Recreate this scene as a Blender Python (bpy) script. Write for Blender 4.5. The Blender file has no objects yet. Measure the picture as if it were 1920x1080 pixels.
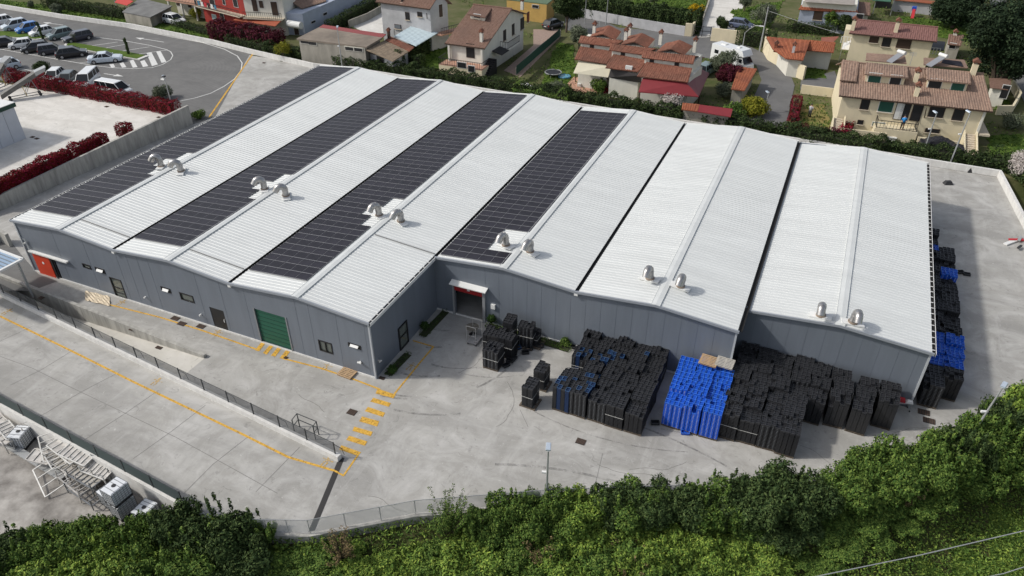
import bpy, math, random
import numpy as np
from mathutils import Vector, Matrix
R = math.radians
scn = bpy.context.scene
# ---------------- camera (a drone above the yard) ----------------
CAM = np.array([25.102, -32.859, 35.884])
YAW, PITCH, ROLL, FPX = -0.416942, 0.606059, -0.001022, 1406.5
def _basis():
    cy, sy = math.cos(YAW), math.sin(YAW)
    f0 = np.array([sy, cy, 0]); r0 = np.array([cy, -sy, 0]); z = np.array([0, 0, 1.])
    fw = math.cos(PITCH)*f0-math.sin(PITCH)*z; u0 = math.sin(PITCH)*f0+math.cos(PITCH)*z
    return fw, math.cos(ROLL)*r0+math.sin(ROLL)*u0, -math.sin(ROLL)*r0+math.cos(ROLL)*u0
FW, RT, UP = _basis()
cam = bpy.data.cameras.new('camera'); camo = bpy.data.objects.new('camera', cam); scn.collection.objects.link(camo)
M4 = Matrix.Identity(4)
for i in range(3):
    M4[i][0], M4[i][1], M4[i][2], M4[i][3] = RT[i], UP[i], -FW[i], CAM[i]
camo.matrix_world = M4
cam.sensor_width = 36; cam.lens = FPX/1920*36; cam.clip_start = .5; cam.clip_end = 3000
scn.camera = camo
# ---------------- daylight ----------------
SUN_AZ, SUN_EL = 25, 41          # direction the light travels (from +x towards +y), height of the sun
world = bpy.data.worlds.new('World'); scn.world = world; world.use_nodes = True
wn = world.node_tree; sky = wn.nodes.new('ShaderNodeTexSky'); sky.sky_type = 'NISHITA'; sky.sun_disc = False
sky.sun_elevation = R(SUN_EL); sky.sun_rotation = R(90-(SUN_AZ+180)); sky.air_density = 1.0; sky.dust_density = 2.5; sky.ozone_density = 1.0
bg = wn.nodes['Background']; hs_ = wn.nodes.new('ShaderNodeHueSaturation'); hs_.inputs['Saturation'].default_value = .5; wn.links.new(sky.outputs[0], hs_.inputs['Color']); wn.links.new(hs_.outputs[0], bg.inputs[0]); bg.inputs[1].default_value = 0.15
sl = bpy.data.lights.new('sun', 'SUN'); sl.energy = 2.7; sl.angle = R(3.0); sl.color = (1, .96, .89)
so = bpy.data.objects.new('sun', sl); scn.collection.objects.link(so)
ldir = Vector((math.cos(R(SUN_AZ))*math.cos(R(SUN_EL)), math.sin(R(SUN_AZ))*math.cos(R(SUN_EL)), -math.sin(R(SUN_EL))))
so.rotation_euler = ldir.to_track_quat('-Z', 'Y').to_euler(); so.location = (-60, -30, 80)
scn.view_settings.view_transform = 'Standard'; scn.view_settings.look = 'None'; scn.view_settings.exposure = 0.0
scn.view_settings.gamma = 1
rnd = random.Random(7)
def G(x, y, z=0.):
    """the place in the scene, on the level plane z, seen at photo position x, y"""
    d = FW*FPX+RT*(x-960)-UP*(y-540); return CAM+d*(z-CAM[2])/d[2]
def Gv(x, y, z=0.): return tuple(float(a) for a in G(x, y, z))
# ---------------- materials ----------------
MATS = {}
def mat(name, col, rough=.8, metal=0., noise=.0, nscale=3., bump=0., spec=.4, isl=0., col2=None, stretch=None, det=4, emis=None):
    if name in MATS: return MATS[name]
    m = bpy.data.materials.new(name); m.use_nodes = True; nt = m.node_tree; N = nt.nodes; L = nt.links
    b = N['Principled BSDF']; b.inputs['Roughness'].default_value = rough; b.inputs['Metallic'].default_value = metal
    b.inputs['Specular IOR Level'].default_value = spec
    c = (*col, 1); b.inputs['Base Color'].default_value = c
    src = None
    if noise or col2 or bump:
        tc = N.new('ShaderNodeTexCoord'); mp = N.new('ShaderNodeMapping'); L.new(tc.outputs['Object'], mp.inputs[0])
        if stretch: mp.inputs['Scale'].default_value = stretch
        nz = N.new('ShaderNodeTexNoise'); nz.inputs['Scale'].default_value = nscale; nz.inputs['Detail'].default_value = det
        nz.inputs['Roughness'].default_value = .65; L.new(mp.outputs[0], nz.inputs[0])
        mr = N.new('ShaderNodeMapRange'); L.new(nz.outputs[0], mr.inputs[0]); mr.inputs[1].default_value = .3; mr.inputs[2].default_value = .7
        mx = N.new('ShaderNodeMix'); mx.data_type = 'RGBA'; L.new(mr.outputs[0], mx.inputs[0])
        c2 = col2 if col2 else tuple(min(1, a*(1+noise)) for a in col)
        c1 = col if col2 else tuple(a*(1-noise) for a in col)
        mx.inputs[6].default_value = (*c1, 1); mx.inputs[7].default_value = (*c2, 1); src = mx.outputs[2]
        if bump:
            bp = N.new('ShaderNodeBump'); bp.inputs['Strength'].default_value = bump; bp.inputs['Distance'].default_value = .05
            L.new(nz.outputs[0], bp.inputs['Height']); L.new(bp.outputs[0], b.inputs['Normal'])
    if isl:
        gm = N.new('ShaderNodeNewGeometry'); hs = N.new('ShaderNodeHueSaturation')
        m1 = N.new('ShaderNodeMapRange'); L.new(gm.outputs['Random Per Island'], m1.inputs[0]); m1.inputs[3].default_value = 1-isl; m1.inputs[4].default_value = 1+isl
        L.new(m1.outputs[0], hs.inputs['Value'])
        m2 = N.new('ShaderNodeMapRange'); L.new(gm.outputs['Random Per Island'], m2.inputs[0]); m2.inputs[3].default_value = .53; m2.inputs[4].default_value = .475
        L.new(m2.outputs[0], hs.inputs['Hue'])
        if src: L.new(src, hs.inputs['Color'])
        else: hs.inputs['Color'].default_value = c
        src = hs.outputs[0]
    if src: L.new(src, b.inputs['Base Color'])
    MATS[name] = m; return m
def worn(m, lo=.35, hi=.5, sc=3.):
    'paint worn through in patches'
    nt = m.node_tree; N = nt.nodes; L = nt.links; b = N['Principled BSDF']; tc = N.new('ShaderNodeTexCoord'); n = N.new('ShaderNodeTexNoise'); n.inputs['Scale'].default_value = sc; n.inputs['Detail'].default_value = 10; n.inputs['Roughness'].default_value = .8; L.new(tc.outputs['Object'], n.inputs[0])
    r = N.new('ShaderNodeMapRange'); r.inputs[1].default_value = lo; r.inputs[2].default_value = hi; L.new(n.outputs[0], r.inputs[0]); L.new(r.outputs[0], b.inputs['Alpha']); return m
def leafmat(name, col, isl=.45, col2=None, ns=.5):
    m = mat(name, col, rough=.75, isl=isl, noise=.3, nscale=ns, col2=col2, spec=.12)
    return m
# ---------------- mesh builder ----------------
class MB:
    def __init__(s): s.v = []; s.f = []; s.m = []
    def add(s, vs, fs, m=0):
        o = len(s.v); s.v += [tuple(map(float, p)) for p in vs]; s.f += [tuple(i+o for i in f) for f in fs]; s.m += [m]*len(fs); return s
    def hexa(s, b, t, m=0):
        n = len(b); fs = [tuple(range(n))[::-1], tuple(range(n, 2*n))]+[(i, (i+1) % n, n+(i+1) % n, n+i) for i in range(n)]
        return s.add(list(b)+list(t), fs, m)
    def prism(s, poly, z0, z1, m=0):
        a = sum(poly[i][0]*poly[(i+1) % len(poly)][1]-poly[(i+1) % len(poly)][0]*poly[i][1] for i in range(len(poly)))
        if a < 0: poly = poly[::-1]
        return s.hexa([(p[0], p[1], z0) for p in poly], [(p[0], p[1], z1) for p in poly], m)
    def box(s, c, d, rz=0., m=0, tp=1.):
        x, y, z = d[0]/2, d[1]/2, d[2]/2; ca, sa = math.cos(rz), math.sin(rz)
        def q(px, py, pz): return (c[0]+px*ca-py*sa, c[1]+px*sa+py*ca, c[2]+pz)
        return s.hexa([q(-x, -y, -z), q(x, -y, -z), q(x, y, -z), q(-x, y, -z)], [q(-x*tp, -y*tp, z), q(x*tp, -y*tp, z), q(x*tp, y*tp, z), q(-x*tp, y*tp, z)], m)
    def bar(s, a, b, w=.05, h=None, m=0):
        "square bar from a to b"
        h = h or w; a = Vector(a); b = Vector(b); d = (b-a).normalized()
        u = Vector((0, 0, 1)).cross(d)
        u = u.normalized() if u.length > 1e-4 else Vector((1, 0, 0)); v = d.cross(u).normalized()
        P = [(-w/2, -h/2), (w/2, -h/2), (w/2, h/2), (-w/2, h/2)]
        return s.hexa([a+u*p+v*q for p, q in P], [b+u*p+v*q for p, q in P], m)
    def tube(s, path, r, n=8, m=0, cap=True):
        P = [Vector(p) for p in path]; rs = r if isinstance(r, (list, tuple)) else [r]*len(P); o = []; fs = []
        ref = None
        for i, p in enumerate(P):
            d = (P[min(i+1, len(P)-1)]-P[max(i-1, 0)]).normalized()
            if ref is None: ref = Vector((1, 0, 0)) if abs(d.x) < .8 else Vector((0, 1, 0))
            u = d.cross(ref).normalized(); v = d.cross(u)
            for k in range(n):
                a = 2*math.pi*k/n; o.append(p+(u*math.cos(a)+v*math.sin(a))*rs[i])
        for i in range(len(P)-1):
            for k in range(n): fs.append((i*n+k, i*n+(k+1) % n, (i+1)*n+(k+1) % n, (i+1)*n+k))
        if cap: fs += [tuple(range(n)), tuple(range((len(P)-1)*n, len(P)*n))[::-1]]
        return s.add(o, fs, m)
    def grid(s, a, b, c, d, nu, nv, m=0, fn=None):
        "bilinear patch a-b (u) , d-c; fn(u,v)->offset vec"
        a, b, c, d = map(Vector, (a, b, c, d)); vs = []
        for j in range(nv+1):
            for i in range(nu+1):
                u, v = i/nu, j/nv; p = a.lerp(b, u).lerp(d.lerp(c, u), v)
                if fn: p = p+fn(u, v, i, j)
                vs.append(p)
        return s.add(vs, [(j*(nu+1)+i, j*(nu+1)+i+1, (j+1)*(nu+1)+i+1, (j+1)*(nu+1)+i) for j in range(nv) for i in range(nu)], m)
    def build(s, name, mats, parent=None, org=(0, 0, 0), smooth=False, ng=False, **kw):
        me = bpy.data.meshes.new(name); o3 = Vector(org)
        me.from_pydata([tuple(Vector(p)-o3) for p in s.v], [], s.f)
        if not isinstance(mats, (list, tuple)): mats = [mats]
        for m in mats: me.materials.append(m)
        if len(mats) > 1: me.polygons.foreach_set('material_index', s.m)
        if not ng:
            import bmesh
            bm = bmesh.new(); bm.from_mesh(me); bmesh.ops.recalc_face_normals(bm, faces=bm.faces); bm.to_mesh(me); bm.free()
        if smooth: me.polygons.foreach_set('use_smooth', [True]*len(me.polygons))
        me.update(); return link(name, me, parent, org if parent is None else None, **kw)
def link(name, me, parent=None, loc=None, **kw):
    o = bpy.data.objects.new(name, me); scn.collection.objects.link(o)
    if parent: o.parent = parent
    if loc is not None: o.location = loc
    tag(o, **kw); return o
def tag(o, label=None, cat=None, group=None, kind=None):
    if label: o['label'] = label
    if cat: o['category'] = cat
    if group: o['group'] = group
    if kind: o['kind'] = kind
    return o
def empty(name, loc, rz=0., **kw):
    o = bpy.data.objects.new(name, None); scn.collection.objects.link(o); o.location = loc; o.rotation_euler = (0, 0, rz); o.empty_display_size = .3
    tag(o, **kw); return o
def copy_tree(o, parent=None, loc=None, rz=None, label=None):
    c = o.copy(); scn.collection.objects.link(c); c.parent = parent
    if loc is not None: c.location = loc
    if rz is not None: c.rotation_euler = (0, 0, rz)
    if label: c['label'] = label
    for ch in list(o.children): copy_tree(ch, c)
    return c
def struct(name, mb, m, **kw): return mb.build(name, m, kind='structure', **kw)
def inpoly(x, y, P):
    c = False; j = len(P)-1
    for i in range(len(P)):
        if (P[i][1] > y) != (P[j][1] > y) and x < (P[j][0]-P[i][0])*(y-P[i][1])/(P[j][1]-P[i][1])+P[i][0]: c = not c
        j = i
    return c
# ---------------- ground, yards, roads ----------------
def concrete_mat(name, base, dark, light, joint=None):
    m = bpy.data.materials.new(name); m.use_nodes = True; nt = m.node_tree; N = nt.nodes; L = nt.links; b = N['Principled BSDF']
    b.inputs['Roughness'].default_value = .8; b.inputs['Specular IOR Level'].default_value = .25
    tc = N.new('ShaderNodeTexCoord')
    def noise(scale, det, sc=(1, 1, 1), dist=0., rot=0., lo=.35, hi=.65):
        mp = N.new('ShaderNodeMapping'); mp.inputs['Scale'].default_value = sc; mp.inputs['Rotation'].default_value = (0, 0, rot); L.new(tc.outputs['Object'], mp.inputs[0])
        n = N.new('ShaderNodeTexNoise'); n.inputs['Scale'].default_value = scale; n.inputs['Detail'].default_value = det; n.inputs['Roughness'].default_value = .7; n.inputs['Distortion'].default_value = dist
        L.new(mp.outputs[0], n.inputs[0]); r = N.new('ShaderNodeMapRange'); r.inputs[1].default_value = lo; r.inputs[2].default_value = hi; L.new(n.outputs[0], r.inputs[0]); return r.outputs[0]
    def mix(fac, a, c, k=1.):
        x = N.new('ShaderNodeMix'); x.data_type = 'RGBA'
        if k != 1.:
            q = N.new('ShaderNodeMath'); q.operation = 'MULTIPLY'; L.new(fac, q.inputs[0]); q.inputs[1].default_value = k; fac = q.outputs[0]
        L.new(fac, x.inputs[0])
        for s, i in ((a, 6), (c, 7)):
            if isinstance(s, tuple): x.inputs[i].default_value = (*s, 1)
            else: L.new(s, x.inputs[i])
        return x.outputs[2]
    c = mix(noise(.09, 6, dist=.8), base, dark, .75)
    c = mix(noise(.35, 8, dist=1.2, lo=.42, hi=.66), c, light, .6)
    c = mix(noise(.22, 9, sc=(.35, 1.6, 1), rot=-.45, dist=.6, lo=.46, hi=.68), c, dark, .8)      # tyre wiped streaks
    c = mix(noise(.5, 10, sc=(1.5, .2, 1), rot=.9, dist=.3, lo=.55, hi=.75), c, light, .5)
    c = mix(noise(1.3, 10, dist=1.6, lo=.58, hi=.70), c, tuple(a*.6 for a in dark), .7)           # small stains
    c = mix(noise(2.0, 6, dist=2.5, lo=.63, hi=.70), c, tuple(min(1, a*1.25) for a in light), .6)
    c = mix(noise(14, 4, lo=.3, hi=.7), c, tuple(a*1.12 for a in base), .25)
    L.new(c, b.inputs['Base Color'])
    bp = N.new('ShaderNodeBump'); bp.inputs['Strength'].default_value = .15; bp.inputs['Distance'].default_value = .02
    n = N.new('ShaderNodeTexNoise'); n.inputs['Scale'].default_value = 9; L.new(tc.outputs['Object'], n.inputs[0]); L.new(n.outputs[0], bp.inputs['Height']); L.new(bp.outputs[0], b.inputs['Normal'])
    MATS[name] = m; return m
m_yard = concrete_mat('yard_concrete', (.375, .364, .338), (.25, .244, .23), (.56, .55, .53))
m_pale_sunlit = concrete_mat('pale_sunlit_concrete', (.66, .635, .59), (.44, .42, .38), (.76, .74, .70))  # whitened so the upper yard carries its stronger sunlight; lane and court share it
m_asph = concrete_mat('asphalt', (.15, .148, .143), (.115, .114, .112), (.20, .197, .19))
m_road = concrete_mat('road_asphalt', (.15, .148, .145), (.11, .11, .11), (.19, .188, .185))
m_ramp = concrete_mat('ramp_concrete', (.52, .50, .45), (.38, .365, .33), (.62, .60, .56))
m_junk = mat('worn_concrete', (.50, .475, .44), col2=(.10, .09, .08), nscale=.45, det=14, rough=.9, bump=.3)
m_wall = mat('retaining_concrete', (.36, .35, .32), noise=.3, nscale=1.2, stretch=(2, 2, .25), bump=.2)
m_wallw = mat('white_concrete', (.62, .61, .585), noise=.12, nscale=2, stretch=(1, 1, .4))
m_grass = mat('grass', (.05, .095, .016), rough=.9, col2=(.105, .155, .028), nscale=.6, det=8, bump=.5, spec=.1)
m_earth = mat('garden_ground', (.065, .085, .026), rough=.95, col2=(.14, .13, .07), nscale=.3, det=9, bump=.4, spec=.1)
m_bank = mat('bank_ground', (.035, .05, .012), rough=.95, col2=(.09, .085, .04), nscale=.6, det=8, bump=.6, spec=.1)
m_dark = mat('dark_metal', (.03, .03, .032), rough=.5)
m_yel = mat('yellow_paint', (.62, .36, .055), noise=.22, nscale=6, rough=.8)
m_whp = worn(mat('white_paint', (.62, .62, .60), noise=.18, nscale=5, rough=.8), .25, .42, 2.5); worn(m_yel, .34, .50, 4)
m_yel2 = worn(mat('faded_yellow', (.66, .42, .10), rough=.85), .46, .62, 7)
def rings(m, cx, cy, sc, k, col):
    nt = m.node_tree; N = nt.nodes; L = nt.links; b = N['Principled BSDF']; src = b.inputs['Base Color'].links[0].from_socket; tc = N.new('ShaderNodeTexCoord'); mp = N.new('ShaderNodeMapping'); mp.inputs['Location'].default_value = (-cx, -cy, 0); mp.inputs['Scale'].default_value = (1, 1, 0); L.new(tc.outputs['Object'], mp.inputs[0])
    w = N.new('ShaderNodeTexWave'); w.wave_type = 'RINGS'; w.rings_direction = 'SPHERICAL'; w.inputs['Scale'].default_value = sc; w.inputs['Distortion'].default_value = 2.5; w.inputs['Detail'].default_value = 4; w.inputs['Detail Scale'].default_value = .6; L.new(mp.outputs[0], w.inputs[0])
    n = N.new('ShaderNodeTexNoise'); n.inputs['Scale'].default_value = .16; n.inputs['Detail'].default_value = 5; L.new(tc.outputs['Object'], n.inputs[0]); r = N.new('ShaderNodeMapRange'); r.inputs[1].default_value = .45; r.inputs[2].default_value = .7; r.inputs[4].default_value = k; L.new(n.outputs[0], r.inputs[0])
    u = N.new('ShaderNodeMath'); u.operation = 'MULTIPLY'; L.new(w.outputs['Fac'], u.inputs[0]); L.new(r.outputs[0], u.inputs[1]); x = N.new('ShaderNodeMix'); x.data_type = 'RGBA'; L.new(u.outputs[0], x.inputs[0]); L.new(src, x.inputs[6]); x.inputs[7].default_value = (*col, 1); L.new(x.outputs[2], b.inputs['Base Color'])
rings(m_asph, -63, 45, .55, .45, (.23, .225, .22)); 
m_joint = mat('joint_dark', (.20, .195, .185), rough=.9)
def lerp2(a, b, x):
    return a[1]+(b[1]-a[1])*(x-a[0])/(b[0]-a[0])
def Wy(x): return lerp2((-29.1, -2.1), (-13.02, -2.94), x)
def Fy(x): return lerp2((-34.68, -3.31), (1.92, -7.2), x)
def Ny(x): return lerp2((-22.5, -12.42), (-4.6, -13.96), x)
EDGE = [(-4.6, -13.96), (.2, -14.1), (3.6, -12.7), (8.4, -9.07), (15.2, -5.2), (22.5, -1.6), (30.2, 2.3), (35.3, 8.6), (38.7, 12.6), (42.2, 17.0), (44.6, 24), (45.2, 34), (44.6, 41.8), (43.1, 54.3)]
def edged(x, y):
    "distance to the outer edge of the yard"
    best = 1e9
    for (ax, ay), (bx, by) in zip(EDGE, EDGE[1:]):
        t = max(0, min(1, ((x-ax)*(bx-ax)+(y-ay)*(by-ay))/((bx-ax)**2+(by-ay)**2))); best = min(best, math.hypot(x-ax-t*(bx-ax), y-ay-t*(by-ay)))
    return best
yardP = [(-50, Wy(-50)), (-13.0, -2.94), (-13.0, Fy(-13)), (-50, Fy(-50)), (-50, Ny(-50))]+EDGE+[(-57.8, 55.3), (-45.2, 33.7), (-46.2, 31), (-47.7, 6.35), (-50.8, -1)]
def skirted(name, poly, z, m, depth=3.2, **kw):
    b = MB(); b.prism(poly, z-depth, z); return struct(name, b, m, **kw)
skirted('yard', yardP, 0., m_yard)
ramp = MB(); xs = [-80, -60, -40, -13.0]
def rz_(x): return min(0., (x+13.0)*.085)
ramp.hexa([(-50, Fy(-50), -6), (-13.0, Fy(-13), -.8), (-13.0, Wy(-13), -.8), (-50, Wy(-50), -6)], [(-50, Fy(-50), rz_(-50)), (-13.0, Fy(-13), -.004), (-13.0, Wy(-13), -.004), (-50, Wy(-50), rz_(-50))])
struct('ramp', ramp, m_ramp)
lotP = [(-57.6, 57.2), (-57.6, 55.2), (-44.95, 33.6), (-45.9, 31.0), (-49, 31.8), (-90, 32.5), (-150, 34), (-150, 57)]+[Gv(*q)[:2] for q in [(0, 12), (120, 32), (250, 50), (400, 80)]]
skirted('parking_lot', lotP, .004, m_asph, 2.5)
UY = 1.1
uy = [(-46.2, 31.0), (-47.7, 6.35), (-51, -3), (-60, -20), (-120, -20), (-120, 30)]+[Gv(0, 163, UY)[:2], Gv(85, 183, UY)[:2], Gv(200, 206, UY)[:2], Gv(300, 222, UY)[:2]]
uy = [(-46.25, 31.0), (-47.75, 6.35), (-51.1, -3), (-60, -20), (-120, -20), Gv(-250, 110, UY)[:2], Gv(85, 170, UY)[:2], Gv(335, 203, UY)[:2]]
skirted('upper_yard', uy, UY, m_pale_sunlit, 3)
junk = [(-80, Ny(-80)-.25), (-4.6, -14.2), (.2, -14.4), (.2, -30), (-80, -30)]
JZ = -1.5
skirted('lower_yard', junk, JZ, m_junk, 3)
roadP = [Gv(*q)[:2] for q in [(1115, 30), (1160, 52), (1270, 60), (1400, 84), (1448, 108), (1478, 130), (1490, 160), (1478, 215), (1470, 250), (1395, 250), (1405, 200), (1428, 150), (1418, 122), (1320, 108), (1240, 90), (1120, 72), (1060, 55), (1060, 20)]]
b = MB(); b.prism(roadP, -.5, .006); struct('road', b, m_road)
b = MB(); b.prism([Gv(*q)[:2] for q in [(1322, -60), (1412, -60), (1398, 0), (1372, 70), (1310, 70), (1331, 0)]], -.5, .012); struct('lane', b, m_pale_sunlit)
b = MB(); b.prism([Gv(*q)[:2] for q in [(1850, -40), (1990, -40), (1960, 200), (1925, 200), (1880, 110), (1862, 40)]], -.5, .006); struct('side_road', b, m_road)
b = MB(); b.prism([Gv(*q)[:2] for q in [(1502, 150), (1565, 133), (1580, 175), (1500, 168)]], -.5, .01); struct('driveway', b, m_road)
b = MB(); b.prism([Gv(*q)[:2] for q in [(1000, 55), (1052, 55), (1050, 70), (975, 145), (945, 132), (1000, 85)]], -.5, .01); struct('paved_driveway', b, mat('tile_paving', (.30, .22, .18), noise=.2, nscale=3))
b = MB(); b.prism([Gv(*q)[:2] for q in [(660, 50), (715, 10), (735, 50), (735, 62), (690, 62)]], -.5, .01); struct('paved_court', b, m_pale_sunlit)
# terrain sheet with the bank falling away in front
def hill(x, y):
    if inpoly(x, y, yardP): return -4.6 if (x < 0 and y < 6) else -.7
    if y > 54.6 or x < -50: return -.06
    if x < .5 and y < -8: return -4.6
    if x < -44: return -.3 if y > 5 else -4.6
    d = edged(x, y); bump = .35*math.sin(x*.61+y*.37)*math.sin(y*.53-x*.31)
    fl = max(0, min(1, (y-14)/30))
    return -.22-min(2.9-2.4*fl, d*.46)+bump*min(1, d/3)
b = MB(); X = [-700, -400, -200, -150, -100]+[-80+2*i for i in range(96)]+[150, 250, 400, 700]; Y = [-300, -120, -80]+[-60+2*i for i in range(57)]+[54.7, 56]+[60+4*i for i in range(20)]+[180, 260, 400, 700, 1200]
b.add([(x, y, hill(x, y)) for y in Y for x in X], [(j*len(X)+i, j*len(X)+i+1, (j+1)*len(X)+i+1, (j+1)*len(X)+i) for j in range(len(Y)-1) for i in range(len(X)-1)])
b.v = [(x, y, z) for x, y, z in b.v]
# green where it is garden, dark where it is bank
for k, f in enumerate(b.f):
    cx = sum(b.v[i][0] for i in f)/4; cy = sum(b.v[i][1] for i in f)/4
    dd = edged(cx, cy) if cx > -10 and cy < 60 else 99
    b.m[k] = 2 if (cx > 22 and cy < 54 and dd > 5.2) or (cy < 54 and cx > 46) else 1 if (cy < 54 and cx < 46) else 0
struct('ground', b, [m_earth, m_bank, m_grass], smooth=True, ng=True)
LAWNS = []
def lawn(name, px, z=.02, m=None):
    q = random.Random(int(px[0][0])); P = [np.array(Gv(*p)[:2]) for p in px]; o = []
    for a, c in zip(P, P[1:]+P[:1]):
        n = max(2, int(np.linalg.norm(c-a)/.7))
        for k in range(n): o.append(tuple(a+(c-a)*k/n+np.array([q.uniform(-.28, .28), q.uniform(-.28, .28)])))
    b = MB(); b.prism(o, -.3, z); LAWNS.append((o, z)); return struct(name, b, m or m_grass)
lawn('lawn', [(765, 95), (800, 100), (850, 80), (850, 130), (790, 130), (755, 120)])
lawn('lawn', [(1045, 80), (1075, 85), (1080, 130), (1075, 185), (1010, 175), (1030, 120)])
lawn('lawn', [(1130, 0), (1325, 0), (1322, 20), (1310, 35), (1260, 38), (1100, 10)])
lawn('lawn', [(1500, 195), (1545, 197), (1560, 240), (1500, 240)], m=mat('dry_lawn', (.13, .15, .035), col2=(.22, .16, .06), nscale=.4, rough=.9))
lawn('lawn', [(1505, 128), (1545, 130), (1548, 146), (1510, 148)])
lawn('lawn', [(1690, 30), (1830, 45), (1900, 60), (1900, 90), (1700, 60)])
lawn('lawn', [(1850, 255), (1910, 250), (1960, 300), (1860, 300)])
lawn('lawn', [(1862, 180), (1885, 182), (1900, 205), (1865, 205)])
lawn('lawn', [(1370, 20), (1470, 0), (1440, 60), (1385, 50)], m=m_grass)
lawn('lawn', [(-10, -2), (120, 14), (245, 33), (400, 66), (490, 92), (400, 80), (250, 50), (120, 32), (-10, 11)], .03)
# markings
def quadpx(b, pts, z=.008, th=.004):
    b.prism([Gv(*q)[:2] for q in pts], z-.003, z+th)
def linepx(b, pts, w, z=.009):
    P = [Vector(Gv(*q)) for q in pts]
    for a, c in zip(P, P[1:]):
        d = (c-a).normalized(); n = Vector((-d.y, d.x, 0))*w/2; a2 = a-d*w*.25; c2 = c+d*w*.25
        b.prism([(a2+n)[:2], (c2+n)[:2], (c2-n)[:2], (a2-n)[:2]], z-.003, z)
        z += .0004
b = MB()
linepx(b, [(0, 593), (60, 622), (150, 666), (250, 716), (350, 764), (450, 812), (540, 857), (628, 883)], .16)
linepx(b, [(204, 571), (300, 595), (380, 620), (484, 656)], .14)
linepx(b, [(530, 672), (600, 690), (660, 710), (712, 730)], .14, .012)
linepx(b, [(740, 738), (790, 677), (813, 650)], .13, .012); linepx(b, [(812, 650), (775, 639)], .13, .015)
linepx(b, [(675, 848), (644, 892)], .12, .012); linepx(b, [(644, 892), (626, 882)], .12, .015)
for q in [[(708, 729), (742, 740), (738, 747), (704, 738)], [(700, 746), (733, 756), (729, 763), (694, 753)], [(690, 763), (722, 774), (718, 782), (684, 771)], [(679, 781), (711, 790), (707, 800), (673, 790)],
          [(664, 800), (699, 810), (695, 818), (661, 808)], [(655, 817), (689, 828), (684, 836), (649, 825)], [(640, 835), (676, 848), (671, 855), (636, 843)],
          [(490, 642), (498, 643), (486, 659), (478, 657)], [(505, 648), (513, 649), (500, 665), (493, 662)], [(520, 652), (528, 653), (516, 669), (508, 667)], [(536, 657), (544, 659), (534, 673), (524, 672)]]:
    quadpx(b, q, .012)
struct('yard_marking', b, m_yel); b = MB()
def splat(b, x, y, s=1.):
    "faded walking figure and arrow sprayed beside the line"
    p = Vector(Gv(x, y)); z = .010
    def q(u, v, w, h, k): c = p+Vector((u, v, 0))*s; b.prism([(c.x-w*s, c.y-h*s), (c.x+w*s, c.y-h*s), (c.x+w*s, c.y+h*s), (c.x-w*s, c.y+h*s)], z+k*.0012, z+k*.0012+.001)
    q(0, .38, .09, .09, 0); q(0, .1, .1, .18, 1); q(-.12, -.28, .06, .2, 2); q(.14, -.25, .06, .2, 3); q(.28, .12, .2, .045, 4); q(-.25, .15, .12, .045, 5)
for q in [(14, 584), (227, 568), (407, 624), (293, 716), (612, 865), (612, 687), (770, 687)]: splat(b, *q, s=.95)
struct('walkway_symbol', b, m_yel2)
b = MB()  # joints of the concrete slabs
for pts in [[(60, 612), (0, 640)], [(140, 655), (78, 693), (20, 722)], [(225, 697), (152, 735), (85, 775), (0, 815)], [(297, 732), (235, 775), (150, 830)], [(385, 760), (320, 810), (250, 860)], [(470, 815), (400, 870), (345, 925)], [(562, 838), (480, 922)],
            [(0, 668), (60, 690), (120, 720), (235, 775), (330, 820), (430, 875), (520, 925)], [(700, 640), (660, 560)]][:-1]:
    linepx(b, pts, .035, .006)
linepx(b, [(1130, 850), (1112, 925)], .03, .006); linepx(b, [(975, 768), (990, 800)], .03, .006)
struct('slab_joint', b, m_joint)
m_tyrem = worn(mat('tyre_mark', (.235, .23, .22), rough=.9), .42, .75, 1.2); m_crack = mat('crack', (.13, .125, .115), rough=.9)
b = MB(); q_ = random.Random(4)
def arc(b, cx, cy, r, a0, a1, w, z):
    n = 22; P = [(cx+r*math.cos(R(a0+(a1-a0)*k/n)), cy+r*math.sin(R(a0+(a1-a0)*k/n)), cx+(r+w)*math.cos(R(a0+(a1-a0)*k/n)), cy+(r+w)*math.sin(R(a0+(a1-a0)*k/n))) for k in range(n+1)]
    vs = [v for (a, c, d, e) in P for v in ((a, c, z), (d, e, z))]; b.add(vs, [(2*k, 2*k+1, 2*k+3, 2*k+2) for k in range(n)])
for k in range(46):
    t = q_.random()
    if t < .35: c = (q_.uniform(-1, 5), q_.uniform(6, 10)); r = q_.uniform(2, 9); a0 = q_.uniform(-95, -20)
    elif t < .7: c = (q_.uniform(12, 30), q_.uniform(18, 30)); r = q_.uniform(17, 27); a0 = q_.uniform(-115, -50)
    else: c = (q_.uniform(2, 20), q_.uniform(-32, -20)); r = q_.uniform(15, 26); a0 = q_.uniform(60, 110)
    a1 = a0+q_.uniform(12, 45)
    pts = [(c[0]+(r+.1)*math.cos(R(a0+(a1-a0)*f)), c[1]+(r+.1)*math.sin(R(a0+(a1-a0)*f))) for f in (0, .25, .5, .75, 1)]
    if all(inpoly(x, y, yardP) and edged(x, y) > .6 for x, y in pts) and not any((0 < x < 35 and y > 9) or (x < 0 and y > -.2) or (x < 2.2 and y < -2.2) for x, y in pts): arc(b, c[0], c[1], r, a0, a1, q_.uniform(.08, .2), .0055+.0001*k)
struct('tyre_marks', b, m_tyrem, ng=True); b = MB()
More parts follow.
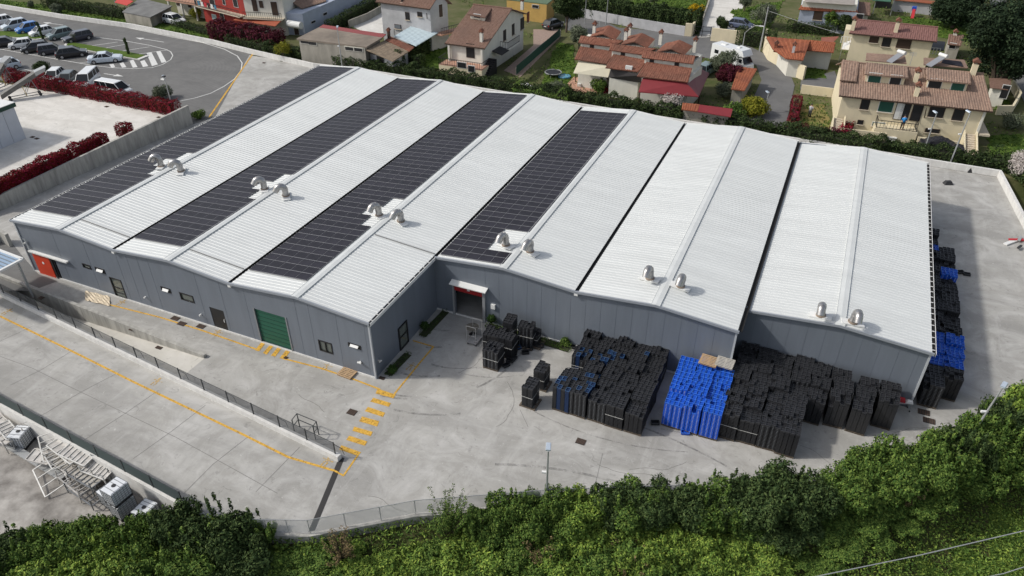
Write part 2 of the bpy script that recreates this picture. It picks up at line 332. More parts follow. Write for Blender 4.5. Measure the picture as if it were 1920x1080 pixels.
for (x0, y0, a, L) in [(930, 800, .9, 5), (1180, 880, .2, 4), (1500, 835, .1, 6), (860, 700, 1.5, 3), (1120, 870, -.1, 4), (690, 930, .6, 5), (1650, 820, .5, 4), (560, 740, -.3, 3)]:
    p = Vector(Gv(x0, y0)); d = a
    for k in range(int(L/.35)):
        d += q_.uniform(-.35, .35); n = p+Vector((math.cos(d), math.sin(d), 0))*.35
        if inpoly(n.x, n.y, yardP) and edged(n.x, n.y) > .3: b.bar((p.x, p.y, .005), (n.x, n.y, .005), .02, .004)
        p = n
struct('cracks', b, m_crack)
b = MB(); b.prism([Gv(*q)[:2] for q in [(636, 857), (646, 859), (590, 995), (578, 997)]], .0, .012)
for i in range(60):
    pass
b.build('drain_channel', mat('drain_grate', (.035, .033, .032), rough=.6), label='long dark drain channel grate across the concrete yard', cat='drain')
def grate(px, w, h, lab, rz=0, z=0.):
    p = Gv(*px, z); b = MB(); b.box((0, 0, .012), (w, h, .02), m=0)
    for i in range(7): b.box((-w/2+w*(i+.5)/7, 0, .03), (w*.06, h*.9, .015), m=1)
    b.build('drain_cover', [mat('drain_grate', (0, 0, 0)), mat('rust_iron', (.11, .07, .05), rough=.8)], label=lab, cat='drain cover', group='iron covers in the concrete').location = p
    bpy.context.scene.collection.objects[-1].rotation_euler = (0, 0, rz) if False else (0, 0, 0)
for px, w, h, lab in [((660, 773), .62, .5, 'square iron drain cover beside the yellow crossing stripes'), ((1089, 828), .62, .5, 'square drain cover in front of the black crate stacks'),
                      ((716, 709), .45, .3, 'small drain cover at the foot of the grey building corner'), ((329, 597), .7, .45, 'rusty cover by the grey wall, left one of the three near the dark door'),
                      ((341, 607), .7, .45, 'rusty cover on the yellow line by the dark door'), ((377, 612), .7, .45, 'rusty cover closest to the dark door'), ((1732, 773), .75, .55, 'grey cover near the right building corner, nearer the wall'),
                      ((1742, 789), .75, .55, 'grey cover near the right building corner, nearer the hedge'), ((77, 559), .5, .4, 'dark drain cover in the shade of the glass canopy'), ((246, 618), .35, .25, 'tiny drain cover beside the sloping ramp wall'),
                      ((298, 652), .55, .3, 'drain cover on the ramp under the notch in its wall'), ((536, 671), .3, .25, 'small drain cover on the last yellow bar by the green door'), ((495, 118), .5, .4, 'drain cover in the pale concrete near the young tree'), ((583, 119), .3, .3, 'tiny drain cover beside the left roof edge')]:
    grate(px, w, h, lab, z=0.006 if px != (298, 652) else -.35)
for px, lab in [((200, 200), 'small iron cover in the pale upper yard by the long red hedge'), ((298, 220), 'small iron cover at the right end of the long red hedge'), ((61, 257), 'left iron cover in the shade of the white shed'), ((69, 260), 'right iron cover in the shade of the white shed')]:
    grate(px, .5, .4, lab, z=UY+.006)
# parking markings
b = MB()
linepx(b, [(0, 14), (120, 31), (230, 50), (320, 69), (380, 80), (420, 92), (445, 105), (454, 118), (452, 132), (440, 148), (420, 162), (395, 175), (365, 184), (335, 190)], .14)
linepx(b, [(-60, 83), (0, 92), (100, 110), (170, 122), (210, 127), (250, 129), (285, 127), (305, 121), (320, 112), (324, 104), (320, 97), (312, 93), (280, 85), (230, 76), (180, 70)], .13, .011)
for a, c in [((163, 87), (220, 79)), ((193, 91), (236, 83)), ((221, 97), (280, 88)), ((256, 102), (312, 94))]: linepx(b, [a, c], .13, .0135)
for a, c in [((150, 118), (175, 115)), ((60, 103), (84, 99)), ((-10, 95), (20, 90)), ((100, 110), (118, 106))]: linepx(b, [a, c], .12, .014)
for q in [[(293, 97), (301, 96), (312, 116), (303, 118)], [(275, 100), (284, 98), (296, 121), (285, 124)], [(263, 115), (271, 113), (278, 124), (268, 126)], [(243, 114), (250, 112), (258, 126), (249, 127)], [(224, 119), (231, 117), (237, 126), (229, 127)], [(205, 121), (213, 120), (216, 126), (209, 127)]]:
    quadpx(b, q, .014)
def arrow(b, x0, y0, x1, y1):
    linepx(b, [(x0, y0), (x1, y1)], .16, .013); a = Vector(Gv(x0, y0)); d = (Vector(Gv(x1, y1))-a).normalized(); n = Vector((-d.y, d.x, 0))*.45
    b.prism([(a-d*.9)[:2], (a+d*.6+n)[:2], (a+d*.6-n)[:2]], .013, .017)
arrow(b, 262, 72, 307, 79); arrow(b, 88, 43, 118, 47); arrow(b, 222, 142, 195, 138)
linepx(b, [(20, 126), (50, 131), (68, 135)], .12, .012); linepx(b, [(30, 133), (37, 128)], .12, .015)
struct('lot_marking', b, m_whp)
b = MB(); linepx(b, [(474, 101), (392, 220)], .22, .014); struct('yard_marking', b, m_yel)
b = MB(); linepx(b, [(1500, 155), (1465, 110), (1400, 88)], .1, .011)
# planted traffic islands
def island(px, lab):
    P = [Gv(*q)[:2] for q in px]; b = MB(); b.prism(P, 0, .13, 0); c = np.mean(P, axis=0); Q = [tuple(c+(np.array(p)-c)*.93) for p in P]; b.prism(Q, .1, .17, 1)
    b.build('traffic_island', [m_wallw, m_grass], label=lab, cat='traffic island', group='grass islands between parked cars')
island([(-40, 58), (30, 61), (95, 72), (70, 75), (-40, 66)], 'grass island strip behind the left row of dark cars')
island([(125, 80), (150, 83), (230, 97), (279, 106), (262, 113), (190, 101), (120, 86)], 'kerbed grass island with the cypress beside the striped zone')
# low walls round the yard
def wall_line(name, pts, h, t, m, lab, cat='wall', z0=None, h1=None, cap=0, group=None, dz=0):
    b = MB(); P = [Vector((*p[:2], p[2] if len(p) > 2 else 0)) for p in pts]
    for i, (a, c) in enumerate(zip(P, P[1:])):
        d = (c-a); d.z = 0; d.normalize(); n = Vector((-d.y, d.x, 0))*t/2; e = d*(.0 if i else 0)
        ha = h if not isinstance(h, (list, tuple)) else h[i]; hc = h if not isinstance(h, (list, tuple)) else h[i+1]
        b.hexa([a-n, c-n+d*t*.0, c+n, a+n], [a-n+Vector((0, 0, ha)), c-n+Vector((0, 0, hc)), c+n+Vector((0, 0, hc)), a+n+Vector((0, 0, ha))])
    org = tuple(P[0]); return b.build(name, m, org=org, label=lab, cat=cat, group=group)
wall_line('concrete_wall', [(-46.1, 31.0, 0), (-47.6, 6.35, 0), (-51, -3, 0), (-56, -12, 0)], [2.4, 1.45, 1.45, 1.45], .3, m_wall, 'long stained grey concrete retaining wall beside the solar roof')
wall_line('concrete_wall', [(-50, Wy(-50), rz_(-50)), (-31, Wy(-31), rz_(-31)), (-13.0, Wy(-13), -.1)], [-rz_(-50)+.3, -rz_(-31)+.3, .36], .28, m_wall, 'low concrete wall with an open end sloping down along the ramp')
wall_line('concrete_wall', [(-50, Fy(-50)-.2, -1), (1.92, -7.35, -1)], [1.42, 1.42], .34, m_wallw, 'long low concrete wall carrying the mesh fence')
wall_line('boundary_wall', [Gv(-60, 6), Gv(0, 15), Gv(120, 35), Gv(250, 53), Gv(400, 83), Gv(480, 103), Gv(590, 128), (-38, 55.0, 0), (43.3, 54.5, 0)], .72, .28, m_wallw, 'long low white boundary wall along the road and the rear of the yard')
wall_line('boundary_wall', [(43.2, 54.4, 0), (44.75, 41.8, 0), (45.4, 34, 0), (44.9, 24, 0)], .7, .3, m_wallw, 'white boundary wall along the right side of the yard')
wall_line('boundary_wall', [(-80, Ny(-80)-.15, -1.55), (-4.6, -14.12, -1.55), (.2, -14.3, -1.55)], [1.75, 1.75, 1.75], .22, m_wallw, 'concrete wall under the green netting above the junk yard')
b = MB(); b.prism([tuple(Gv(*q))[:2] for q in [(-30, 452), (20, 452), (40, 478), (72, 514), (108, 527), (60, 545), (-30, 545)]], .0, .008); struct('shade_strip', b, m_asph)  # dark sheet that paints the shade left of the hall
wall_line('concrete_wall', [Gv(-40, 462), Gv(6, 452), Gv(22, 462)], 1.3, .3, m_wall, 'dark concrete wall end beside the left corner of the hall')
wall_line('kerb_wall', [(p[0], p[1]-.12, -1) for p in EDGE[1:12]], 1.08, .2, m_wall, 'thin concrete kerb at the yard edge behind the shrubs', 'kerb')
# ---------------- the factory ----------------
HE, HR = 5.08, .505
VX = [-35.03, -23.5, -12.03, 0., 11.5, 23., 34.87]; SRC = [(-35.03, -23.5), (-23.5, -12.03), (-12.03, 0), (0, 11.5), (11.5, 23.0), (23.15, 34.87)]
FYR = [0, 0, 0, 9.18, 9.18, 12.1]; LY = 43.1
m_steel = mat('white_roof_sheet', (.585, .60, .59), rough=.45, metal=.0, noise=.06, nscale=.5, stretch=(.3, 2, 1), spec=.5)
m_trim = mat('roof_trim', (.72, .72, .70), rough=.4, noise=.04, nscale=1)
m_gut = mat('gutter_dark', (.018, .017, .016), rough=.7)
m_clad = mat('grey_cladding', (.15, .17, .20), rough=.42, noise=.07, nscale=.5, stretch=(3, 3, .3), spec=.5)
m_int = mat('interior_dark', (.03, .03, .03), rough=.9)
m_frame = mat('black_frame', (.012, .012, .013), rough=.4)
m_glass = mat('window_glass', (.10, .115, .10), rough=.08, spec=.8)
m_red = mat('red_door', (.55, .045, .012), rough=.5, noise=.06, nscale=1)
m_darkred = mat('dark_red_door', (.34, .018, .02), rough=.5)
m_green = mat('green_door', (.012, .09, .055), rough=.45, noise=.12, nscale=1, stretch=(1, 1, 8))
fac = empty('factory', (0, 0, 0), label='long grey factory hall with six low white gables and solar panels on its roof', cat='factory')
def slope_z(u): return HE+HR*(u)          # u: 0 valley, 1 ridge
PITCH_R = .34
for i, (x0, x1) in enumerate(SRC):
    y0 = FYR[i]; xr = (x0+x1)/2; dz = -.16 if i == 5 else 0
    b = MB()
    for side, (xa, xb) in enumerate(((x0+(.04 if i == 5 else .14 if i else 0), xr), (xr, x1-(.12 if i == 4 else .14)))):
        n = int((LY-y0)/PITCH_R); vs = []; za = HE+dz if side == 0 else HE+HR+dz; zb = HE+HR+dz if side == 0 else HE+dz
        for k in range(n+1):
            y = y0+(LY-y0)*k/n; st = (LY-y0)/n
            for (yy, h) in ((y-.05, 0), (y-.022, .026), (y+.022, .026), (y+.05, 0)):
                yy = min(max(yy, y0), LY); vs += [(xa, yy, za+h), (xb, yy, zb+h)]
        m = len(vs)//2; b.add(vs, [(2*q, 2*q+1, 2*q+3, 2*q+2) for q in range(m-1)])
        b.hexa([(xa, y0, za-.12), (xb, y0, zb-.12), (xb, LY, zb-.12), (xa, LY, za-.12)], [(xa, y0, za-.01), (xb, y0, zb-.01), (xb, LY, zb-.01), (xa, LY, za-.01)])
    b.build('roof', m_steel, fac, ng=True)
    t = MB()   # ridge cap, verge trims
    rz = HE+HR+dz
    t.hexa([(xr-.30, y0-.03, rz+.02), (xr, y0-.03, rz+.055), (xr, LY+.03, rz+.055), (xr-.30, LY+.03, rz+.02)], [(xr-.30, y0-.03, rz+.05), (xr, y0-.03, rz+.085), (xr, LY+.03, rz+.085), (xr-.30, LY+.03, rz+.05)])
    t.hexa([(xr, y0-.03, rz+.055), (xr+.30, y0-.03, rz+.02), (xr+.30, LY+.03, rz+.02), (xr, LY+.03, rz+.055)], [(xr, y0-.03, rz+.085), (xr+.30, y0-.03, rz+.05), (xr+.30, LY+.03, rz+.05), (xr, LY+.03, rz+.085)])
    for q in (-.31, .31): t.box((xr+q, (y0+LY)/2, rz+.03), (.02, LY-y0, .07))
    t.build('ridge_cap', m_steel, fac)
    for yy, nm in ((y0, 0), (LY, 1)):
        t = MB(); e = .06 if nm == 0 else -.06
        for (xa, za, xb, zb) in ((x0, HE+dz, xr, HE+HR+dz), (xr, HE+HR+dz, x1, HE+dz)):
            t.hexa([(xa, yy-e, za-.13), (xb, yy-e, zb-.13), (xb, yy+e, zb-.13), (xa, yy+e, za-.13)], [(xa, yy-e, za+.05), (xb, yy-e, zb+.05), (xb, yy+e, zb+.05), (xa, yy+e, za+.05)])
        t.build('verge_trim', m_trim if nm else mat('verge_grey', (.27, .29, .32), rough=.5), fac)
# gutters in the valleys
for i, x in enumerate(VX[1:6]):
    y0 = 0 if i < 2 else 9.3 if i != 2 else 9.2
    if i == 2: y0 = 9.2
    if i == 4: y0 = 9.3
    g = MB(); w = .23
    if i == 4: x += .05
    g.box((x, (y0+LY)/2, HE-.14), (w, LY-y0-.3, .04)); g.box((x-w/2, (y0+LY)/2, HE-.06), (.02, LY-y0, .16)); g.box((x+w/2, (y0+LY)/2, HE-.06), (.02, LY-y0, .16))
    g.build('gutter', m_gut, fac)
for x, y0, s, nm in ((VX[0], 0, -1, 0), (0., 0, 1, 1), (VX[6], 12.1, 1, 2)):
    y1 = 9.1 if nm == 1 else LY; z = HE-(.16 if nm == 2 else 0); g = MB(); g.box((x-s*.06, (y0+y1)/2, z-.12), (.22, y1-y0, .04)); g.box((x+s*.05, (y0+y1)/2, z-.06), (.03, y1-y0, .2))
    for k in range(int((y1-y0)/.72)): g.box((x-s*.06, y0+.4+k*.72, z+.02), (.2, .05, .03), m=1)
    g.build('gutter', [m_gut, m_trim], fac)
    g = MB(); g.box((x+s*.085, (y0+y1)/2, z-.08), (.035, y1-y0, .26)); g.build('fascia', m_trim, fac)
# walls
IN = .18
def gable_wall(bays, y, name='wall', openings=()):
    """front walls with cut openings (x0,x1,z0,z1)"""
    xs = sorted(set([bays[0][0]]+[x for bb in bays for x in bb[1:]]+[o for op in openings for o in op[:2]]))
    return xs
def ztop(x):
    for i, (a, c) in enumerate(SRC):
        if a-.2 <= x <= c+.01:
            r = (a+c)/2; h = 1-abs(x-r)/((c-a)/2); return HE+HR*max(0, h)-(.16 if i == 5 else 0)-.1
    return HE-.1
def front_wall(x0, x1, y, ops, th=.2, brk=()):
    xs = sorted(set([x0, x1]+[o for op in ops for o in op[:2]]+[x for x in brk if x0 < x < x1])); b = MB()
    for a, c in zip(xs, xs[1:]):
        zs = [0.]; mid = (a+c)/2; cut = [(op[2], op[3]) for op in ops if op[0] <= mid <= op[1]]
        segs = []; z = 0.
        for (p, q) in sorted(cut):
            if p > z: segs.append((z, p, z, p))
            z = q
        segs.append((z, ztop(a+.001), z, ztop(c-.001)))
        for (p0, p1, q0, q1) in segs:
            b.hexa([(a, y, p0), (c, y, q0), (c, y+th, q0), (a, y+th, p0)], [(a, y, p1), (c, y, q1), (c, y+th, q1), (a, y+th, p1)])
    if y < 40:
        x = x0+.9
        while x < x1-.3:
            if not any(o[0]-.1 < x < o[1]+.1 for o in ops) and min(abs(x-q) for q in brk) > .1: b.box((x, y-.002, (ztop(x)-.02)/2), (.022, .012, ztop(x)-.02), m=1)
            x += 1.15
    return b
m_cladj = mat('cladding_joint', (.132, .150, .178), rough=.5)
brk = [(a+c)/2 for a, c in SRC]+VX
OPS1 = [(-28.12, -27.18, 2.14, 2.56), (-26.68, -25.6, 2.14, 2.58), (-25.35, -24.06, .03, 1.96), (-19.6, -18.6, 2.2, 2.63), (-17.7, -16.34, 1.9, 2.6), (-14.9, -13.52, .05, 2.0), (-10.3, -7.5, .1, 3.2), (-4.83, -3.65, 1.05, 2.06), (-2.17, -1.1, 2.32, 2.68), (-34.15, -31.5, .0, 2.15)]
front_wall(-34.85, -.18, .18, OPS1, brk=brk).build('wall', [m_clad, m_cladj], fac)
front_wall(-.18, 22.82, 9.36, [(1.5, 4.0, .0, 2.9)], brk=brk).build('wall', [m_clad, m_cladj], fac)
front_wall(22.82, 34.69, 12.28, [], brk=brk+[23.15]).build('wall', [m_clad, m_cladj], fac)
w = MB(); w.hexa([(-.38, .38, 0), (-.18, .38, 0), (-.18, 9.36, 0), (-.38, 9.36, 0)], [(-.38, .38, HE-.1), (-.18, .38, HE-.1), (-.18, 9.36, HE-.1), (-.38, 9.36, HE-.1)]); w.build('wall', m_clad, fac)
w = MB(); w.box((22.72, 10.92, 2.49), (.2, 2.7, 4.98)); w.build('wall', m_clad, fac)
w = MB(); w.box((34.59, 27.7, 2.4), (.2, 30.4, 4.8)); w.build('wall', m_clad, fac)
w = MB(); w.box((-34.75, 21.7, 2.49), (.2, 42.6, 4.98)); w.build('wall', m_clad, fac)
front_wall(-34.85, 34.69, 42.9, [], th=.12, brk=brk).build('wall', m_clad, fac)
p = MB()   # low plinth line
p.box((-17.5, .15, .06), (34.6, .08, .12)); p.box((11.3, 9.32, .06), (23, .08, .12)); p.build('plinth', m_wallw, fac)
for (x, y, s) in ((-.17, .17, 1), (22.84, 9.34, 1), (34.7, 12.27, 1), (-34.87, .17, 1)): c = MB(); c.box((x, y, 2.45), (.13, .13, 4.9)); c.build('corner_trim', mat('corner_grey', (.42, .44, .46), rough=.45), fac)
# the dark inside seen through openings
n = MB()
n.box((-17.5, .8, 2.4), (34.2, .04, 4.6)); n.box((2.75, 14, 1.5), (5, .05, 4)); n.box((0.2, 11.8, 1.5), (.05, 4.4, 4)); n.box((5.2, 11.8, 1.5), (.05, 4.4, 4)); n.box((2.7, 11.8, 3.6), (5.1, 4.5, .05))
n.build('interior', m_int, fac)
def fwin(x0, x1, z0, z1, y=.18, split=0, ajar=False, col=None):
    f = MB(); t = .09
    for (a, c, p, q) in ((x0, x1, z0, z0+t), (x0, x1, z1-t, z1), (x0, x0+t, z0+t, z1-t), (x1-t, x1, z0+t, z1-t)): f.box(((a+c)/2, y+.02, (p+q)/2), (c-a, .1, q-p))
    for k in range(split): xx = x0+(x1-x0)*(k+1)/(split+1); f.box((xx, y+.02, (z0+z1)/2), (.07, .09, z1-z0-2*t))
    fr = f.build('window', m_frame, fac); g = MB(); g.box(((x0+x1)/2, y+.06, (z0+z1)/2), (x1-x0-2*t, .02, z1-z0-2*t)); g.build('pane', m_glass, fr)
    if ajar: g = MB(); g.hexa([(x0+.2, y-.16, z0+.14), (x1-.2, y-.16, z0+.14), (x1-.2, y-.13, z0+.14), (x0+.2, y-.13, z0+.14)], [(x0+.2, y-.02, z0+.3), (x1-.2, y-.02, z0+.3), (x1-.2, y+.0, z0+.3), (x0+.2, y+.0, z0+.3)]); g.build('vent_flap', m_trim, fr)
for k, o in enumerate(OPS1[:9]):
    if k in (2,):
        fwin(*o[:2], o[2], o[3]); d = MB(); d.box((-24.7, .2, 1.0), (1.1, .08, .08)); d.box((-24.7, .2, .5), (1.1, .06, .05)); d.build('door_bar', m_frame, fac)
    elif k == 5:
        d = MB(); d.box((-14.2, .25, 1.02), (1.36, .08, 1.93)); dd = d.build('door', m_frame, fac); h = MB(); h.box((-13.7, .18, 1.0), (.05, .05, .25)); h.build('handle', m_trim, dd)
    elif k == 6:
        d = MB(); d.box((-8.9, .3, 1.65), (2.8, .08, 3.1))
        for q in range(8): d.box((-8.9, .25, .2+q*.39), (2.78, .03, .02), m=1)
        d.build('roller_door', [m_green, mat('green_line', (.006, .045, .03), rough=.5)], fac)
        for xx in (-10.36, -7.44): d = MB(); d.box((xx, .17, 1.65), (.12, .06, 3.2)); d.build('door_frame', mat('frame_grey', (.20, .21, .22), rough=.5), fac)
    else: fwin(o[0], o[1], o[2], o[3], split=1 if k in (7,) else 0, ajar=k in (1, 3, 8))
d = MB(); d.box((-33.15, .14, 1.02), (1.95, .1, 2.1)); rd = d.build('sliding_door', m_red, fac)
d = MB(); d.tube([(-33.1, .085, 1.3), (-33.1, .07, 1.3)], .12, 12); d.build('sign_disc', m_trim, rd)
d = MB(); d.box((-31.95, .16, 1.02), (.25, .14, 2.1)); d.box((-31.72, .19, 1.02), (.2, .1, 2.1)); d.build('door_frame', m_frame, fac)
d = MB(); d.box((-32.0, .05, 2.28), (4.5, .28, .12)); d.build('door_rail', m_trim, fac)
d = MB(); d.box((2.75, 9.34, 2.62), (2.46, .1, .5)); rd = d.build('roller_door', m_darkred, fac)
d = MB(); d.box((2.75, 9.27, 2.68), (.22, .02, .14)); d.build('notice', m_trim, rd)
for xx, ww in ((1.44, .14), (4.08, .22)): d = MB(); d.box((xx, 9.28, 1.5), (ww, .2, 3.0)); d.build('door_frame', mat('steel_grey', (.38, .39, .40), rough=.4, metal=.4), fac)
d = MB(); d.hexa([(1.3, 8.85, 3.1), (4.4, 8.85, 3.1), (4.4, 9.36, 3.22), (1.3, 9.36, 3.22)], [(1.3, 8.85, 3.18), (4.4, 8.85, 3.18), (4.4, 9.36, 3.32), (1.3, 9.36, 3.32)]); d.build('door_canopy', m_trim, fac)
d = MB(); d.box((4.85, 9.28, 1.75), (.34, .16, .4)); d.build('meter_box', m_trim, fac)
# glazed door in the notch wall
d = MB()
for (a, c, p, q) in ((3.5, 4.75, .05, .15), (3.5, 4.75, 2.0, 2.1), (3.5, 3.62, .15, 2.0), (4.63, 4.75, .15, 2.0), (3.62, 4.63, 1.1, 1.2)): d.box((-.15, (a+c)/2, (p+q)/2), (.1, c-a, q-p))
dd = d.build('door', m_frame, fac); d = MB(); d.box((-.165, 4.12, 1.07), (.03, 1.02, 1.86)); d.build('pane', m_glass, dd)
for (x, y, z) in ((-1.3, .1, 1.15), (-.1, .75, 1.2)):
    d = MB(); d.box((x, y, z), (.1, .1, .22)); d.box((x-.0, y-.12 if y < .5 else y, z+.08), (.3 if y < .5 else .34, .12, .06)); d.build('wall_lamp', m_trim, fac)
for (x, y, z) in ((-34.4, .1, 3.0), (-21.7, .12, 1.0), (-16.0, .12, .95)):
    d = MB(); d.box((x, y-.05, z), (.09, .2, .1)); d.build('wall_lamp', m_trim, fac)
for x, y in ((-23.5, .02), (-12.0, .02), (11.5, 9.2)):
    d = MB(); d.box((x, y, HE-.22), (.26, .14, .2)); d.build('rain_hopper', m_trim, fac)
d = MB(); d.tube([(-34.25, .08, 2.2), (-34.3, .08, 3.35), (-34.4, -.02, 3.45)], .045, 6); d.build('pipe', m_trim, fac)
# solar arrays
m_pv = mat('solar_cell', (.021, .0195, .026), rough=.42, spec=.2, noise=.4, nscale=.5)
m_pvf = mat('solar_frame', (.24, .24, .25), rough=.5)
PW, PL = 1.07, 1.695
sl_ang = math.atan2(HR, 5.75)
pm = MB(); pm.box((0, 0, .03), (PW-.015, PL-.012, .05), m=1)
for sgn in (-1, 1): pm.box((0, sgn*PL/4, .052), (PW-.032, PL/2-.05, .012), m=0)
pv0 = None
for i in range(4):
    x0 = SRC[i][0]+.22; ys = 1.95 if i < 3 else 9.6; nr = int((LY-.1-ys)/PL)
    arr = empty('solar_array', (x0, ys, HE+.05), label=['solar panels on the leftmost roof slope beside the outer eave', 'solar panels on the second roof bay, with the notch by its pair of ducts', 'solar panels on the third roof bay, reaching nearest the corner of the hall', 'shorter solar panel field behind the red roller door, on the fourth bay'][i], cat='solar array', group='solar arrays on the hall roof')
    arr.rotation_euler = (0, -sl_ang, 0); rest = MB(); cnt = 0
    for r in range(nr):
        y = r*PL+PL/2; yc = y+ys
        if i < 3: miss = 0 if not 9.7 < yc < 14.8 else (1 if yc < 11.3 or yc > 14.0 else 2)
        else: miss = 0 if not 10.9 < yc < 14.6 else 2
        for c in range(5):
            if c >= 5-miss: continue
            p = (c*PW+PW/2+.03, y, 0); cnt += 1
            if cnt <= 100:
                if pv0 is None: pv0 = pm.build('solar_panel', [m_pv, m_pvf], arr); pv0.location = p
                else: o = pv0.copy(); scn.collection.objects.link(o); o.parent = arr; o.location = p
            else:
                rest.box((p[0], p[1], .03), (PW-.015, PL-.012, .05), m=1)
                for sgn in (-1, 1): rest.box((p[0], p[1]+sgn*PL/4, .052), (PW-.032, PL/2-.05, .012), m=0)
    if rest.v: rest.build('solar_panel', [m_pv, m_pvf], arr, kind='stuff')
# seams across the roof sheets
s = MB()
for i in (0, 1):
    xr = (SRC[i][0]+SRC[i][1])/2+.45; x1 = SRC[i][1]-.2; za = HE+HR+.03-.04; s.hexa([(xr, 1.88, za), (x1, 1.88, HE+.04), (x1, 1.95, HE+.04), (xr, 1.95, za)], [(xr, 1.88, za+.05), (x1, 1.88, HE+.09), (x1, 1.95, HE+.09), (xr, 1.95, za+.05)])
s.hexa([(-5.55, 9.5, HE+HR-.01), (-.2, 9.5, HE+.04), (-.2, 9.57, HE+.04), (-5.55, 9.57, HE+HR-.01)], [(-5.55, 9.5, HE+HR+.03), (-.2, 9.5, HE+.09), (-.2, 9.57, HE+.09), (-5.55, 9.57, HE+HR+.03)])
s.build('roof_seam', mat('seam_grey', (.22, .22, .22)), fac)
# gooseneck ducts
m_inox = mat('galvanised_duct', (.42, .41, .40), rough=.34, metal=.85, noise=.12, nscale=4)
m_rust = mat('duct_rust', (.30, .24, .19), rough=.6, metal=.3)
def duct():
    t = empty('roof_duct', (0, 0, 0)); b = MB(); b.box((0, 0, .07), (1.45, .62, .1)); b.build('base_plate', m_trim, t)
    b = MB(); b.tube([(0, 0, .1), (0, 0, .2)], .33, 20); b.build('collar', m_rust, t)
    b = MB(); pts = [(0, 0, .12), (0, 0, .7)]
    for k in range(1, 10):
        a = math.pi*k/9*.86; pts.append((0, -.36+.36*math.cos(a), .7+.36*math.sin(a)*1.05))
    e = pts[-1]; d = Vector(pts[-1])-Vector(pts[-2]); d.normalize(); pts.append(tuple(Vector(e)+d*.25))
    b.tube(pts, .265, 20, cap=False); b.build('elbow', m_inox, t, smooth=True, ng=True)
    b = MB(); 
    for k in (1, 3, 5, 7, 9): 
        p = Vector(pts[k]); dd = (Vector(pts[k+1])-p).normalized()*.02; b.tube([p-dd, p+dd], .277, 20)
    b.build('seam_ring', m_inox, t); b = MB(); b.tube([Vector(pts[-1])-d*.06, Vector(pts[-1])-d*.05], .25, 16); b.build('mouth', m_int, t)
    return t
VP = [(-30.29, 12.06), (-27.95, 12.11), (-18.51, 12.2), (-16.15, 12.1), (-6.82, 12.25), (-4.75, 12.2), (4.65, 12.2), (6.67, 12.1), (16.05, 12.2), (18.26, 12.1), (27.75, 12.75), (29.75, 12.75)]
d0 = None; nm = ['first', 'second', 'third', 'fourth', 'fifth', 'sixth']
for k, (x, y) in enumerate(VP):
    i = k//2; xr = sum(SRC[i])/2; z = HE+HR*(1-abs(x-xr)/5.75)-(.16 if i == 5 else 0)+.02
    lab = 'shiny gooseneck roof duct %s the ridge of the %s roof bay from the left' % ('left of' if k % 2 == 0 else 'right of', nm[i])
    if d0 is None: d0 = duct(); tag(d0, lab, 'roof duct', 'gooseneck ducts on the hall roof'); o = d0
    else: o = copy_tree(d0, label=lab)
    o.location = (x, y, z); o.rotation_euler = (0, (-1 if k % 2 == 0 else 1)*sl_ang, R([-62, -58, -48, -46, -30, -28, -20, -16, -8, -4, -2, 12][k]))
# ---------------- crate loads ----------------
m_cb = mat('black_crate', (.018, .0185, .021), rough=.42, spec=.5)
m_cbi = mat('black_crate_inside', (.026, .0265, .03), rough=.38)
m_cr = mat('black_crate_rim', (.042, .044, .048), rough=.4, spec=.6)
m_bl = mat('blue_crate', (.010, .075, .46), rough=.4, spec=.5)
m_bli = mat('blue_crate_inside', (.012, .085, .48), rough=.35)
m_blr = mat('blue_crate_rim', (.05, .19, .72), rough=.35, spec=.6)
m_db = mat('navy_crate', (.010, .026, .075), rough=.45); m_dbr = mat('navy_crate_rim', (.05, .12, .25), rough=.4)
m_dot = mat('handle_light_dot', (.42, .45, .5), rough=.5)  # pale dots paint the light showing at the crate handle holes
m_wood = mat('pallet_wood', (.42, .29, .17), rough=.85, noise=.25, nscale=5, stretch=(1, 8, 8))
m_woodg = mat('grey_wood', (.40, .38, .34), rough=.9, noise=.2, nscale=5)
CW, CD, LAY = .3, .4, .115
def column_mesh(n, kind):
    "nested stack of n open crates, rims showing, top crate open"
    r_ = random.Random(n*7+len(kind)); b = MB(); w, d = CW-.02, CD-.015; H = n*LAY
    plain = kind == 'sheet'
    b.box((0, 0, H/2), (w-.05, d-.05, H), m=0)
    for k in range(n):
        z = k*LAY+LAY*.72
        if plain: continue
        j = r_.uniform(-.006, .006)
        for s in (-1, 1):
            b.box((j, s*(d/2-.012), z), (w, .03, LAY*.45), m=0); b.box((s*(w/2-.012)+j, 0, z), (.03, d-.05, LAY*.45), m=0)
        if kind != 'sheet' and k % 1 == 0 and (kind in ('blue', 'dots')):
            for s in (-1, 1): b.box((j, s*(d/2+.004), z), (.075, .008, .028), m=3)
    if plain:
        b.box((0, 0, H/2), (w, d, H-.1), m=0)
    # open top crate
    z0, z1 = H, H+.11; t = .018
    for s in (-1, 1):
        b.box((0, s*(d/2-t/2), (z0+z1)/2+.0), (w, t, z1-z0), m=1); b.box((s*(w/2-t/2), 0, (z0+z1)/2), (t, d-2*t, z1-z0), m=1)
        b.box((0, s*(d/2-.008), z1+.006), (w+.008, .02, .014), m=2); b.box((s*(w/2-.008), 0, z1+.006), (.02, d-.03, .014), m=2)
    b.box((0, .01, z0+.035), (w-.05, d-.05, .03), m=1); b.box((0, d*.12, z0+.06), (w*.7, d*.3, .03), m=1)
    return b
m_dotk = mat('black_crate_glint', (.16, .17, .18), rough=.4)
CMATS = {'black': [m_cb, m_cbi, m_cr, m_dot], 'dots': [m_cb, m_cbi, m_cr, m_dotk], 'sheet': [m_cb, m_cbi, m_cr, m_dot], 'blue': [m_bl, m_bli, m_blr, m_dot], 'navy': [m_db, m_db, m_dbr, m_dot]}
CM = {}
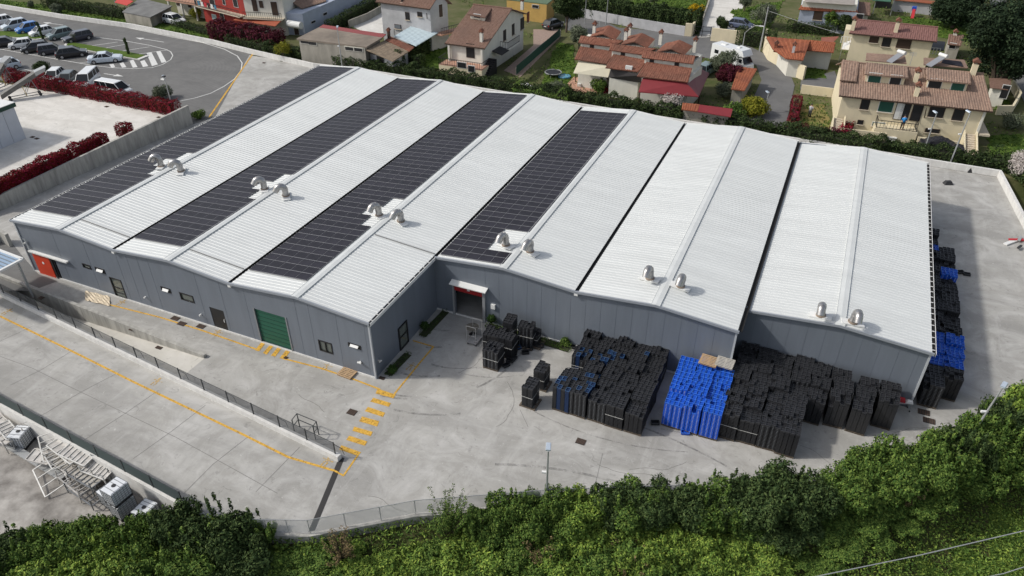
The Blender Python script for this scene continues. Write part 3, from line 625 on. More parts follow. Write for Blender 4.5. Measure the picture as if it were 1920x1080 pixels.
def cmesh(n, kind):
    if (n, kind) not in CM:
        o = column_mesh(n, kind).build('crate_column', CMATS[kind]); CM[(n, kind)] = o.data; bpy.data.objects.remove(o)
    return CM[(n, kind)]
def pallet_mb(mm=0):
    b = MB()
    for k in range(5): b.box((0, -.52+k*.26, .115), (1.2, .13, .022))
    for k in (-1, 0, 1): b.box((k*.53, 0, .055), (.1, 1.16, .1))
    for k in (-1, 1): b.box((0, k*.53, .01), (1.2, .1, .018))
    return b
PALM = pallet_mb().build('pallet', [mat('dark_pallet', (.13, .105, .08), rough=.9)]); PALD = PALM.data; bpy.data.objects.remove(PALM)
m_strap = mat('strap', (.5, .5, .48), rough=.5)
def load(x, y, kind='black', n=16, rz=0., lab='', grp=None, mixed=0, nx=4, ny=3, strap=False):
    t = empty('crate_load', (x, y, 0), rz, label=lab, cat='crate load', group=grp)
    link('pallet', PALD, t)
    if kind == 'black' and random.Random(int(x*77+y*13)).random() < .45: kind = 'dots'
    r_ = random.Random(int(x*131+y*977))
    for i in range(nx):
        for j in range(ny):
            k = kind
            if mixed and r_.random() < mixed: k = 'navy'
            nn = n+(r_.choice([-1, 0, 0, 0, 1]) if r_.random() < .3 else 0)
            if r_.random() < .05: nn -= r_.choice([1, 2, 4])
            o = link('crate_column', cmesh(nn, k), t); o.location = ((i-(nx-1)/2)*CW+r_.uniform(-.008, .008), (j-(ny-1)/2)*CD+r_.uniform(-.012, .012), .13); o.rotation_euler = (r_.uniform(-.012, .012), r_.uniform(-.012, .012), r_.uniform(-.04, .04))
    if strap:
        s = MB(); z = n*LAY*.55+.13; X = nx*CW/2+.006; Y = ny*CD/2+.006
        for a, c in (((-X, -Y, z), (X, -Y, z)), ((X, -Y, z), (X, Y, z)), ((X, Y, z), (-X, Y, z)), ((-X, Y, z), (-X, -Y, z))): s.bar(a, c, .012, .03)
        s.build('strap', m_strap, t)
    return t
ORD = ['first', 'second', 'third', 'fourth', 'fifth', 'sixth', 'seventh', 'eighth', 'ninth', 'tenth']
def fill(px, z, x0, y0, sx, sy, kind, n, what, grp, mixed=None, var=1, jit=.07, strap=.3, skew=0.):
    P = [Gv(*q, z)[:2] for q in px]; cells = []
    xs = [p[0] for p in P]; ys = [p[1] for p in P]
    for j in range(30):
        row = []
        for i in range(40):
            x = x0+i*sx+skew*j; y = y0+j*sy
            if inpoly(x, y, P): row.append((x, y))
        if row: cells.append(row)
    for j, row in enumerate(cells):
        for i, (x, y) in enumerate(row):
            r_ = random.Random(i*31+j*7+len(what)); nn = n+r_.choice([-2, -1, 0, 0, 0, 1])*var
            rr = 'front row' if j == 0 else ('back row' if j == len(cells)-1 else ORD[min(j, 9)]+' row back')
            cc = 'left end' if i == 0 else ('right end' if i == len(row)-1 else ORD[min(i, 9)]+' from left')
            load(x+r_.uniform(-jit, jit), y+r_.uniform(-jit, jit), kind, nn, R(r_.uniform(-3, 3)), '%s, %s, %s' % (what, rr, cc), grp, mixed=(mixed(x, y) if mixed else 0), strap=r_.random() < strap)
B1 = [(1108, 616), (1135, 616), (1180, 628), (1253, 654), (1256, 668), (1247, 700), (1234, 732), (1226, 765), (1216, 796), (1130, 778), (1034, 741), (1058, 712), (1078, 690), (1092, 672), (1083, 655)]
xl = Gv(1040, 733, 2.1)[0]
fill(B1, 2.05, 13.1, 2.85, 1.25, 1.27, 'black', 15, 'black crates in the dense middle block', 'black crate loads in the middle block', mixed=lambda x, y: .22 if x < 14.6 else .015)
B2 = [(1287, 664), (1340, 668), (1377, 688), (1372, 715), (1362, 745), (1352, 782), (1300, 772), (1243, 751), (1260, 715), (1273, 690)]
fill(B2, 2.3, 20.25, 4.4, 1.22, 1.22, 'blue', 18, 'bright blue crates stacked high', 'blue crate loads in front of the hall', jit=.03, strap=0)
B3 = [(1390, 632), (1470, 652), (1540, 672), (1586, 688), (1585, 702), (1554, 732), (1530, 748), (1517, 777), (1496, 808), (1440, 800), (1352, 786), (1367, 740), (1380, 690)]
fill(B3, 2.2, 23.8, 4.9, 1.225, 1.24, 'black', 17, 'black crates right of the blue ones', 'black crate loads in the right block', var=1)
B4 = [(1588, 706), (1628, 694), (1692, 722), (1686, 742), (1655, 752), (1640, 766), (1610, 762), (1570, 748), (1575, 725)]
fill(B4, 2.3, 29.9, 7.5, 1.36, 1.24, 'sheet', 18, 'smooth sided black crates near the corner', 'smooth sided crate loads near the corner', strap=0, skew=.15)
# along the right side of the hall
rs = [(31.2, 'black'), (30.0, 'black'), (28.7, 'blue'), (27.4, 'black'), (26.1, 'blue'), (24.8, 'black'), (23.5, 'black'), (22.2, 'black'), (20.9, 'blue'), (19.6, 'blue'), (18.3, 'blue'), (17.0, 'black'), (15.7, 'black')]
yA = Gv(1760, 428, 2.1)[1]; yB = Gv(1762, 690, 1.2)[1]
k = 0; rows = int((yA-13.2)/1.33)
for j in range(rows+1):
    y = 13.4+j*1.33
    q = [G(0, 0)]
    for i in range(2):
        if j == 0 and i == 1: continue
        if j >= rows-1 and i == 1: continue
        c = 'blue' if (2 <= j <= 4) or (j == rows-5 and i == 1) or (j == rows-2 and i == 0) else 'black'
        load(35.8+i*1.24+rnd.uniform(-.05, .05)+(.1 if 3 <= j <= 5 else 0), y, c, 15+rnd.choice([-1, 0, 1, 2]), R(rnd.uniform(-2, 2)), '%s crates beside the right side wall, %s, %s from the near end' % (c, 'inner' if i == 0 else 'outer', (ORD+['eleventh', 'twelfth', 'thirteenth', 'fourteenth', 'fifteenth', 'sixteenth'])[min(j, 15)]), 'crate loads along the right side wall')
# loose group by the roller door and two loads standing alone
for (px, n, lab, nx, ny) in [((922, 690), 13, 'black crate load nearest the camera in the jumbled group by the roller door', 2, 3), ((948, 668), 14, 'black crate load behind the nearest one in the jumbled group', 2, 3), ((921, 655), 11, 'low black crate load on the left of the jumbled group beside the wire trolley', 2, 3),
                             ((953, 645), 17, 'tallest black crate load at the back of the jumbled group under the wall', 2, 4), ((984, 652), 15, 'narrow black crate load standing right of the jumbled group', 2, 2), ((991, 762), 14, 'black crate load standing alone on the concrete, the nearer of two', 2, 4), ((1012, 728), 13, 'black crate load standing alone just behind the nearer single one', 2, 4), ((1001, 650), 9, 'single slim pile of black crates right of the narrow load', 1, 2)]:
    p = G(*px); load(p[0], p[1]+.35, 'black', n, R(rnd.uniform(-6, 6)+(90 if ny > 3 else 0)), lab, 'black crate loads standing in the open yard', nx=(4 if ny > 3 else nx*2 if ny > 1 else 2), ny=(2 if ny > 3 else ny), strap=True)
# loose crates
def crate_mb():
    b = MB(); b.box((0, 0, .02), (.5, .32, .02)); t = .02
    for s in (-1, 1): b.box((0, s*.16, .1), (.54, t, .16)); b.box((s*.26, 0, .1), (t, .3, .16)); b.box((0, s*.165, .185), (.56, .035, .02), m=1); b.box((s*.265, 0, .185), (.035, .3, .02), m=1)
    return b
lc = crate_mb()
for (px, c, a, lab) in [((963, 664), 'black', .3, 'loose black crate lying nearest the jumbled stacks'), ((970, 655), 'navy', .9, 'loose navy crate in the middle of the scattered ones'), ((977, 648), 'black', -.4, 'loose black crate beside the slim pile'), ((985, 663), 'black', .5, 'loose black crate lying upright leaning on another'),
                        ((949, 687), 'black', 1.1, 'loose black crate just right of the nearest stack'), ((956, 678), 'black', .2, 'loose black crate lying flat in the scattered heap'), ((963, 674), 'black', 1.4, 'upside down black crate in the scattered heap'), ((992, 656), 'black', .7, 'loose black crate farthest right of the scattered ones'), ((1003, 649), 'black', 0, 'loose black crate at the foot of the slim pile'), ((1013, 651), 'black', .4, 'loose black crate close to the planted strip'),
                        ((1080, 641), 'blue', .3, 'loose blue crate against the wall left of the middle block'), ((1072, 652), 'black', .1, 'loose black crate at the end of the planted strip'), ((1284, 813), 'blue', .3, 'loose blue crate lying in front of the blue stacks'), ((1800, 655), 'blue', .6, 'loose blue crate lying right of the side wall stacks'), ((1228, 795), 'black', .4, 'loose black crate at the right foot of the middle block'),
                        ((1800, 512), 'black', .5, 'loose black crate on the side yard beside the stacks'), ((1812, 516), 'black', .1, 'loose flat black crate farthest out on the side yard'), ((1777, 344), 'black', .2, 'loose black crate lying at the far end of the side yard'), ((1240, 690), 'black', .8, 'loose black crate between the middle block and the wall')]:
    p = G(*px); o = lc.build('crate', {'black': [m_cb, m_cr], 'blue': [m_bl, m_blr], 'navy': [m_db, m_dbr]}[c], label=lab, cat='crate', group='loose crates on the yard'); o.location = (p[0], p[1], .02); o.rotation_euler = (.0 if a < 1.3 else math.pi, 0, a)
    if a >= 1.3: o.location.z = .22
# pallets
def pal(px, z, m, lab, a=0., sc=1., z0=0.02):
    p = G(*px, z); o = MB()
    for k in range(7): o.box((0, -.48+k*.16, .12), (1.2, .11, .022))
    for k in (-1, 0, 1): o.box((k*.52, 0, .06), (.1, 1.0, .1))
    for k in (-1, 1): o.box((0, k*.45, .01), (1.2, .1, .018))
    o = o.build('pallet', m, label=lab, cat='pallet', group='wooden pallets'); o.location = (p[0], p[1], z); o.rotation_euler = (0, 0, a); return o
pal((652, 700), .02, m_wood, 'wooden pallet lying by the grey wall next to the yellow line', R(-3))
pal((1329, 678), 2.45, m_wood, 'wooden pallet lying on top of the blue crates', R(-4)); pal((1359, 682), 2.47, m_woodg, 'grey pallet on top of the blue crates against the wall corner', R(-3))
# wire roll trolleys
m_wire = mat('zinc_wire', (.5, .5, .5), rough=.35, metal=.6)
def trolley(px, lab, a=0.):
    p = G(*px); t = empty('roll_trolley', (p[0], p[1], 0), a, label=lab, cat='roll trolley', group='wire roll trolleys')
    b = MB(); b.box((0, 0, .2), (.8, 1.1, .03)); b.build('platform', m_wire, t)
    for s in (-1, 1):
        b = MB()
        for x in (-.38, .38): b.bar((x, s*.54, .2), (x, s*.54, 1.75), .03)
        b.bar((-.38, s*.54, 1.75), (.38, s*.54, 1.75), .03); b.bar((-.38, s*.54, .9), (.38, s*.54, .9), .02)
        b.build('end_frame', m_wire, t)
    for x in (-.33, .33):
        for y in (-.48, .48): b = MB(); b.tube([(x-.02, y, .08), (x+.02, y, .08)], .075, 10); b.build('wheel', m_dark, t)
trolley((890, 640), 'empty wire roll trolley left of the jumbled black crates'); trolley((1070, 735), 'empty wire roll trolley standing left of the middle crate block', .2)
b = MB(); p = G(886, 627); b.tube([(0, 0, .72), (0, 0, .76)], .5, 24); b.build('table_top', mat('weathered_disc', (.13, .12, .10), noise=.3, nscale=6)); bpy.data.objects.remove(bpy.data.objects['table_top'])
t = empty('round_table', (p[0], p[1], 0), label='round dark table beside the wire trolley by the roller door', cat='table')
b = MB(); b.tube([(0, 0, .72), (0, 0, .76)], .5, 24); b.build('tabletop', MATS['weathered_disc'], t); b = MB(); b.tube([(0, 0, 0), (0, 0, .72)], .04, 8); b.build('leg', m_dark, t); b = MB(); b.tube([(0, 0, 0), (0, 0, .03)], .28, 16); b.build('foot', m_dark, t)
b = MB(); p = G(837, 577); b.tube([(0, 0, 0), (0, 0, .45), (0, 0, .5), (0, 0, .62)], [.17, .2, .2, .12], 14); b.build('litter_bin', m_dark, label='black round bin at the inner corner beside the roller door', cat='bin').location = tuple(p)
# small trolley with red and white sacks at the right corner
p = G(1690, 768); t = empty('hand_cart', (p[0], p[1], 0), R(20), label='metal hand cart with a red and white sack by the right corner of the hall', cat='cart')
b = MB(); b.box((0, 0, .75), (1.0, .5, .03)); b.build('platform', m_wire, t)
for x in (-.45, .45):
    for y in (-.2, .2): b = MB(); b.bar((x, y, .1), (x, y, .75), .03); b.build('leg', m_wire, t); b = MB(); b.tube([(x-.02, y, .07), (x+.02, y, .07)], .07, 8); b.build('wheel', m_dark, t)
b = MB(); b.box((-.2, 0, .86), (.5, .4, .18), tp=.7); b.build('sack', [mat('red_cloth', (.45, .03, .04))], label='red and white sacks lying on the metal hand cart', cat='sack', org=(0, 0, 0)).location = (p[0], p[1], 0)
b = MB(); b.box((.3, 0, .84), (.45, .3, .14), tp=.7); b.build('sack', [m_trim], label='white sack on the right end of the metal hand cart', cat='sack').location = (p[0], p[1], 0)
# planting strips in the notch and along the wall
m_soil = mat('planting_soil', (.035, .03, .02), col2=(.04, .06, .02), nscale=3, rough=.95)
m_box = leafmat('box_leaf', (.035, .07, .015)); m_hedge = leafmat('hedge_leaf', (.038, .06, .02), isl=.6); m_hedge2 = leafmat('light_leaf', (.10, .19, .02), isl=.5)
m_redl = leafmat('red_leaf', (.17, .010, .013), isl=.7); m_plum = leafmat('plum_leaf', (.075, .012, .02), isl=.5); m_oli = leafmat('olive_leaf', (.12, .14, .09), isl=.35); m_yell = leafmat('yellow_leaf', (.42, .28, .02), isl=.4)
m_dkl = leafmat('dark_leaf', (.05, .08, .026), isl=.6); m_mid = leafmat('mid_leaf', (.088, .145, .03), isl=.55); m_bright = leafmat('bright_leaf', (.15, .225, .04), isl=.5); m_bloss = leafmat('blossom', (.50, .45, .42), isl=.25); m_pine = leafmat('pine_leaf', (.022, .038, .018), isl=.6); m_bark = mat('bark', (.10, .075, .055), rough=.9, noise=.3, nscale=6, stretch=(3, 3, .5)); m_autl = leafmat('autumn_leaf', (.22, .10, .015), isl=.4); m_yg = leafmat('spring_leaf', (.20, .20, .02), isl=.4)
def leaves(cents, n, size, seed=1, flat=.0, up=0., asp=1.6):
    """leaf faces spread through balls (x,y,z,rx,ry,rz); returns a mesh"""
    g = np.random.default_rng(seed); C = np.array(cents, float); w = (C[:, 3]*C[:, 4]*C[:, 5])**(2/3); w /= w.sum()
    idx = g.choice(len(C), n, p=w); d = g.normal(size=(n, 3)); d /= np.linalg.norm(d, axis=1)[:, None]
    r = g.uniform(.55, 1.06, n)**.6; lump = 1+.13*np.sin(d[:, 0]*7+idx)+.13*np.sin(d[:, 1]*8+idx*2)+.1*np.sin(d[:, 2]*9+idx)
    P = C[idx, :3]+d*(r*lump)[:, None]*C[idx, 3:6]
    return leafquads(P, d, size, g, up, asp)
def leafquads(P, d, size, g, up=0., asp=1.6):
    n = len(P); nrm = d+g.normal(size=(n, 3))*.75; nrm[:, 2] += .45+up; nrm /= np.linalg.norm(nrm, axis=1)[:, None]
    t = np.cross(nrm, g.normal(size=(n, 3))); t /= np.linalg.norm(t, axis=1)[:, None]; s = np.cross(nrm, t)
    a = size*g.uniform(.55, 1.3, n)[:, None]/2
    V = np.stack([P-t*a*asp, P-s*a*.7+nrm*a*.2, P+t*a*asp, P+s*a*.7+nrm*a*.2], 1).reshape(-1, 3)
    me = bpy.data.meshes.new('leaves'); me.vertices.add(4*n); me.vertices.foreach_set('co', V.ravel().astype(np.float32))
    me.loops.add(4*n); me.loops.foreach_set('vertex_index', np.arange(4*n, dtype=np.int32)); me.polygons.add(n)
    me.polygons.foreach_set('loop_start', np.arange(0, 4*n, 4, dtype=np.int32)); me.polygons.foreach_set('loop_total', np.full(n, 4, dtype=np.int32)); me.update(calc_edges=True)
    return me
def boxleaves(a, b, w, h, n, size, seed=1, z=0., wob=.12):
    "clipped hedge from a to b: leaves over its top and sides"
    g = np.random.default_rng(seed); a = np.array(a[:2], float); b = np.array(b[:2], float); L = np.linalg.norm(b-a); t = (b-a)/L; s = np.array([-t[1], t[0]])
    per = w+2*h; u = g.uniform(-w*.2, L+w*.2, n); q = g.uniform(0, per, n); side = np.where(q < h, -1, np.where(q < h+w, 0, 1))
    off = np.where(side == -1, -w/2, np.where(side == 1, w/2, q-h-w/2)); zz = np.where(side == 0, h, np.where(side < 0, q, q-h-w))
    wv = wob*(np.sin(u*1.9+zz)+np.sin(u*.83+2)+.8*np.sin(u*4.1)); rr = g.uniform(.75, 1.05, n)
    off = off*rr+np.sign(off)*wv*.6*(side != 0); zz = np.where(side == 0, h*g.uniform(.85, 1.04, n)+wv, zz*(1+.02*wv))
    e = g.random(n) < 2*w*h/(L*per+2*w*h); u = np.where(e, np.where(g.random(n) < .5, -w*.2, L+w*.2)*1.0, u); off = np.where(e, g.uniform(-w/2, w/2, n), off); zz = np.where(e, g.uniform(0, h, n), zz)
    P = np.stack([a[0]+t[0]*u+s[0]*off, a[1]+t[1]*u+s[1]*off, z+np.maximum(.03, zz)], 1)
    d = np.stack([s[0]*np.sign(off)*(side != 0), s[1]*np.sign(off)*(side != 0), (side == 0)*1.], 1)
    return leafquads(P, d, size, g)
def hedge(a, b, w, h, m, lab, dens=95, size=.14, z=0., cat='hedge', group=None, seed=1, wob=.12, core=True):
    L = math.dist(a[:2], b[:2]); n = int(L*(w+2*h)*dens); me = boxleaves(a, b, w, h, n, size, seed, z, wob); me.materials.append(m)
    t = empty('hedge', (0, 0, 0), label=lab, cat=cat, group=group); link('foliage', me, t)
    if core:
        c = MB(); A = Vector((a[0], a[1], z+h*.4)); B = Vector((b[0], b[1], z+h*.4)); e_ = (B-A).normalized()*min(.45, L*.3); c.bar(A+e_, B-e_, w*.45, h*.7); c.build('branches', mat('twig_core', (.018, .020, .010), rough=1.), t)
    return t
for (q, lab) in [([(790, 632), (840, 582), (818, 577), (803, 600)], ''), ([(720, 708), (738, 708), (772, 670), (756, 664)], '')]: pass
def strip(a, b, w, lab, m, n=3, hh=.22, seed=3):
    t = empty('planting_bed', (0, 0, 0), label=lab, cat='planting bed', group='planting beds at the foot of the walls'); A = Vector((*a, 0)); B = Vector((*b, 0)); d = (B-A).normalized(); s = Vector((-d.y, d.x, 0))*w/2
    q = MB(); q.prism([(A+s)[:2], (B+s)[:2], (B-s)[:2], (A-s)[:2]], .0, .03); q.build('soil', m_soil, t)
    me = boxleaves(a, b, w*.8, hh, int((B-A).length*260*w), .07, seed); me.materials.append(m); link('ground_plants', me, t)
strip(Gv(727, 703)[:2], Gv(765, 664)[:2], .62, 'dark planting bed at the foot of the notch wall, near the corner', m_dkl)
strip(Gv(792, 630)[:2], Gv(836, 584)[:2], .62, 'dark planting bed along the notch wall, near the inner corner', m_dkl, seed=5)
strip(Gv(915, 610)[:2], Gv(1068, 655)[:2], .8, 'green planting bed along the wall behind the black crates', m_mid, seed=6)
def ball(px, r, z, m, lab, n=700, dz=0., size=.08, sq=1.):
    p = G(*px); me = leaves([(0, 0, z, r, r, r*sq)], n, size, int(px[0])); me.materials.append(m); t = empty('bush', (p[0], p[1], dz), label=lab, cat='bush', group=None); link('foliage', me, t)
    b = MB(); b.tube([(0, 0, 0), (0, 0, z)], .03, 6); b.build('stem', m_bark, t); return t
ball((737, 700), .3, .42, m_box, 'small clipped ball bush in the bed by the grey corner', 900); ball((797, 618), .3, .4, m_box, 'small clipped ball bush in the bed near the inner corner', 900); ball((922, 612), .32, .75, m_box, 'ball bush on a stem right of the roller door', 900); ball((1059, 648), .32, .4, m_mid, 'round green bush at the end of the planting bed', 900)
# foil sheet by the wall
b = MB(); pts = [(162, 552), (176, 546), (208, 556), (208, 564), (195, 566), (180, 560)]; P = [Gv(*q) for q in pts]
g_ = [Gv(160+i*4.2, 546+j*3.6+i*1.0) for j in range(6) for i in range(12)]
b.add([(p[0], p[1], .03+.1*abs(math.sin(k*1.7))*abs(math.cos(k*.61))) for k, p in enumerate(g_)], [(j*12+i, j*12+i+1, (j+1)*12+i+1, (j+1)*12+i) for j in range(5) for i in range(11)])
b.build('plastic_sheet', mat('cream_sheet', (.62, .52, .38), rough=.6), label='crumpled cream sheet lying at the foot of the grey wall', cat='sheet', ng=True)
# ---------------- lamp posts ----------------
m_gal = mat('galvanised', (.38, .39, .39), rough=.4, metal=.3)
def lamp(base, h, lean, lab, kind='single', z=0., dirr=0., at=None):
    p = at or G(*base, z); t = empty('lamp_post', tuple(p), label=lab, cat='lamp post', group='lamp posts round the yard'); b = MB(); b.tube([(0, 0, 0), (lean[0]*.5, lean[1]*.5, h*.5), (*lean, h)], [.08, .07, .05], 10); b.build('pole', m_gal, t)
    b = MB(); c, s = math.cos(dirr), math.sin(dirr); b.hexa([(lean[0]-.15*s, lean[1]+.15*c, h), (lean[0]+.15*s, lean[1]-.15*c, h), (lean[0]+.15*s+.5*c, lean[1]-.15*c+.5*s, h+.1), (lean[0]-.15*s+.5*c, lean[1]+.15*c+.5*s, h+.1)], [(lean[0]-.12*s, lean[1]+.12*c, h+.1), (lean[0]+.12*s, lean[1]-.12*c, h+.1), (lean[0]+.12*s+.48*c, lean[1]-.12*c+.48*s, h+.18), (lean[0]-.12*s+.48*c, lean[1]+.12*c+.48*s, h+.18)]); b.build('lamp_head', mat('lamp_grey', (.55, .62, .70), rough=.3, metal=.4), t)
    if kind == 'camera': b = MB(); b.box((lean[0]*.6-.15, lean[1]*.6, h*.6), (.35, .14, .12), .3); b.build('camera', m_trim, t)
    if kind == 'twin': b = MB(); b.box((lean[0]-.3, lean[1], h-.25), (.5, .25, .12)); b.build('floodlight', m_trim, t); b = MB(); b.box((lean[0], lean[1], h+.15), (.3, .3, .15)); b.build('siren', m_dark, t)
    return t
lamp((1024, 945), 4.5, (0, 0), 'thin lamp post rising from the shrubs at the near edge of the yard', 'camera', dirr=1.9)
lamp((1808, 838), 5.0, (.55, .35), 'grey lamp post at the right edge of the yard beside the hedge', 'camera', dirr=1.2)
lamp((325, 208), 4.2, (0, 0), 'lamp post with floodlights at the end of the long red hedge', 'twin', UY, dirr=2.6)
_d = FW*FPX+RT*(632-960)-UP*(52-540); _p = CAM+_d*(54.2-CAM[1])/_d[1]; lamp((0, 0), float(_p[2]), (0, 0), 'pale lamp post between the first two roof bays against the brown shed', 'camera', dirr=2, at=(float(_p[0]), 54.2, 0))
lamp((1780, 310), 6.0, (.2, .2), 'lamp post behind the right end of the hall near the steps', 'camera', dirr=2.5)
lamp((1732, 285), 4.6, (0, 0), 'lamp post in front of the big house by the covered car', 'camera', dirr=2.4)
lamp((1432, 212), 2.5, (.1, .3), 'small street lamp beside the road behind the hall', 'x', dirr=2.4)
# ---------------- fences ----------------
def meshmat(name, col, alpha):
    m = bpy.data.materials.new(name); m.use_nodes = True; nt = m.node_tree; N = nt.nodes; L = nt.links; b = N['Principled BSDF']; b.inputs['Base Color'].default_value = (*col, 1); b.inputs['Roughness'].default_value = .8
    t = N.new('ShaderNodeBsdfTransparent'); x = N.new('ShaderNodeMixShader'); x.inputs[0].default_value = alpha; L.new(t.outputs[0], x.inputs[1]); L.new(b.outputs[0], x.inputs[2]); L.new(x.outputs[0], N['Material Output'].inputs[0]); return m
m_net = meshmat('wire_netting', (.09, .095, .10), .5); m_gnet = meshmat('green_netting', (.035, .055, .055), .93)
m_post = mat('fence_post', (.045, .05, .052), rough=.5)
def netfence(a, b, z, h, n, lab, m, lean=(0, 0), hoops=False):
    A = Vector((*a, z)); B = Vector((*b, z)); t = empty('mesh_fence', tuple(A), label=lab, cat='fence'); D = B-A; e = Vector((lean[0], lean[1], h))
    q = MB(); q.add([(0, 0, 0), D, D+e, e], [(0, 1, 2, 3)]); q.build('netting', m, t, ng=True)
    q = MB(); q.bar(e, D+e, .03); q.build('top_rail', m_post, t)
    for k in range(n+1):
        q = MB(); p = D*(k/n); q.bar(p, p+e+Vector((0, 0, .06)), .06)
        if hoops and k % 2 == 0: q.tube([p+e*.9, p+Vector((.5, .1, h*.6)), p+Vector((.6, .12, .05))], .02, 5)
        q.build('post', m_post, t)
netfence((-50, Fy(-50)-.2), (1.6, -7.3), .42, .95, 22, 'dark wire mesh fence with posts on the long low concrete wall', m_net, hoops=True)
netfence((-45, Ny(-45)-.1), (-4.5, -14.05), .2, 1.0, 16, 'green windbreak netting fence between the concrete yard and the junk yard', m_gnet)
m_wm = meshmat('white_mesh', (.6, .6, .6), .4)
t = empty('wire_fence', (0, 0, 0), label='thin galvanised mesh fence at the near edge of the yard', cat='fence')
q = MB()
for (ax, ay), (bx, by) in zip(EDGE[1:5], EDGE[2:6]):
    q.add([(ax, ay, .15), (bx, by, .15), (bx, by, 1.25), (ax, ay, 1.25)], [(0, 1, 2, 3)])
q.build('netting', m_wm, t, ng=True); q = MB()
for (ax, ay), (bx, by) in zip(EDGE[1:5], EDGE[2:6]): q.bar((ax, ay, 1.25), (bx, by, 1.25), .03)
q.build('top_rail', m_gal, t)
for (ax, ay), (bx, by) in zip(EDGE[1:5], EDGE[2:6]):
    for k in range(3): f = k/3; q = MB(); x, y = ax+(bx-ax)*f, ay+(by-ay)*f; q.bar((x, y, 0), (x, y, 1.27), .04); q.build('post', m_gal, t)
# steel step frame at the end of the ramp fence
t = empty('railing', (0, 0, 0), label='open steel guard rail straddling the low wall near the crossing', cat='railing')
a = G(553, 812); c = G(592, 824); a2 = G(562, 800); c2 = G(598, 815)
q = MB()
for p in (a, a2, c, c2): q.bar(tuple(p), (p[0], p[1], 1.2), .05)
for z in (.65, 1.2):
    for u, v in ((a, a2), (a2, c2), (c2, c)): q.bar((u[0], u[1], z), (v[0], v[1], z), .04)
q.build('frame', m_post, t)
# ---------------- junk yard ----------------
m_ibc = mat('tank_white', (.66, .68, .70), rough=.35); m_cage = mat('cage_steel', (.20, .21, .22), rough=.4, metal=.4); m_raw = mat('raw_metal', (.50, .48, .45), rough=.45, metal=.3, noise=.3, nscale=2)
ibm = {}
def ibc(p, rz, lab):
    t = empty('water_tank', p, rz, label=lab, cat='tank', group='white caged water tanks')
    b = MB(); b.box((0, 0, .65), (.94, 1.14, .98)); b.box((0, 0, 1.155), (.84, 1.04, .03)); b.build('tank', m_ibc, t)
    b = MB(); b.tube([(0, 0, 1.17), (0, 0, 1.20)], .13, 14); b.build('lid', m_dark, t)
    b = MB()
    for z in (.2, .36, .52, .68, .84, 1.0, 1.14):
        for (x0, y0, x1, y1) in ((-.49, -.59, .49, -.59), (.49, -.59, .49, .59), (.49, .59, -.49, .59), (-.49, .59, -.49, -.59)): b.bar((x0, y0, z), (x1, y1, z), .02)
    for k in range(6):
        x = -.49+k*.196
        for y in (-.59, .59): b.bar((x, y, .14), (x, y, 1.15), .02)
    for k in range(7):
        y = -.59+k*.197
        for x in (-.49, .49): b.bar((x, y, .14), (x, y, 1.15), .02)
    for y in (-.3, .1, .35): b.bar((-.49, y, 1.18), (.49, y, 1.18), .025)
    b.build('cage', m_cage, t)
    b = MB(); b.box((0, 0, .12), (1.0, 1.2, .03)); 
    for x in (-.43, 0, .43): b.box((x, 0, .05), (.1, 1.2, .1))
    b.build('pallet', m_dark, t)
AJ = math.atan2(Ny(-5)-Ny(-15), 10)
def JP(x, y, z=JZ): return Gv(x, y, z)
for (px, dz, a, lab) in [((46, 832), 0, .5, 'white caged tank alone at the left among the steel frames'), ((236, 960), 0, .06, 'lower white caged tank carrying a second one, by the netting'), ((236, 962), 1.32, .1, 'white caged tank standing on top of another'), ((215, 940), 0, .0, 'white caged tank partly hidden behind the stacked pair'), ((280, 975), 0, .2, 'white caged tank half under the dark tree')]:
    p = JP(px[0], px[1]); ibc((p[0], p[1], JZ+dz), AJ+a-.1, lab)
def frame(px, L, W, z, rz, lab, nb=6, slab=False, tilt=(0, 0), m=None, legs=0.):
    p = JP(*px); t = empty('steel_frame', (p[0], p[1], JZ+z), rz, label=lab, cat='steel frame', group='scrap steel frames in the lower yard'); t.rotation_euler = (tilt[0], tilt[1], rz); m = m or m_raw
    b = MB()
    for s in (-1, 1): b.bar((-L/2, s*W/2, 0), (L/2, s*W/2, 0), .07)
    for k in (0, nb): x = -L/2+L*k/nb; b.bar((x, -W/2, 0), (x, W/2, 0), .06)
    b.build('side_rails', m, t)
    for k in range(1, nb): b = MB(); x = -L/2+L*k/nb; b.bar((x, -W/2, 0), (x, W/2, 0), .045); b.build('cross_bar', m, t)
    if slab: b = MB(); b.box((0, 0, -.05), (L*.96, W*.9, .04)); b.build('tray', m_woodg if slab == 2 else m_raw, t)
    if legs:
        for sx in (-1, 1):
            for sy in (-1, 1): b = MB(); b.bar((sx*L/2, sy*W/2, -legs), (sx*L/2, sy*W/2, .5), .06); b.build('leg', m, t)
m_whf = mat('white_frame_paint', (.62, .61, .58), rough=.5, noise=.15, nscale=3)
frame((100, 902), 2.6, 1.5, .5, AJ-.35, 'bare light steel frame lying tilted on the stained ground', 3, m=m_whf, tilt=(.25, .1))
frame((140, 871), 2.8, 1.2, 1.45, AJ-.1, 'white panelled frame on top of the scrap heap by the netting', 5, slab=1, m=m_whf)
frame((138, 888), 3.4, 1.1, .9, AJ-.05, 'long slatted conveyor frame in the middle of the scrap heap', 9, slab=2, legs=.8)
frame((182, 890), 2.2, 1.2, 1.2, AJ-.05, 'slatted rack frame at the right upper side of the scrap heap', 6, slab=2, legs=1.1)
frame((176, 910), 2.2, 1.3, 1.0, AJ+.0, 'dark legged rack standing in front of the scrap heap', 6, slab=2, m=m_cage, legs=.95)
frame((165, 932), 2.6, .9, .45, AJ-.05, 'dark steel ladder frame lowest in front of the scrap heap', 6, m=m_cage, legs=.4)
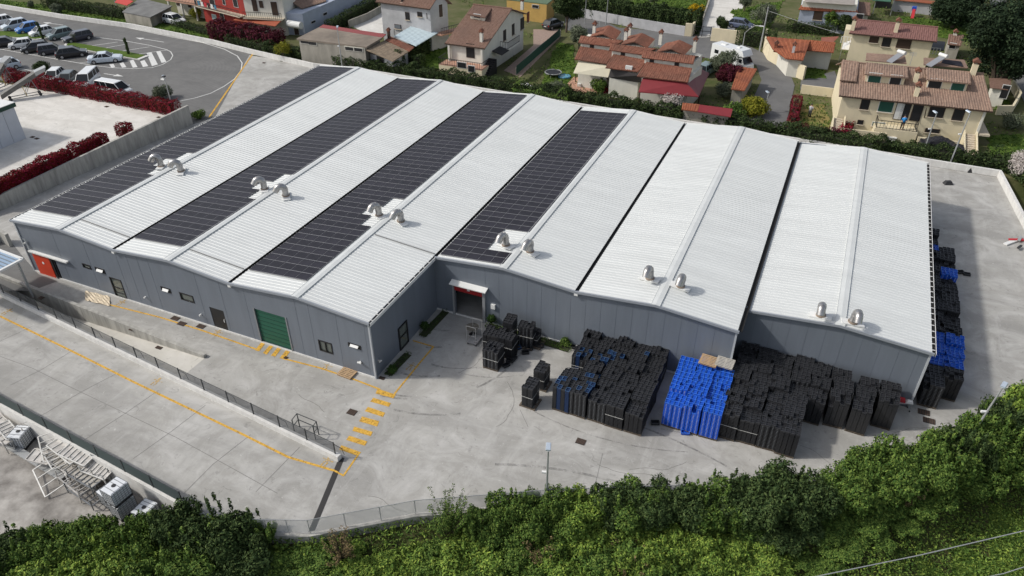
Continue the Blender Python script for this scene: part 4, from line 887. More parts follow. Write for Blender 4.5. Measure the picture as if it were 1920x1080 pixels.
frame((103, 862), 2.2, .9, 1.2, AJ-.5, 'small open frame with upright prongs left on the heap', 4, m=m_whf, tilt=(0, .2))
frame((12, 822), 3.4, 1.3, .9, AJ-.1, 'long flat steel trailer frame at the left picture edge', 6, slab=1, legs=.8)
frame((15, 832), 2.4, .8, .4, AJ+.2, 'dark machine frame beneath the flat trailer frame', 5, m=m_cage, legs=.35)
for k_, (px_, L_, W_, z_, a_, lab_, nb_, sl_, mm_, lg_) in enumerate([((160, 884), 2.2, 1.0, 1.6, .1, 'white tray frame lying across the very top of the scrap heap', 6, 1, m_whf, 0), ((112, 880), 2.0, .8, 1.1, -.3, 'narrow white frame poking out left of the heap', 5, 0, m_whf, 0), ((196, 905), 1.8, 1.0, 1.25, .15, 'slatted white rack end nearest the stacked tanks', 6, 1, m_whf, 1.4), ((150, 918), 2.4, 1.0, .8, -.1, 'steel shelf frame in front of the slatted racks', 7, 0, m_raw, .7), ((85, 872), 1.6, .9, .8, .3, 'small square frame leaning under the prongs', 3, 1, m_raw, 0), ((26, 828), 1.8, .8, 1.1, -.2, 'white rail frame on the trailer frame by the single tank', 5, 1, m_whf, 0)]):
    frame(px_, L_, W_, z_, AJ+a_, lab_, nb_, slab=sl_, m=mm_, legs=lg_, tilt=(.08*(-1)**k_, .06))
b = MB(); p0, p1 = JP(-10, 822), JP(120, 900); b.bar((p0[0], p0[1], JZ+.25), (p1[0], p1[1], JZ+.2), .5, .12); b.build('metal_gutter', m_gal, label='long grey metal channel lying across the junk yard', cat='metal channel')
for k, (q0, q1, c) in enumerate([((60, 862), (92, 852), m_wood), ((62, 848), (100, 838), m_cage), ((70, 845), (112, 868), m_woodg), ((150, 900), (190, 930), m_cage), ((5, 800), (40, 812), m_wood)]):
    a, c_ = JP(*q0), JP(*q1); b = MB(); b.bar((a[0], a[1], JZ+.12+.05*k), (c_[0], c_[1], JZ+.15), .16, .06)
    b.build('plank', c, label=['ochre plank lying under the scrap frames', 'dark bar lying near the single tank', 'grey plank below the conveyor frame', 'dark bar in front of the stacked tanks', 'brown plank at the left picture edge'][k], cat='plank')
# glass canopy at the left
zc = 3.62
def C4(x, y): p = G(x, y, zc); return Vector(tuple(p))
A, Bc, Cc = C4(0, 470), C4(42, 486), C4(0, 508); d1 = (A-Bc).normalized(); d2 = (Cc-Bc).normalized()
t = empty('canopy', tuple(Bc*1.0), label='white framed glazed canopy on a slim post at the left edge', cat='canopy'); O = Vector((0, 0, 0)); p1 = d1*6; p2 = d2*4.2; p3 = p1+p2
b = MB()
for u, v in ((O, p1), (O, p2), (p2, p3), (p1, p3)): b.bar(u, v, .22, .16)
b.build('frame', m_trim, t); b = MB(); n = Vector((0, 0, .03)); b.hexa([O-n, p2-n, p3-n, p1-n], [O+n*0, p2+n*0, p3, p1]); b.build('glazing', mat('blue_glazing', (.28, .38, .5), rough=.25), t)
for k in range(1, 12): b = MB(); b.bar(p2*(k/12)+n, p1+p2*(k/12)+n, .05, .04); b.build('rib', m_cage, t)
b = MB(); b.bar(d1*.3+d2*.3+Vector((0, 0, -zc)), d1*.3+d2*.3, .14); b.build('post', m_gal, t)
# things on the upper yard: white shed, conveyor machines, hedges
ph = G(49, 259, UY); S1 = Vector((ph[0], ph[1], UY)); tl = G(26, 186, UY+4.2)
dx = Vector(tuple(G(0, 280, UY)-ph)); dx.z = 0; dx.normalize(); dn = Vector((-dx.y, dx.x, 0)); dn = dn if dn.x < 0 else -dn
t = empty('shed', tuple(S1), label='white panelled shed with a dark green fascia at the left edge', cat='shed'); A = Vector((0, 0, 0)); B2_ = dx*9; C2 = B2_+dn*8; D2 = dn*8
b = MB(); b.hexa([A, B2_, C2, D2], [v+Vector((0, 0, 4.0)) for v in (A, B2_, C2, D2)]); b.build('wall', mat('shed_panel', (.50, .53, .57), rough=.5, noise=.06, nscale=.6), t)
e = .2; q = [A-dx*e-dn*e, B2_+dx*e-dn*e, C2+dx*e+dn*e, D2-dx*e+dn*e]
b = MB(); b.hexa([v+Vector((0, 0, 3.75)) for v in q], [v+Vector((0, 0, 4.2)) for v in q]); b.build('fascia', mat('dark_green', (.008, .045, .03), rough=.5), t)
b = MB(); b.hexa([v+Vector((0, 0, 4.203)) for v in q], [v+Vector((0, 0, 4.26)) for v in q]); b.build('roof', m_trim, t)
for k in range(1, 6): b = MB(); b.bar(dx*(k*1.5)-dn*.01+Vector((0, 0, .1)), dx*(k*1.5)-dn*.01+Vector((0, 0, 3.7)), .03); b.build('panel_joint', mat('joint_grey', (.35, .37, .40)), t)
def machine(px, rz, lab, L=4.8, z=UY):
    p = G(*px, z); t = empty('conveyor', tuple(p), rz, label=lab, cat='conveyor'); b = MB(); b.hexa([(-L/2, -.48, .4), (L/2, -.48, 2.5), (L/2, .48, 2.5), (-L/2, .48, .4)], [(-L/2, -.48, .95), (L/2, -.48, 3.05), (L/2, .48, 3.05), (-L/2, .48, .95)]); b.build('belt_trough', mat('machine_grey', (.13, .125, .115), rough=.6, noise=.3, nscale=2), t)
    b = MB(); b.hexa([(L/2-.3, -.5, 2.5), (L/2+.9, -.5, 2.9), (L/2+.9, .5, 2.9), (L/2-.3, .5, 2.5)], [(L/2-.3, -.5, 3.0), (L/2+1.1, -.5, 3.4), (L/2+1.1, .5, 3.4), (L/2-.3, .5, 3.0)]); b.build('hopper', m_gal, t)
    for s in (-1, 1):
        b = MB(); b.bar((-1.6, s*.5, .25), (2.0, s*.5, .25), .08); b.bar((.2, s*.5, .25), (1.4, s*.5, 2.2), .06); b.bar((1.9, s*.5, .25), (1.4, s*.5, 2.2), .06, m=0); b.build('leg_frame', m_cage, t)
        for x in (-1.5, 1.9): b = MB(); b.tube([(x, s*.5-.05, .2), (x, s*.5+.05, .2)], .2, 12); b.build('wheel', m_dark, t)
    b = MB(); b.bar((.4, -.55, .3), (.2, -.55, 1.6), .07); b.build('yellow_stay', mat('yellow_steel', (.45, .30, .05)), t)
machine((45, 183), R(60), 'grey wheeled conveyor machine tilted up beside the long red hedge'); machine((2, 165), R(100), 'second conveyor machine with ladder bars at the left edge', 3.4)
def uyp(x, y): return Gv(x, y, UY)
hedge(uyp(20, 152), uyp(330, 214), 1.5, 1.5, m_redl, 'long clipped red hedge between the upper yard and the car park', z=UY, seed=11, dens=210, size=.11)
hedge(uyp(-20, 375), uyp(128, 306), 1.3, 1.5, m_redl, 'clipped red hedge on the retaining wall, the longest near one', z=UY, seed=12, dens=420, size=.12); hedge(uyp(144, 297), uyp(196, 272), 1.3, 1.4, m_redl, 'short red hedge on the retaining wall, middle one', z=UY, seed=13, dens=420, size=.12); hedge(uyp(228, 255), uyp(243, 248), 1.1, 1.2, m_redl, 'small red bush hedge on the retaining wall, right one', z=UY, seed=14, dens=420, size=.12)
# rear hedge behind the white wall
hedge((-55.5, 57.2), (-30, 56.6), 1.6, 1.5, m_hedge, 'dark green hedge behind the white wall at the rear left', seed=21, dens=110, size=.17, wob=.2); hedge((-30, 56.6), (8, 56.4), 1.8, 1.6, m_hedge, 'dark green hedge behind the middle of the hall', seed=22, dens=110, size=.17, wob=.22); hedge((8, 56.4), (46, 56.6), 1.8, 1.35, m_hedge, 'dark green hedge behind the right part of the hall', seed=23, dens=110, size=.17, wob=.22)
hedge((45.5, 55.5), (48.2, 42), 1.5, 1.3, m_hedge, 'low dark hedge outside the right boundary wall', seed=24, dens=80, size=.2, wob=.25)
# odds and ends in the side yard
for (px, w, h, c, lab, nm) in [((1777, 345), .9, .35, m_dark, 'black tarpaulin bundle on the far side yard', 'tarpaulin'), ((1822, 322), 1.1, .6, m_dark, 'black bag leaning on the white rear wall', 'bag')]:
    p = G(*px); b = MB(); b.box((p[0], p[1], h/2), (w, .6, h), .4, tp=.6); b.build(nm, c, label=lab, cat=nm, org=tuple(p))
p = G(1905, 455)
for k, (c, a, lab) in enumerate([(m_trim, .9, 'white board on the scrap pile at the right edge'), (MATS['red_cloth'], .4, 'red piece on the scrap pile at the right edge'), (m_gal, 1.3, 'grey metal tube on the scrap pile at the right edge'), (m_dark, 1.1, 'dark metal piece on the scrap pile at the right edge')]):
    b = MB(); b.box((0, 0, .1+k*.05), (1.6-.3*k, .35-.05*k, .12), a); b.build('scrap_piece', c, label=lab, cat='scrap', group='scrap pile at the right').location = (p[0]+[-.5, .0, .3, .1][k], p[1]+[-.3, .3, .6, -1.2][k], 0)
# ---------------- houses beyond the rear hedge ----------------
def V3(x, y, z=0.): return Vector(Gv(x, y, z))
def tmat(name, c1, c2, c3):
    m = mat(name, c1, rough=.85, col2=c2, nscale=3.5, det=9, spec=.15); nt = m.node_tree; N = nt.nodes; L = nt.links; b = N['Principled BSDF']; src = b.inputs['Base Color'].links[0].from_socket
    tc = N.new('ShaderNodeTexCoord'); n = N.new('ShaderNodeTexNoise'); n.inputs['Scale'].default_value = .35; n.inputs['Detail'].default_value = 5; L.new(tc.outputs['Object'], n.inputs[0])
    r = N.new('ShaderNodeMapRange'); r.inputs[1].default_value = .45; r.inputs[2].default_value = .65; r.inputs[4].default_value = .6; L.new(n.outputs[0], r.inputs[0]); x = N.new('ShaderNodeMix'); x.data_type = 'RGBA'; L.new(r.outputs[0], x.inputs[0]); L.new(src, x.inputs[6]); x.inputs[7].default_value = (*c3, 1); L.new(x.outputs[2], b.inputs['Base Color']); return m
T_terra = tmat('terracotta', (.135, .05, .034), (.27, .125, .085), (.11, .06, .045)); T_brown = tmat('brown_tile', (.14, .08, .06), (.24, .155, .12), (.15, .10, .08)); T_beige = tmat('beige_tile', (.20, .125, .095), (.33, .235, .18), (.18, .13, .105)); T_orange = tmat('orange_tile', (.24, .065, .032), (.34, .13, .07), (.18, .065, .042)); T_purple = tmat('purple_tile', (.17, .085, .075), (.24, .13, .115), (.19, .10, .085))
W_cream = mat('cream_render', (.66, .58, .41), noise=.07, nscale=1, stretch=(1, 1, .4)); W_pale = mat('pale_render', (.64, .62, .55), noise=.08, nscale=1, stretch=(1, 1, .4)); W_grey = mat('grey_render', (.42, .42, .43), noise=.14, nscale=.8); W_red = mat('red_render', (.27, .025, .018), noise=.1, nscale=1); W_blue = mat('bluish_render', (.38, .42, .50), noise=.1, nscale=.7); W_stain = mat('stained_render', (.30, .28, .24), noise=.25, nscale=.8, stretch=(1, 1, .3)); W_yel = mat('ochre_render', (.50, .32, .10), noise=.1, nscale=1)
m_shut = mat('brown_shutter', (.05, .03, .02), rough=.6); m_gshut = mat('green_shutter', (.012, .07, .05), rough=.6); m_dk = mat('dark_opening', (.015, .015, .017), rough=.5); m_whw = mat('white_joinery', (.62, .62, .60), rough=.5); m_tilefl = mat('terrace_tile', (.42, .24, .17), noise=.15, nscale=3); m_stone = mat('stone_steps', (.52, .45, .35), noise=.15, nscale=3)
def tiles(P0, P1, P2, P3, m, parent, name='roof', pitch=.27, amp=.045, th=.1):
    P0, P1, P2, P3 = map(Vector, (P0, P1, P2, P3)); n = (P1-P0).cross(P3-P0).normalized(); n = n if n.z > 0 else -n
    per = max(1, int((P1-P0).length/pitch)); nu = per*3; nv = max(2, int((P3-P0).length/.38)); b = MB()
    pat = (0, 1, .55)
    b.grid(P0, P1, P2, P3, nu, nv, fn=lambda u, v, i, j: n*(amp*pat[i % 3]+.02*((j % 2)) + .012*math.sin(i*7.3+j*5.1)))
    d = n*th
    b.hexa([P0-d, P1-d, P2-d, P3-d], [P0-n*.01, P1-n*.01, P2-n*.01, P3-n*.01])
    return b.build(name, m, parent, ng=True)
def rz_solve(E0, E1, px, tn):
    "height of the ridge point seen at px for a roof pitch tn above eave E0-E1"
    u = (E1-E0); u.z = 0; u.normalize(); w = Vector((-u.y, u.x, 0)); best = None
    for k in range(20, 600):
        z = E0.z+k*.01; p = V3(px[0], px[1], z); r = (p-E0).dot(w)
        if r > 0 and (best is None or abs((z-E0.z)/r-tn) < best[0]): best = (abs((z-E0.z)/r-tn), z)
    return best[1]
class House:
    def __init__(s, name, label, cat, org, group=None): s.t = empty(name, (0, 0, 0), label=label, cat=cat, group=group)
    def tiles(s, *a, **k): return tiles(*a[:4], a[4], s.t, **k)
    def block(s, pts, z0, z1, m, name='wall'): b = MB(); b.prism([tuple(p)[:2] for p in pts], z0, z1); return b.build(name, m, s.t)
    def slab(s, pts, th, m, name='roof'):
        P = [Vector(p) for p in pts]; b = MB(); b.hexa([p-Vector((0, 0, th)) for p in P], P); return b.build(name, m, s.t)
    def gable(s, E0, E1, R0, R1, wm, tm, inset=.45, B0=None, B1=None, z0=-.1, zb=None, pitch=.27):
        E0, E1, R0, R1 = map(Vector, (E0, E1, R0, R1))
        if B0 is None: B0 = Vector((2*R0.x-E0.x, 2*R0.y-E0.y, E0.z)); B1 = Vector((2*R1.x-E1.x, 2*R1.y-E1.y, E1.z))
        s.tiles(E0, E1, R1, R0, tm, pitch=pitch); s.tiles(B1, B0, R0, R1, tm, pitch=pitch)
        u = (E1-E0); u.z = 0; u.normalize(); w = (B0-E0); w.z = 0; w = w.normalized()
        def ins(p, a, c): return p+u*inset*a+w*inset*c
        f0, f1, b1, b0 = ins(E0, 1, 1), ins(E1, -1, 1), ins(B1, -1, -1), ins(B0, 1, -1); r0, r1 = R0+u*inset, R1-u*inset
        b = MB(); dz = Vector((0, 0, -.14))
        k = (R0.z-E0.z)*inset/max(.1, (Vector((R0.x, R0.y, 0))-Vector((E0.x, E0.y, 0))).length)
        up = Vector((0, 0, k))
        def g(p): return Vector((p.x, p.y, z0))
        b.add([g(f0), g(f1), g(b1), g(b0), f0+up+dz, f1+up+dz, b1+up+dz, b0+up+dz, r0+dz, r1+dz], [(0, 1, 5, 4), (2, 3, 7, 6), (1, 2, 6, 9, 5), (3, 0, 4, 8, 7)])
        b.build('wall', wm, s.t, ng=True)
        # gutter and ridge tiles
        b = MB(); b.bar(E0+Vector((0, 0, -.08)), E1+Vector((0, 0, -.08)), .14, .12); b.build('gutter', m_shut, s.t)
        b = MB(); b.tube([R0+Vector((0, 0, .06)), R1+Vector((0, 0, .06))], .12, 8); b.build('ridge_tiles', tm, s.t)
        s.F = (f0, f1); s.Rr = (f1, b1); s.L = (b0, f0); return s
    def win(s, px, w, h, m=None, edge=None, name='window', frame=None, out=.05, sill=True, balc=False):
        a, c = edge or s.F; d = c-a; d.z = 0; n = Vector((d.y, -d.x, 0)).normalized()
        ray = Vector(tuple(FW*FPX+RT*(px[0]-960)-UP*(px[1]-540))); o = Vector(tuple(CAM)); t = (a-o).dot(n)/ray.dot(n); p = o+ray*t
        if n.dot(o-p) < 0: n = -n
        d.normalize(); fr = frame or m_whw; b = MB(); rz = math.atan2(d.y, d.x)
        w *= .88; h *= .92; b.box(p+n*out*.3, (w+.14, out+.04, h+.14), rz); f = b.build(name, fr, s.t); b = MB(); b.box(p+n*(out*.5+.03), (w, .05, h), rz); b.build('shutter' if m in (m_shut, m_gshut) else 'pane', m or m_dk, f)
        if sill and name == 'window': b = MB(); b.box(p+n*.1-Vector((0, 0, h/2+.1)), (w+.3, .2, .06), rz); b.build('sill', m_stone, f)
        return p, n, d
    def plane(s, E0, E1, R0): s.pn = (E1-E0).cross(R0-E0).normalized(); s.pp = E0
    def on(s, px, dh=0.):
        "point seen at px lying dh above the front roof plane"
        o = Vector(tuple(CAM)); ray = Vector(tuple(FW*FPX+RT*(px[0]-960)-UP*(px[1]-540))); t = (s.pp+Vector((0, 0, dh))-o).dot(s.pn)/ray.dot(s.pn); return o+ray*t
    def chimney(s, px, z, h=1.3, m=None, w=.5):
        p = V3(px[0], px[1], z) if z is not None else s.on(px); c = MB(); c.box(p+Vector((0, 0, h/2-.2)), (w, w, h+.4)); o = c.build('chimney', m or W_pale, s.t); c = MB(); c.box(p+Vector((0, 0, h+.28)), (w+.25, w+.25, .08))
        for a in (-1, 1):
            for q in (-1, 1): c.box(p+Vector((a*w*.4, q*w*.4, h+.12)), (.1, .1, .26))
        c.hexa([p+Vector((-w*.7, -w*.7, h+.32)), p+Vector((w*.7, -w*.7, h+.32)), p+Vector((w*.7, w*.7, h+.32)), p+Vector((-w*.7, w*.7, h+.32))], [p+Vector((-w*.1, -w*.7, h+.6)), p+Vector((w*.1, -w*.7, h+.6)), p+Vector((w*.1, w*.7, h+.6)), p+Vector((-w*.1, w*.7, h+.6))])
        c.build('chimney_cap', T_terra, o)
    def rail(s, pts, z, h=.95, m=None, step=.35, name='railing'):
        m = m or m_dk; c = MB(); P = [Vector((p[0], p[1], z)) for p in pts]
        for a, q in zip(P, P[1:]):
            c.bar(a+Vector((0, 0, h)), q+Vector((0, 0, h)), .06); c.bar(a+Vector((0, 0, .1)), q+Vector((0, 0, .1)), .04); n = max(1, int((q-a).length/step))
            for k in range(n+1): r = a.lerp(q, k/n); c.bar(r, r+Vector((0, 0, h)), .035 if m is m_dk else .1)
        return c.build(name, m, s.t)
    def pipe(s, px0, px1, z0, z1): c = MB(); c.tube([V3(*px0, z0), V3(*px1, z1)], .06, 6); c.build('downpipe', m_shut, s.t)
    def dormer(s, pts, zs, m, wm, wins, gm=None):
        "shed dormer: roof quad px with heights; front wall below"
        P = [s.on(q, z) for q, z in zip(pts, zs)]; r = s.tiles(*P, m, name='dormer_roof', th=.12)
        u = (P[1]-P[0]).normalized(); ba = P[3]-P[0]; bc = P[2]-P[1]; lo = Vector((0, 0, -.16)); a = P[0]+u*.25+ba*.12+lo; c = P[1]-u*.25+bc*.12+lo; a2 = P[3]+u*.25+lo; c2 = P[2]-u*.25+lo
        b = MB(); dz = Vector((0, 0, -zs[0]-.1)); b.hexa([a+dz, c+dz, c2+Vector((0, 0, -.7)), a2+Vector((0, 0, -.7))], [a, c, c2, a2]); b.build('dormer', wm, s.t)
        for (px, w, h, mm) in wins: s.win(px, w, h, mm, edge=(a, c), sill=True)
    def aerial(s, px, z, h=1.6):
        p = V3(*px, z); c = MB(); c.tube([p, p+Vector((0, 0, h))], .03, 5)
        for k in range(4): c.bar(p+Vector((-.4, 0, h-.1-k*.12)), p+Vector((.4, 0, h-.1-k*.12)), .025)
        c.build('aerial', m_gal, s.t)
    def heater(s, px0, px1, z0, z1):
        a, c = V3(*px0, z0), V3(*px1, z1); d = (c-a); n = d.cross(Vector((0, 0, 1))).normalized()*.42; b = MB(); b.hexa([a-n, c-n, c+n, a+n], [v+Vector((0, 0, .08)) for v in (a-n, c-n, c+n, a+n)]); o = b.build('solar_heater', mat('collector_grey', (.22, .23, .25), rough=.3), s.t); b = MB(); b.tube([c-n*1.3+Vector((0, 0, .2)), c+n*1.3+Vector((0, 0, .2))], .22, 14); b.build('tank', m_whw, o)
# --- big cream house on the right
h = House('house', 'large cream house with beige tiled roof, two dormers and outside steps, right', 'house', 0)
ZE = 4.3; E0, E1 = V3(1573, 179, ZE), V3(1862, 209, ZE); ZR = rz_solve(E0, E1, (1578, 116), .36); RA, RB = V3(1578, 116, ZR), V3(1844, 139, ZR); print('ridge', ZR, E0, RA); h.plane(E0, E1, RA)
h.gable(E0, E1, RA, RB, W_cream, T_beige)
for a in [((1622, 195), .95, 1.3, m_dk), ((1661, 200), 1.7, 1.3, m_gshut), ((1756, 210), 1.7, 1.25, m_dk), ((1797, 215), 1.15, 1.35, m_dk), ((1647, 233), 1.5, .45, m_gshut), ((1613, 229), .6, .45, m_dk), ((1748, 245), 1.6, .4, m_dk)]: h.win(a[0], a[1], a[2], a[3], frame=m_shut if a[3] is not m_gshut else m_whw)
h.win((1686, 208), .9, 2.1, m_whw, name='door', frame=m_shut); h.win((1696, 209), 1.1, 2.1, m_dk, name='door', frame=m_shut); h.win((1719, 210), 1.1, 2.2, m_dk, name='door', frame=m_shut)
h.dormer([(1621, 139), (1703, 146), (1702, 125), (1624, 117)], [1.15, 1.15, .12, .12], T_beige, W_cream, [((1640, 146), 1.5, 1.15, m_gshut), ((1679, 150), 1.3, 1.15, m_dk)])
h.dormer([(1737, 149), (1821, 157), (1819, 136), (1737, 127)], [1.15, 1.15, .12, .12], T_beige, W_cream, [((1753, 157), 1.5, 1.15, m_dk), ((1796, 162), 1.5, 1.15, m_gshut)])
h.dormer([(1575, 150), (1606, 153), (1611, 116), (1580, 112)], [.35, .35, .1, .1], T_beige, W_cream, [])
h.chimney((1716, 152), None, 1.0, W_cream); h.chimney((1717, 179), None, 1.0, W_cream); h.chimney((1824, 137), None, 1.1, W_cream, .6)
h.heater((1667, 117), (1690, 101), ZR+.2, ZR+1.0); h.heater((1741, 124), (1768, 107), ZR+.2, ZR+1.0); h.aerial((1706, 122), ZR)
h.slab([V3(1623, 113, ZR+.1), V3(1700, 119, ZR+.1), V3(1697, 104, ZR+.5), V3(1625, 99, ZR+.5)], .1, T_beige, 'rear_dormer_roof'); h.slab([V3(1732, 121, ZR+.1), V3(1815, 127, ZR+.1), V3(1808, 112, ZR+.5), V3(1732, 108, ZR+.5)], .1, T_beige, 'rear_dormer_roof')
h.slab([V3(1765, 118, ZR+.25), V3(1806, 124, ZR+.25), V3(1802, 115, ZR+.5), V3(1768, 111, ZR+.5)], .06, m_pv, 'solar_panel')
f0, f1 = h.F; u = (f1-f0).normalized(); nrm = Vector((u.y, -u.x, 0)); nrm = nrm if nrm.y < 0 else -nrm
W_ = (f1-f0).length
def Q(a, o, z=0.): return f0+u*(W_*a)+nrm*o-Vector((0, 0, f0.z))+Vector((0, 0, z))
h.block([Q(.27, 0), Q(.57, 0), Q(.57, 1.7), Q(.27, 1.7)], 0, 1.35, W_cream, 'terrace'); h.rail([Q(.28, 0), Q(.28, 1.6), Q(.56, 1.6), Q(.56, 0)], 1.35)
h.block([Q(.06, 1.9), Q(.36, 1.9), Q(.36, 2.1), Q(.06, 2.1)], -.1, 1.0, W_cream, 'garden_wall'); h.block([Q(.58, 1.8), Q(.86, 1.8), Q(.86, 2.0), Q(.58, 2.0)], -.1, .95, W_cream, 'garden_wall'); h.pipe((1737, 203), (1728, 243), 4.2, .4)
for (a0, o0) in ((.0, .3), (.92, .6)):
    b = MB()
    for k in range(10): b.prism([tuple(Q(a0-.03, o0+k*.3))[:2], tuple(Q(a0+.045, o0+k*.3))[:2], tuple(Q(a0+.045, o0+(k+1)*.3))[:2], tuple(Q(a0-.03, o0+(k+1)*.3))[:2]], -.1, 1.5-k*.145)
    b.build('steps', m_stone, h.t)
    for s_ in (-.033, .05): b = MB(); b.hexa([Q(a0+s_, o0, -.1), Q(a0+s_+.008, o0, -.1), Q(a0+s_+.008, o0+3.0, -.1), Q(a0+s_, o0+3.0, -.1)], [Q(a0+s_, o0, 1.9), Q(a0+s_+.008, o0, 1.9), Q(a0+s_+.008, o0+3.0, .5), Q(a0+s_, o0+3.0, .5)]); b.build('step_wall', W_cream, h.t)
BALC = Q(.46, 1.2, 1.35)
h.block([Q(1.0, -4), Q(1.07, -4), Q(1.07, .4), Q(1.0, .4)], 1.3, 1.5, m_stone, 'porch'); b = MB(); b.bar(Q(.985, .1, 0), Q(.985, .1, 4.2), .25); b.build('pillar', W_pale, h.t)
# --- beige house with purple brown roof
h = House('house', 'cream house with purple brown roof and balustraded stair, behind the dormered house', 'house', 0)
E0, E1 = V3(1592, 62, 5.4), V3(1757, 78, 5.4); ZR = rz_solve(E0, E1, (1603, 37), .3); h.plane(E0, E1, V3(1603, 37, ZR)); h.gable(E0, E1, V3(1603, 37, ZR), V3(1759, 52, ZR), W_cream, T_purple)
for a in [((1639, 73), 1.2, 1.0, m_shut), ((1663, 76), 1.1, 1.7, m_dk), ((1695, 81), 1.9, 1.4, m_shut)]: h.win(*a, frame=m_shut)
h.chimney((1598, 56), None, 1.3, W_cream); h.chimney((1679, 60), None, 1.3, W_cream)
h.rail([V3(1612, 104, 2)[:2], V3(1645, 92, 2.6)[:2]], 3.0, .9, m_whw, name='balustrade'); h.block([V3(1640, 100), V3(1672, 103), V3(1670, 96), V3(1641, 93)], 2.0, 3.2, W_cream, 'stair_landing')
h.block([V3(1576, 92, 0), V3(1600, 95, 0), V3(1598, 84, 0), V3(1578, 82, 0)], -.1, 3.0, W_cream, 'annex'); h.rail([V3(1576, 80, 3)[:2], V3(1598, 82, 3)[:2]], 3.0, .9, m_whw, name='balustrade')
h.slab([V3(1742, 92, 3.0), V3(1770, 94, 3.0), V3(1773, 78, 3.2), V3(1750, 76, 3.2)], .15, m_dk, 'terrace'); h.rail([V3(1742, 101, 3)[:2], V3(1760, 103, 3)[:2]], 3.0, .9, m_whw, name='balustrade')
# --- orange tiled low house
h = House('house', 'low house with bright orange tiled roof behind the curved cream wall', 'house', 0)
h.block([V3(1480, 108, 2.6), V3(1504, 111, 2.6), V3(1512, 78, 2.6), V3(1448, 74, 2.6)], -.1, 2.5, W_pale); h.block([V3(1507, 90, 2.6), V3(1560, 96, 2.6), V3(1564, 82, 2.6), V3(1512, 76, 2.6)], -.1, 2.5, W_pale)
h.tiles(V3(1473, 110, 2.6), V3(1506, 113, 2.6), V3(1519, 76, 3.7), V3(1438, 69, 3.7), T_orange); h.tiles(V3(1506, 94, 2.7), V3(1563, 99, 2.7), V3(1567, 80, 3.7), V3(1518, 75, 3.7), T_orange); h.tiles(V3(1473, 110, 2.6), V3(1448, 92, 2.9), V3(1437, 72, 3.1), V3(1438, 69, 3.7), T_orange)
h.chimney((1487, 98), 3.0, .9, W_grey, .35); h.chimney((1454, 92), 2.9, .6, T_orange, .4)
h.slab([V3(1540, 81, 3.0), V3(1560, 82, 3.0), V3(1573, 68, 3.2), V3(1540, 70, 3.2)], .1, mat('rust_sheet', (.26, .09, .06), noise=.2, nscale=1), 'lean_to_roof')
wall_line('garden_wall', [V3(1434, 76, 0), V3(1431, 96, 0), V3(1440, 112, 0), V3(1470, 130, 0), V3(1492, 144, 0)], 1.9, .25, W_cream, 'curved cream garden wall along the bend of the road'); wall_line('garden_wall', [V3(1492, 144, 0), V3(1506, 150, 0)], 1.9, .3, W_cream, 'short end of cream wall by the driveway gate')
# --- white and bluish house at the top
h = House('house', 'bluish white house with an orange tile skirt at the top right', 'house', 0)
h.block([V3(1501, 16, 3.4), V3(1608, 24, 3.4), V3(1612, -12, 3.4), V3(1508, -18, 3.4)], -.1, 3.4, W_blue); h.tiles(V3(1497, 18, 3.3), V3(1610, 25, 3.3), V3(1606, 16, 3.9), V3(1503, 9, 3.9), T_orange)
h.block([V3(1504, 10, 3.9), V3(1606, 17, 3.9), V3(1608, -10, 3.9), V3(1508, -16, 3.9)], 3.3, 4.6, W_pale, 'parapet'); b = MB(); b.prism([tuple(V3(*q, 4.6))[:2] for q in [(1508, 4), (1602, 10), (1604, -8), (1512, -14)]], 4.6, 4.65); b.build('flat_roof', mat('flat_roof', (.30, .27, .24), noise=.2, nscale=1), h.t)
h.F = (V3(1501, 16, 3.4), V3(1608, 24, 3.4)); h.win((1534, 28), 1.5, 1.6, m_shut, frame=m_dk); h.win((1611, 34), 1.2, 1.4, m_dk, name='arch')
h.tiles(V3(1609, 27, 2.8), V3(1632, 29, 2.8), V3(1632, 5, 3.4), V3(1610, 3, 3.4), T_brown); h.block([V3(1611, 27, 2.7), V3(1628, 28, 2.7), V3(1630, 8, 2.7), V3(1611, 6, 2.7)], -.1, 2.7, W_pale)
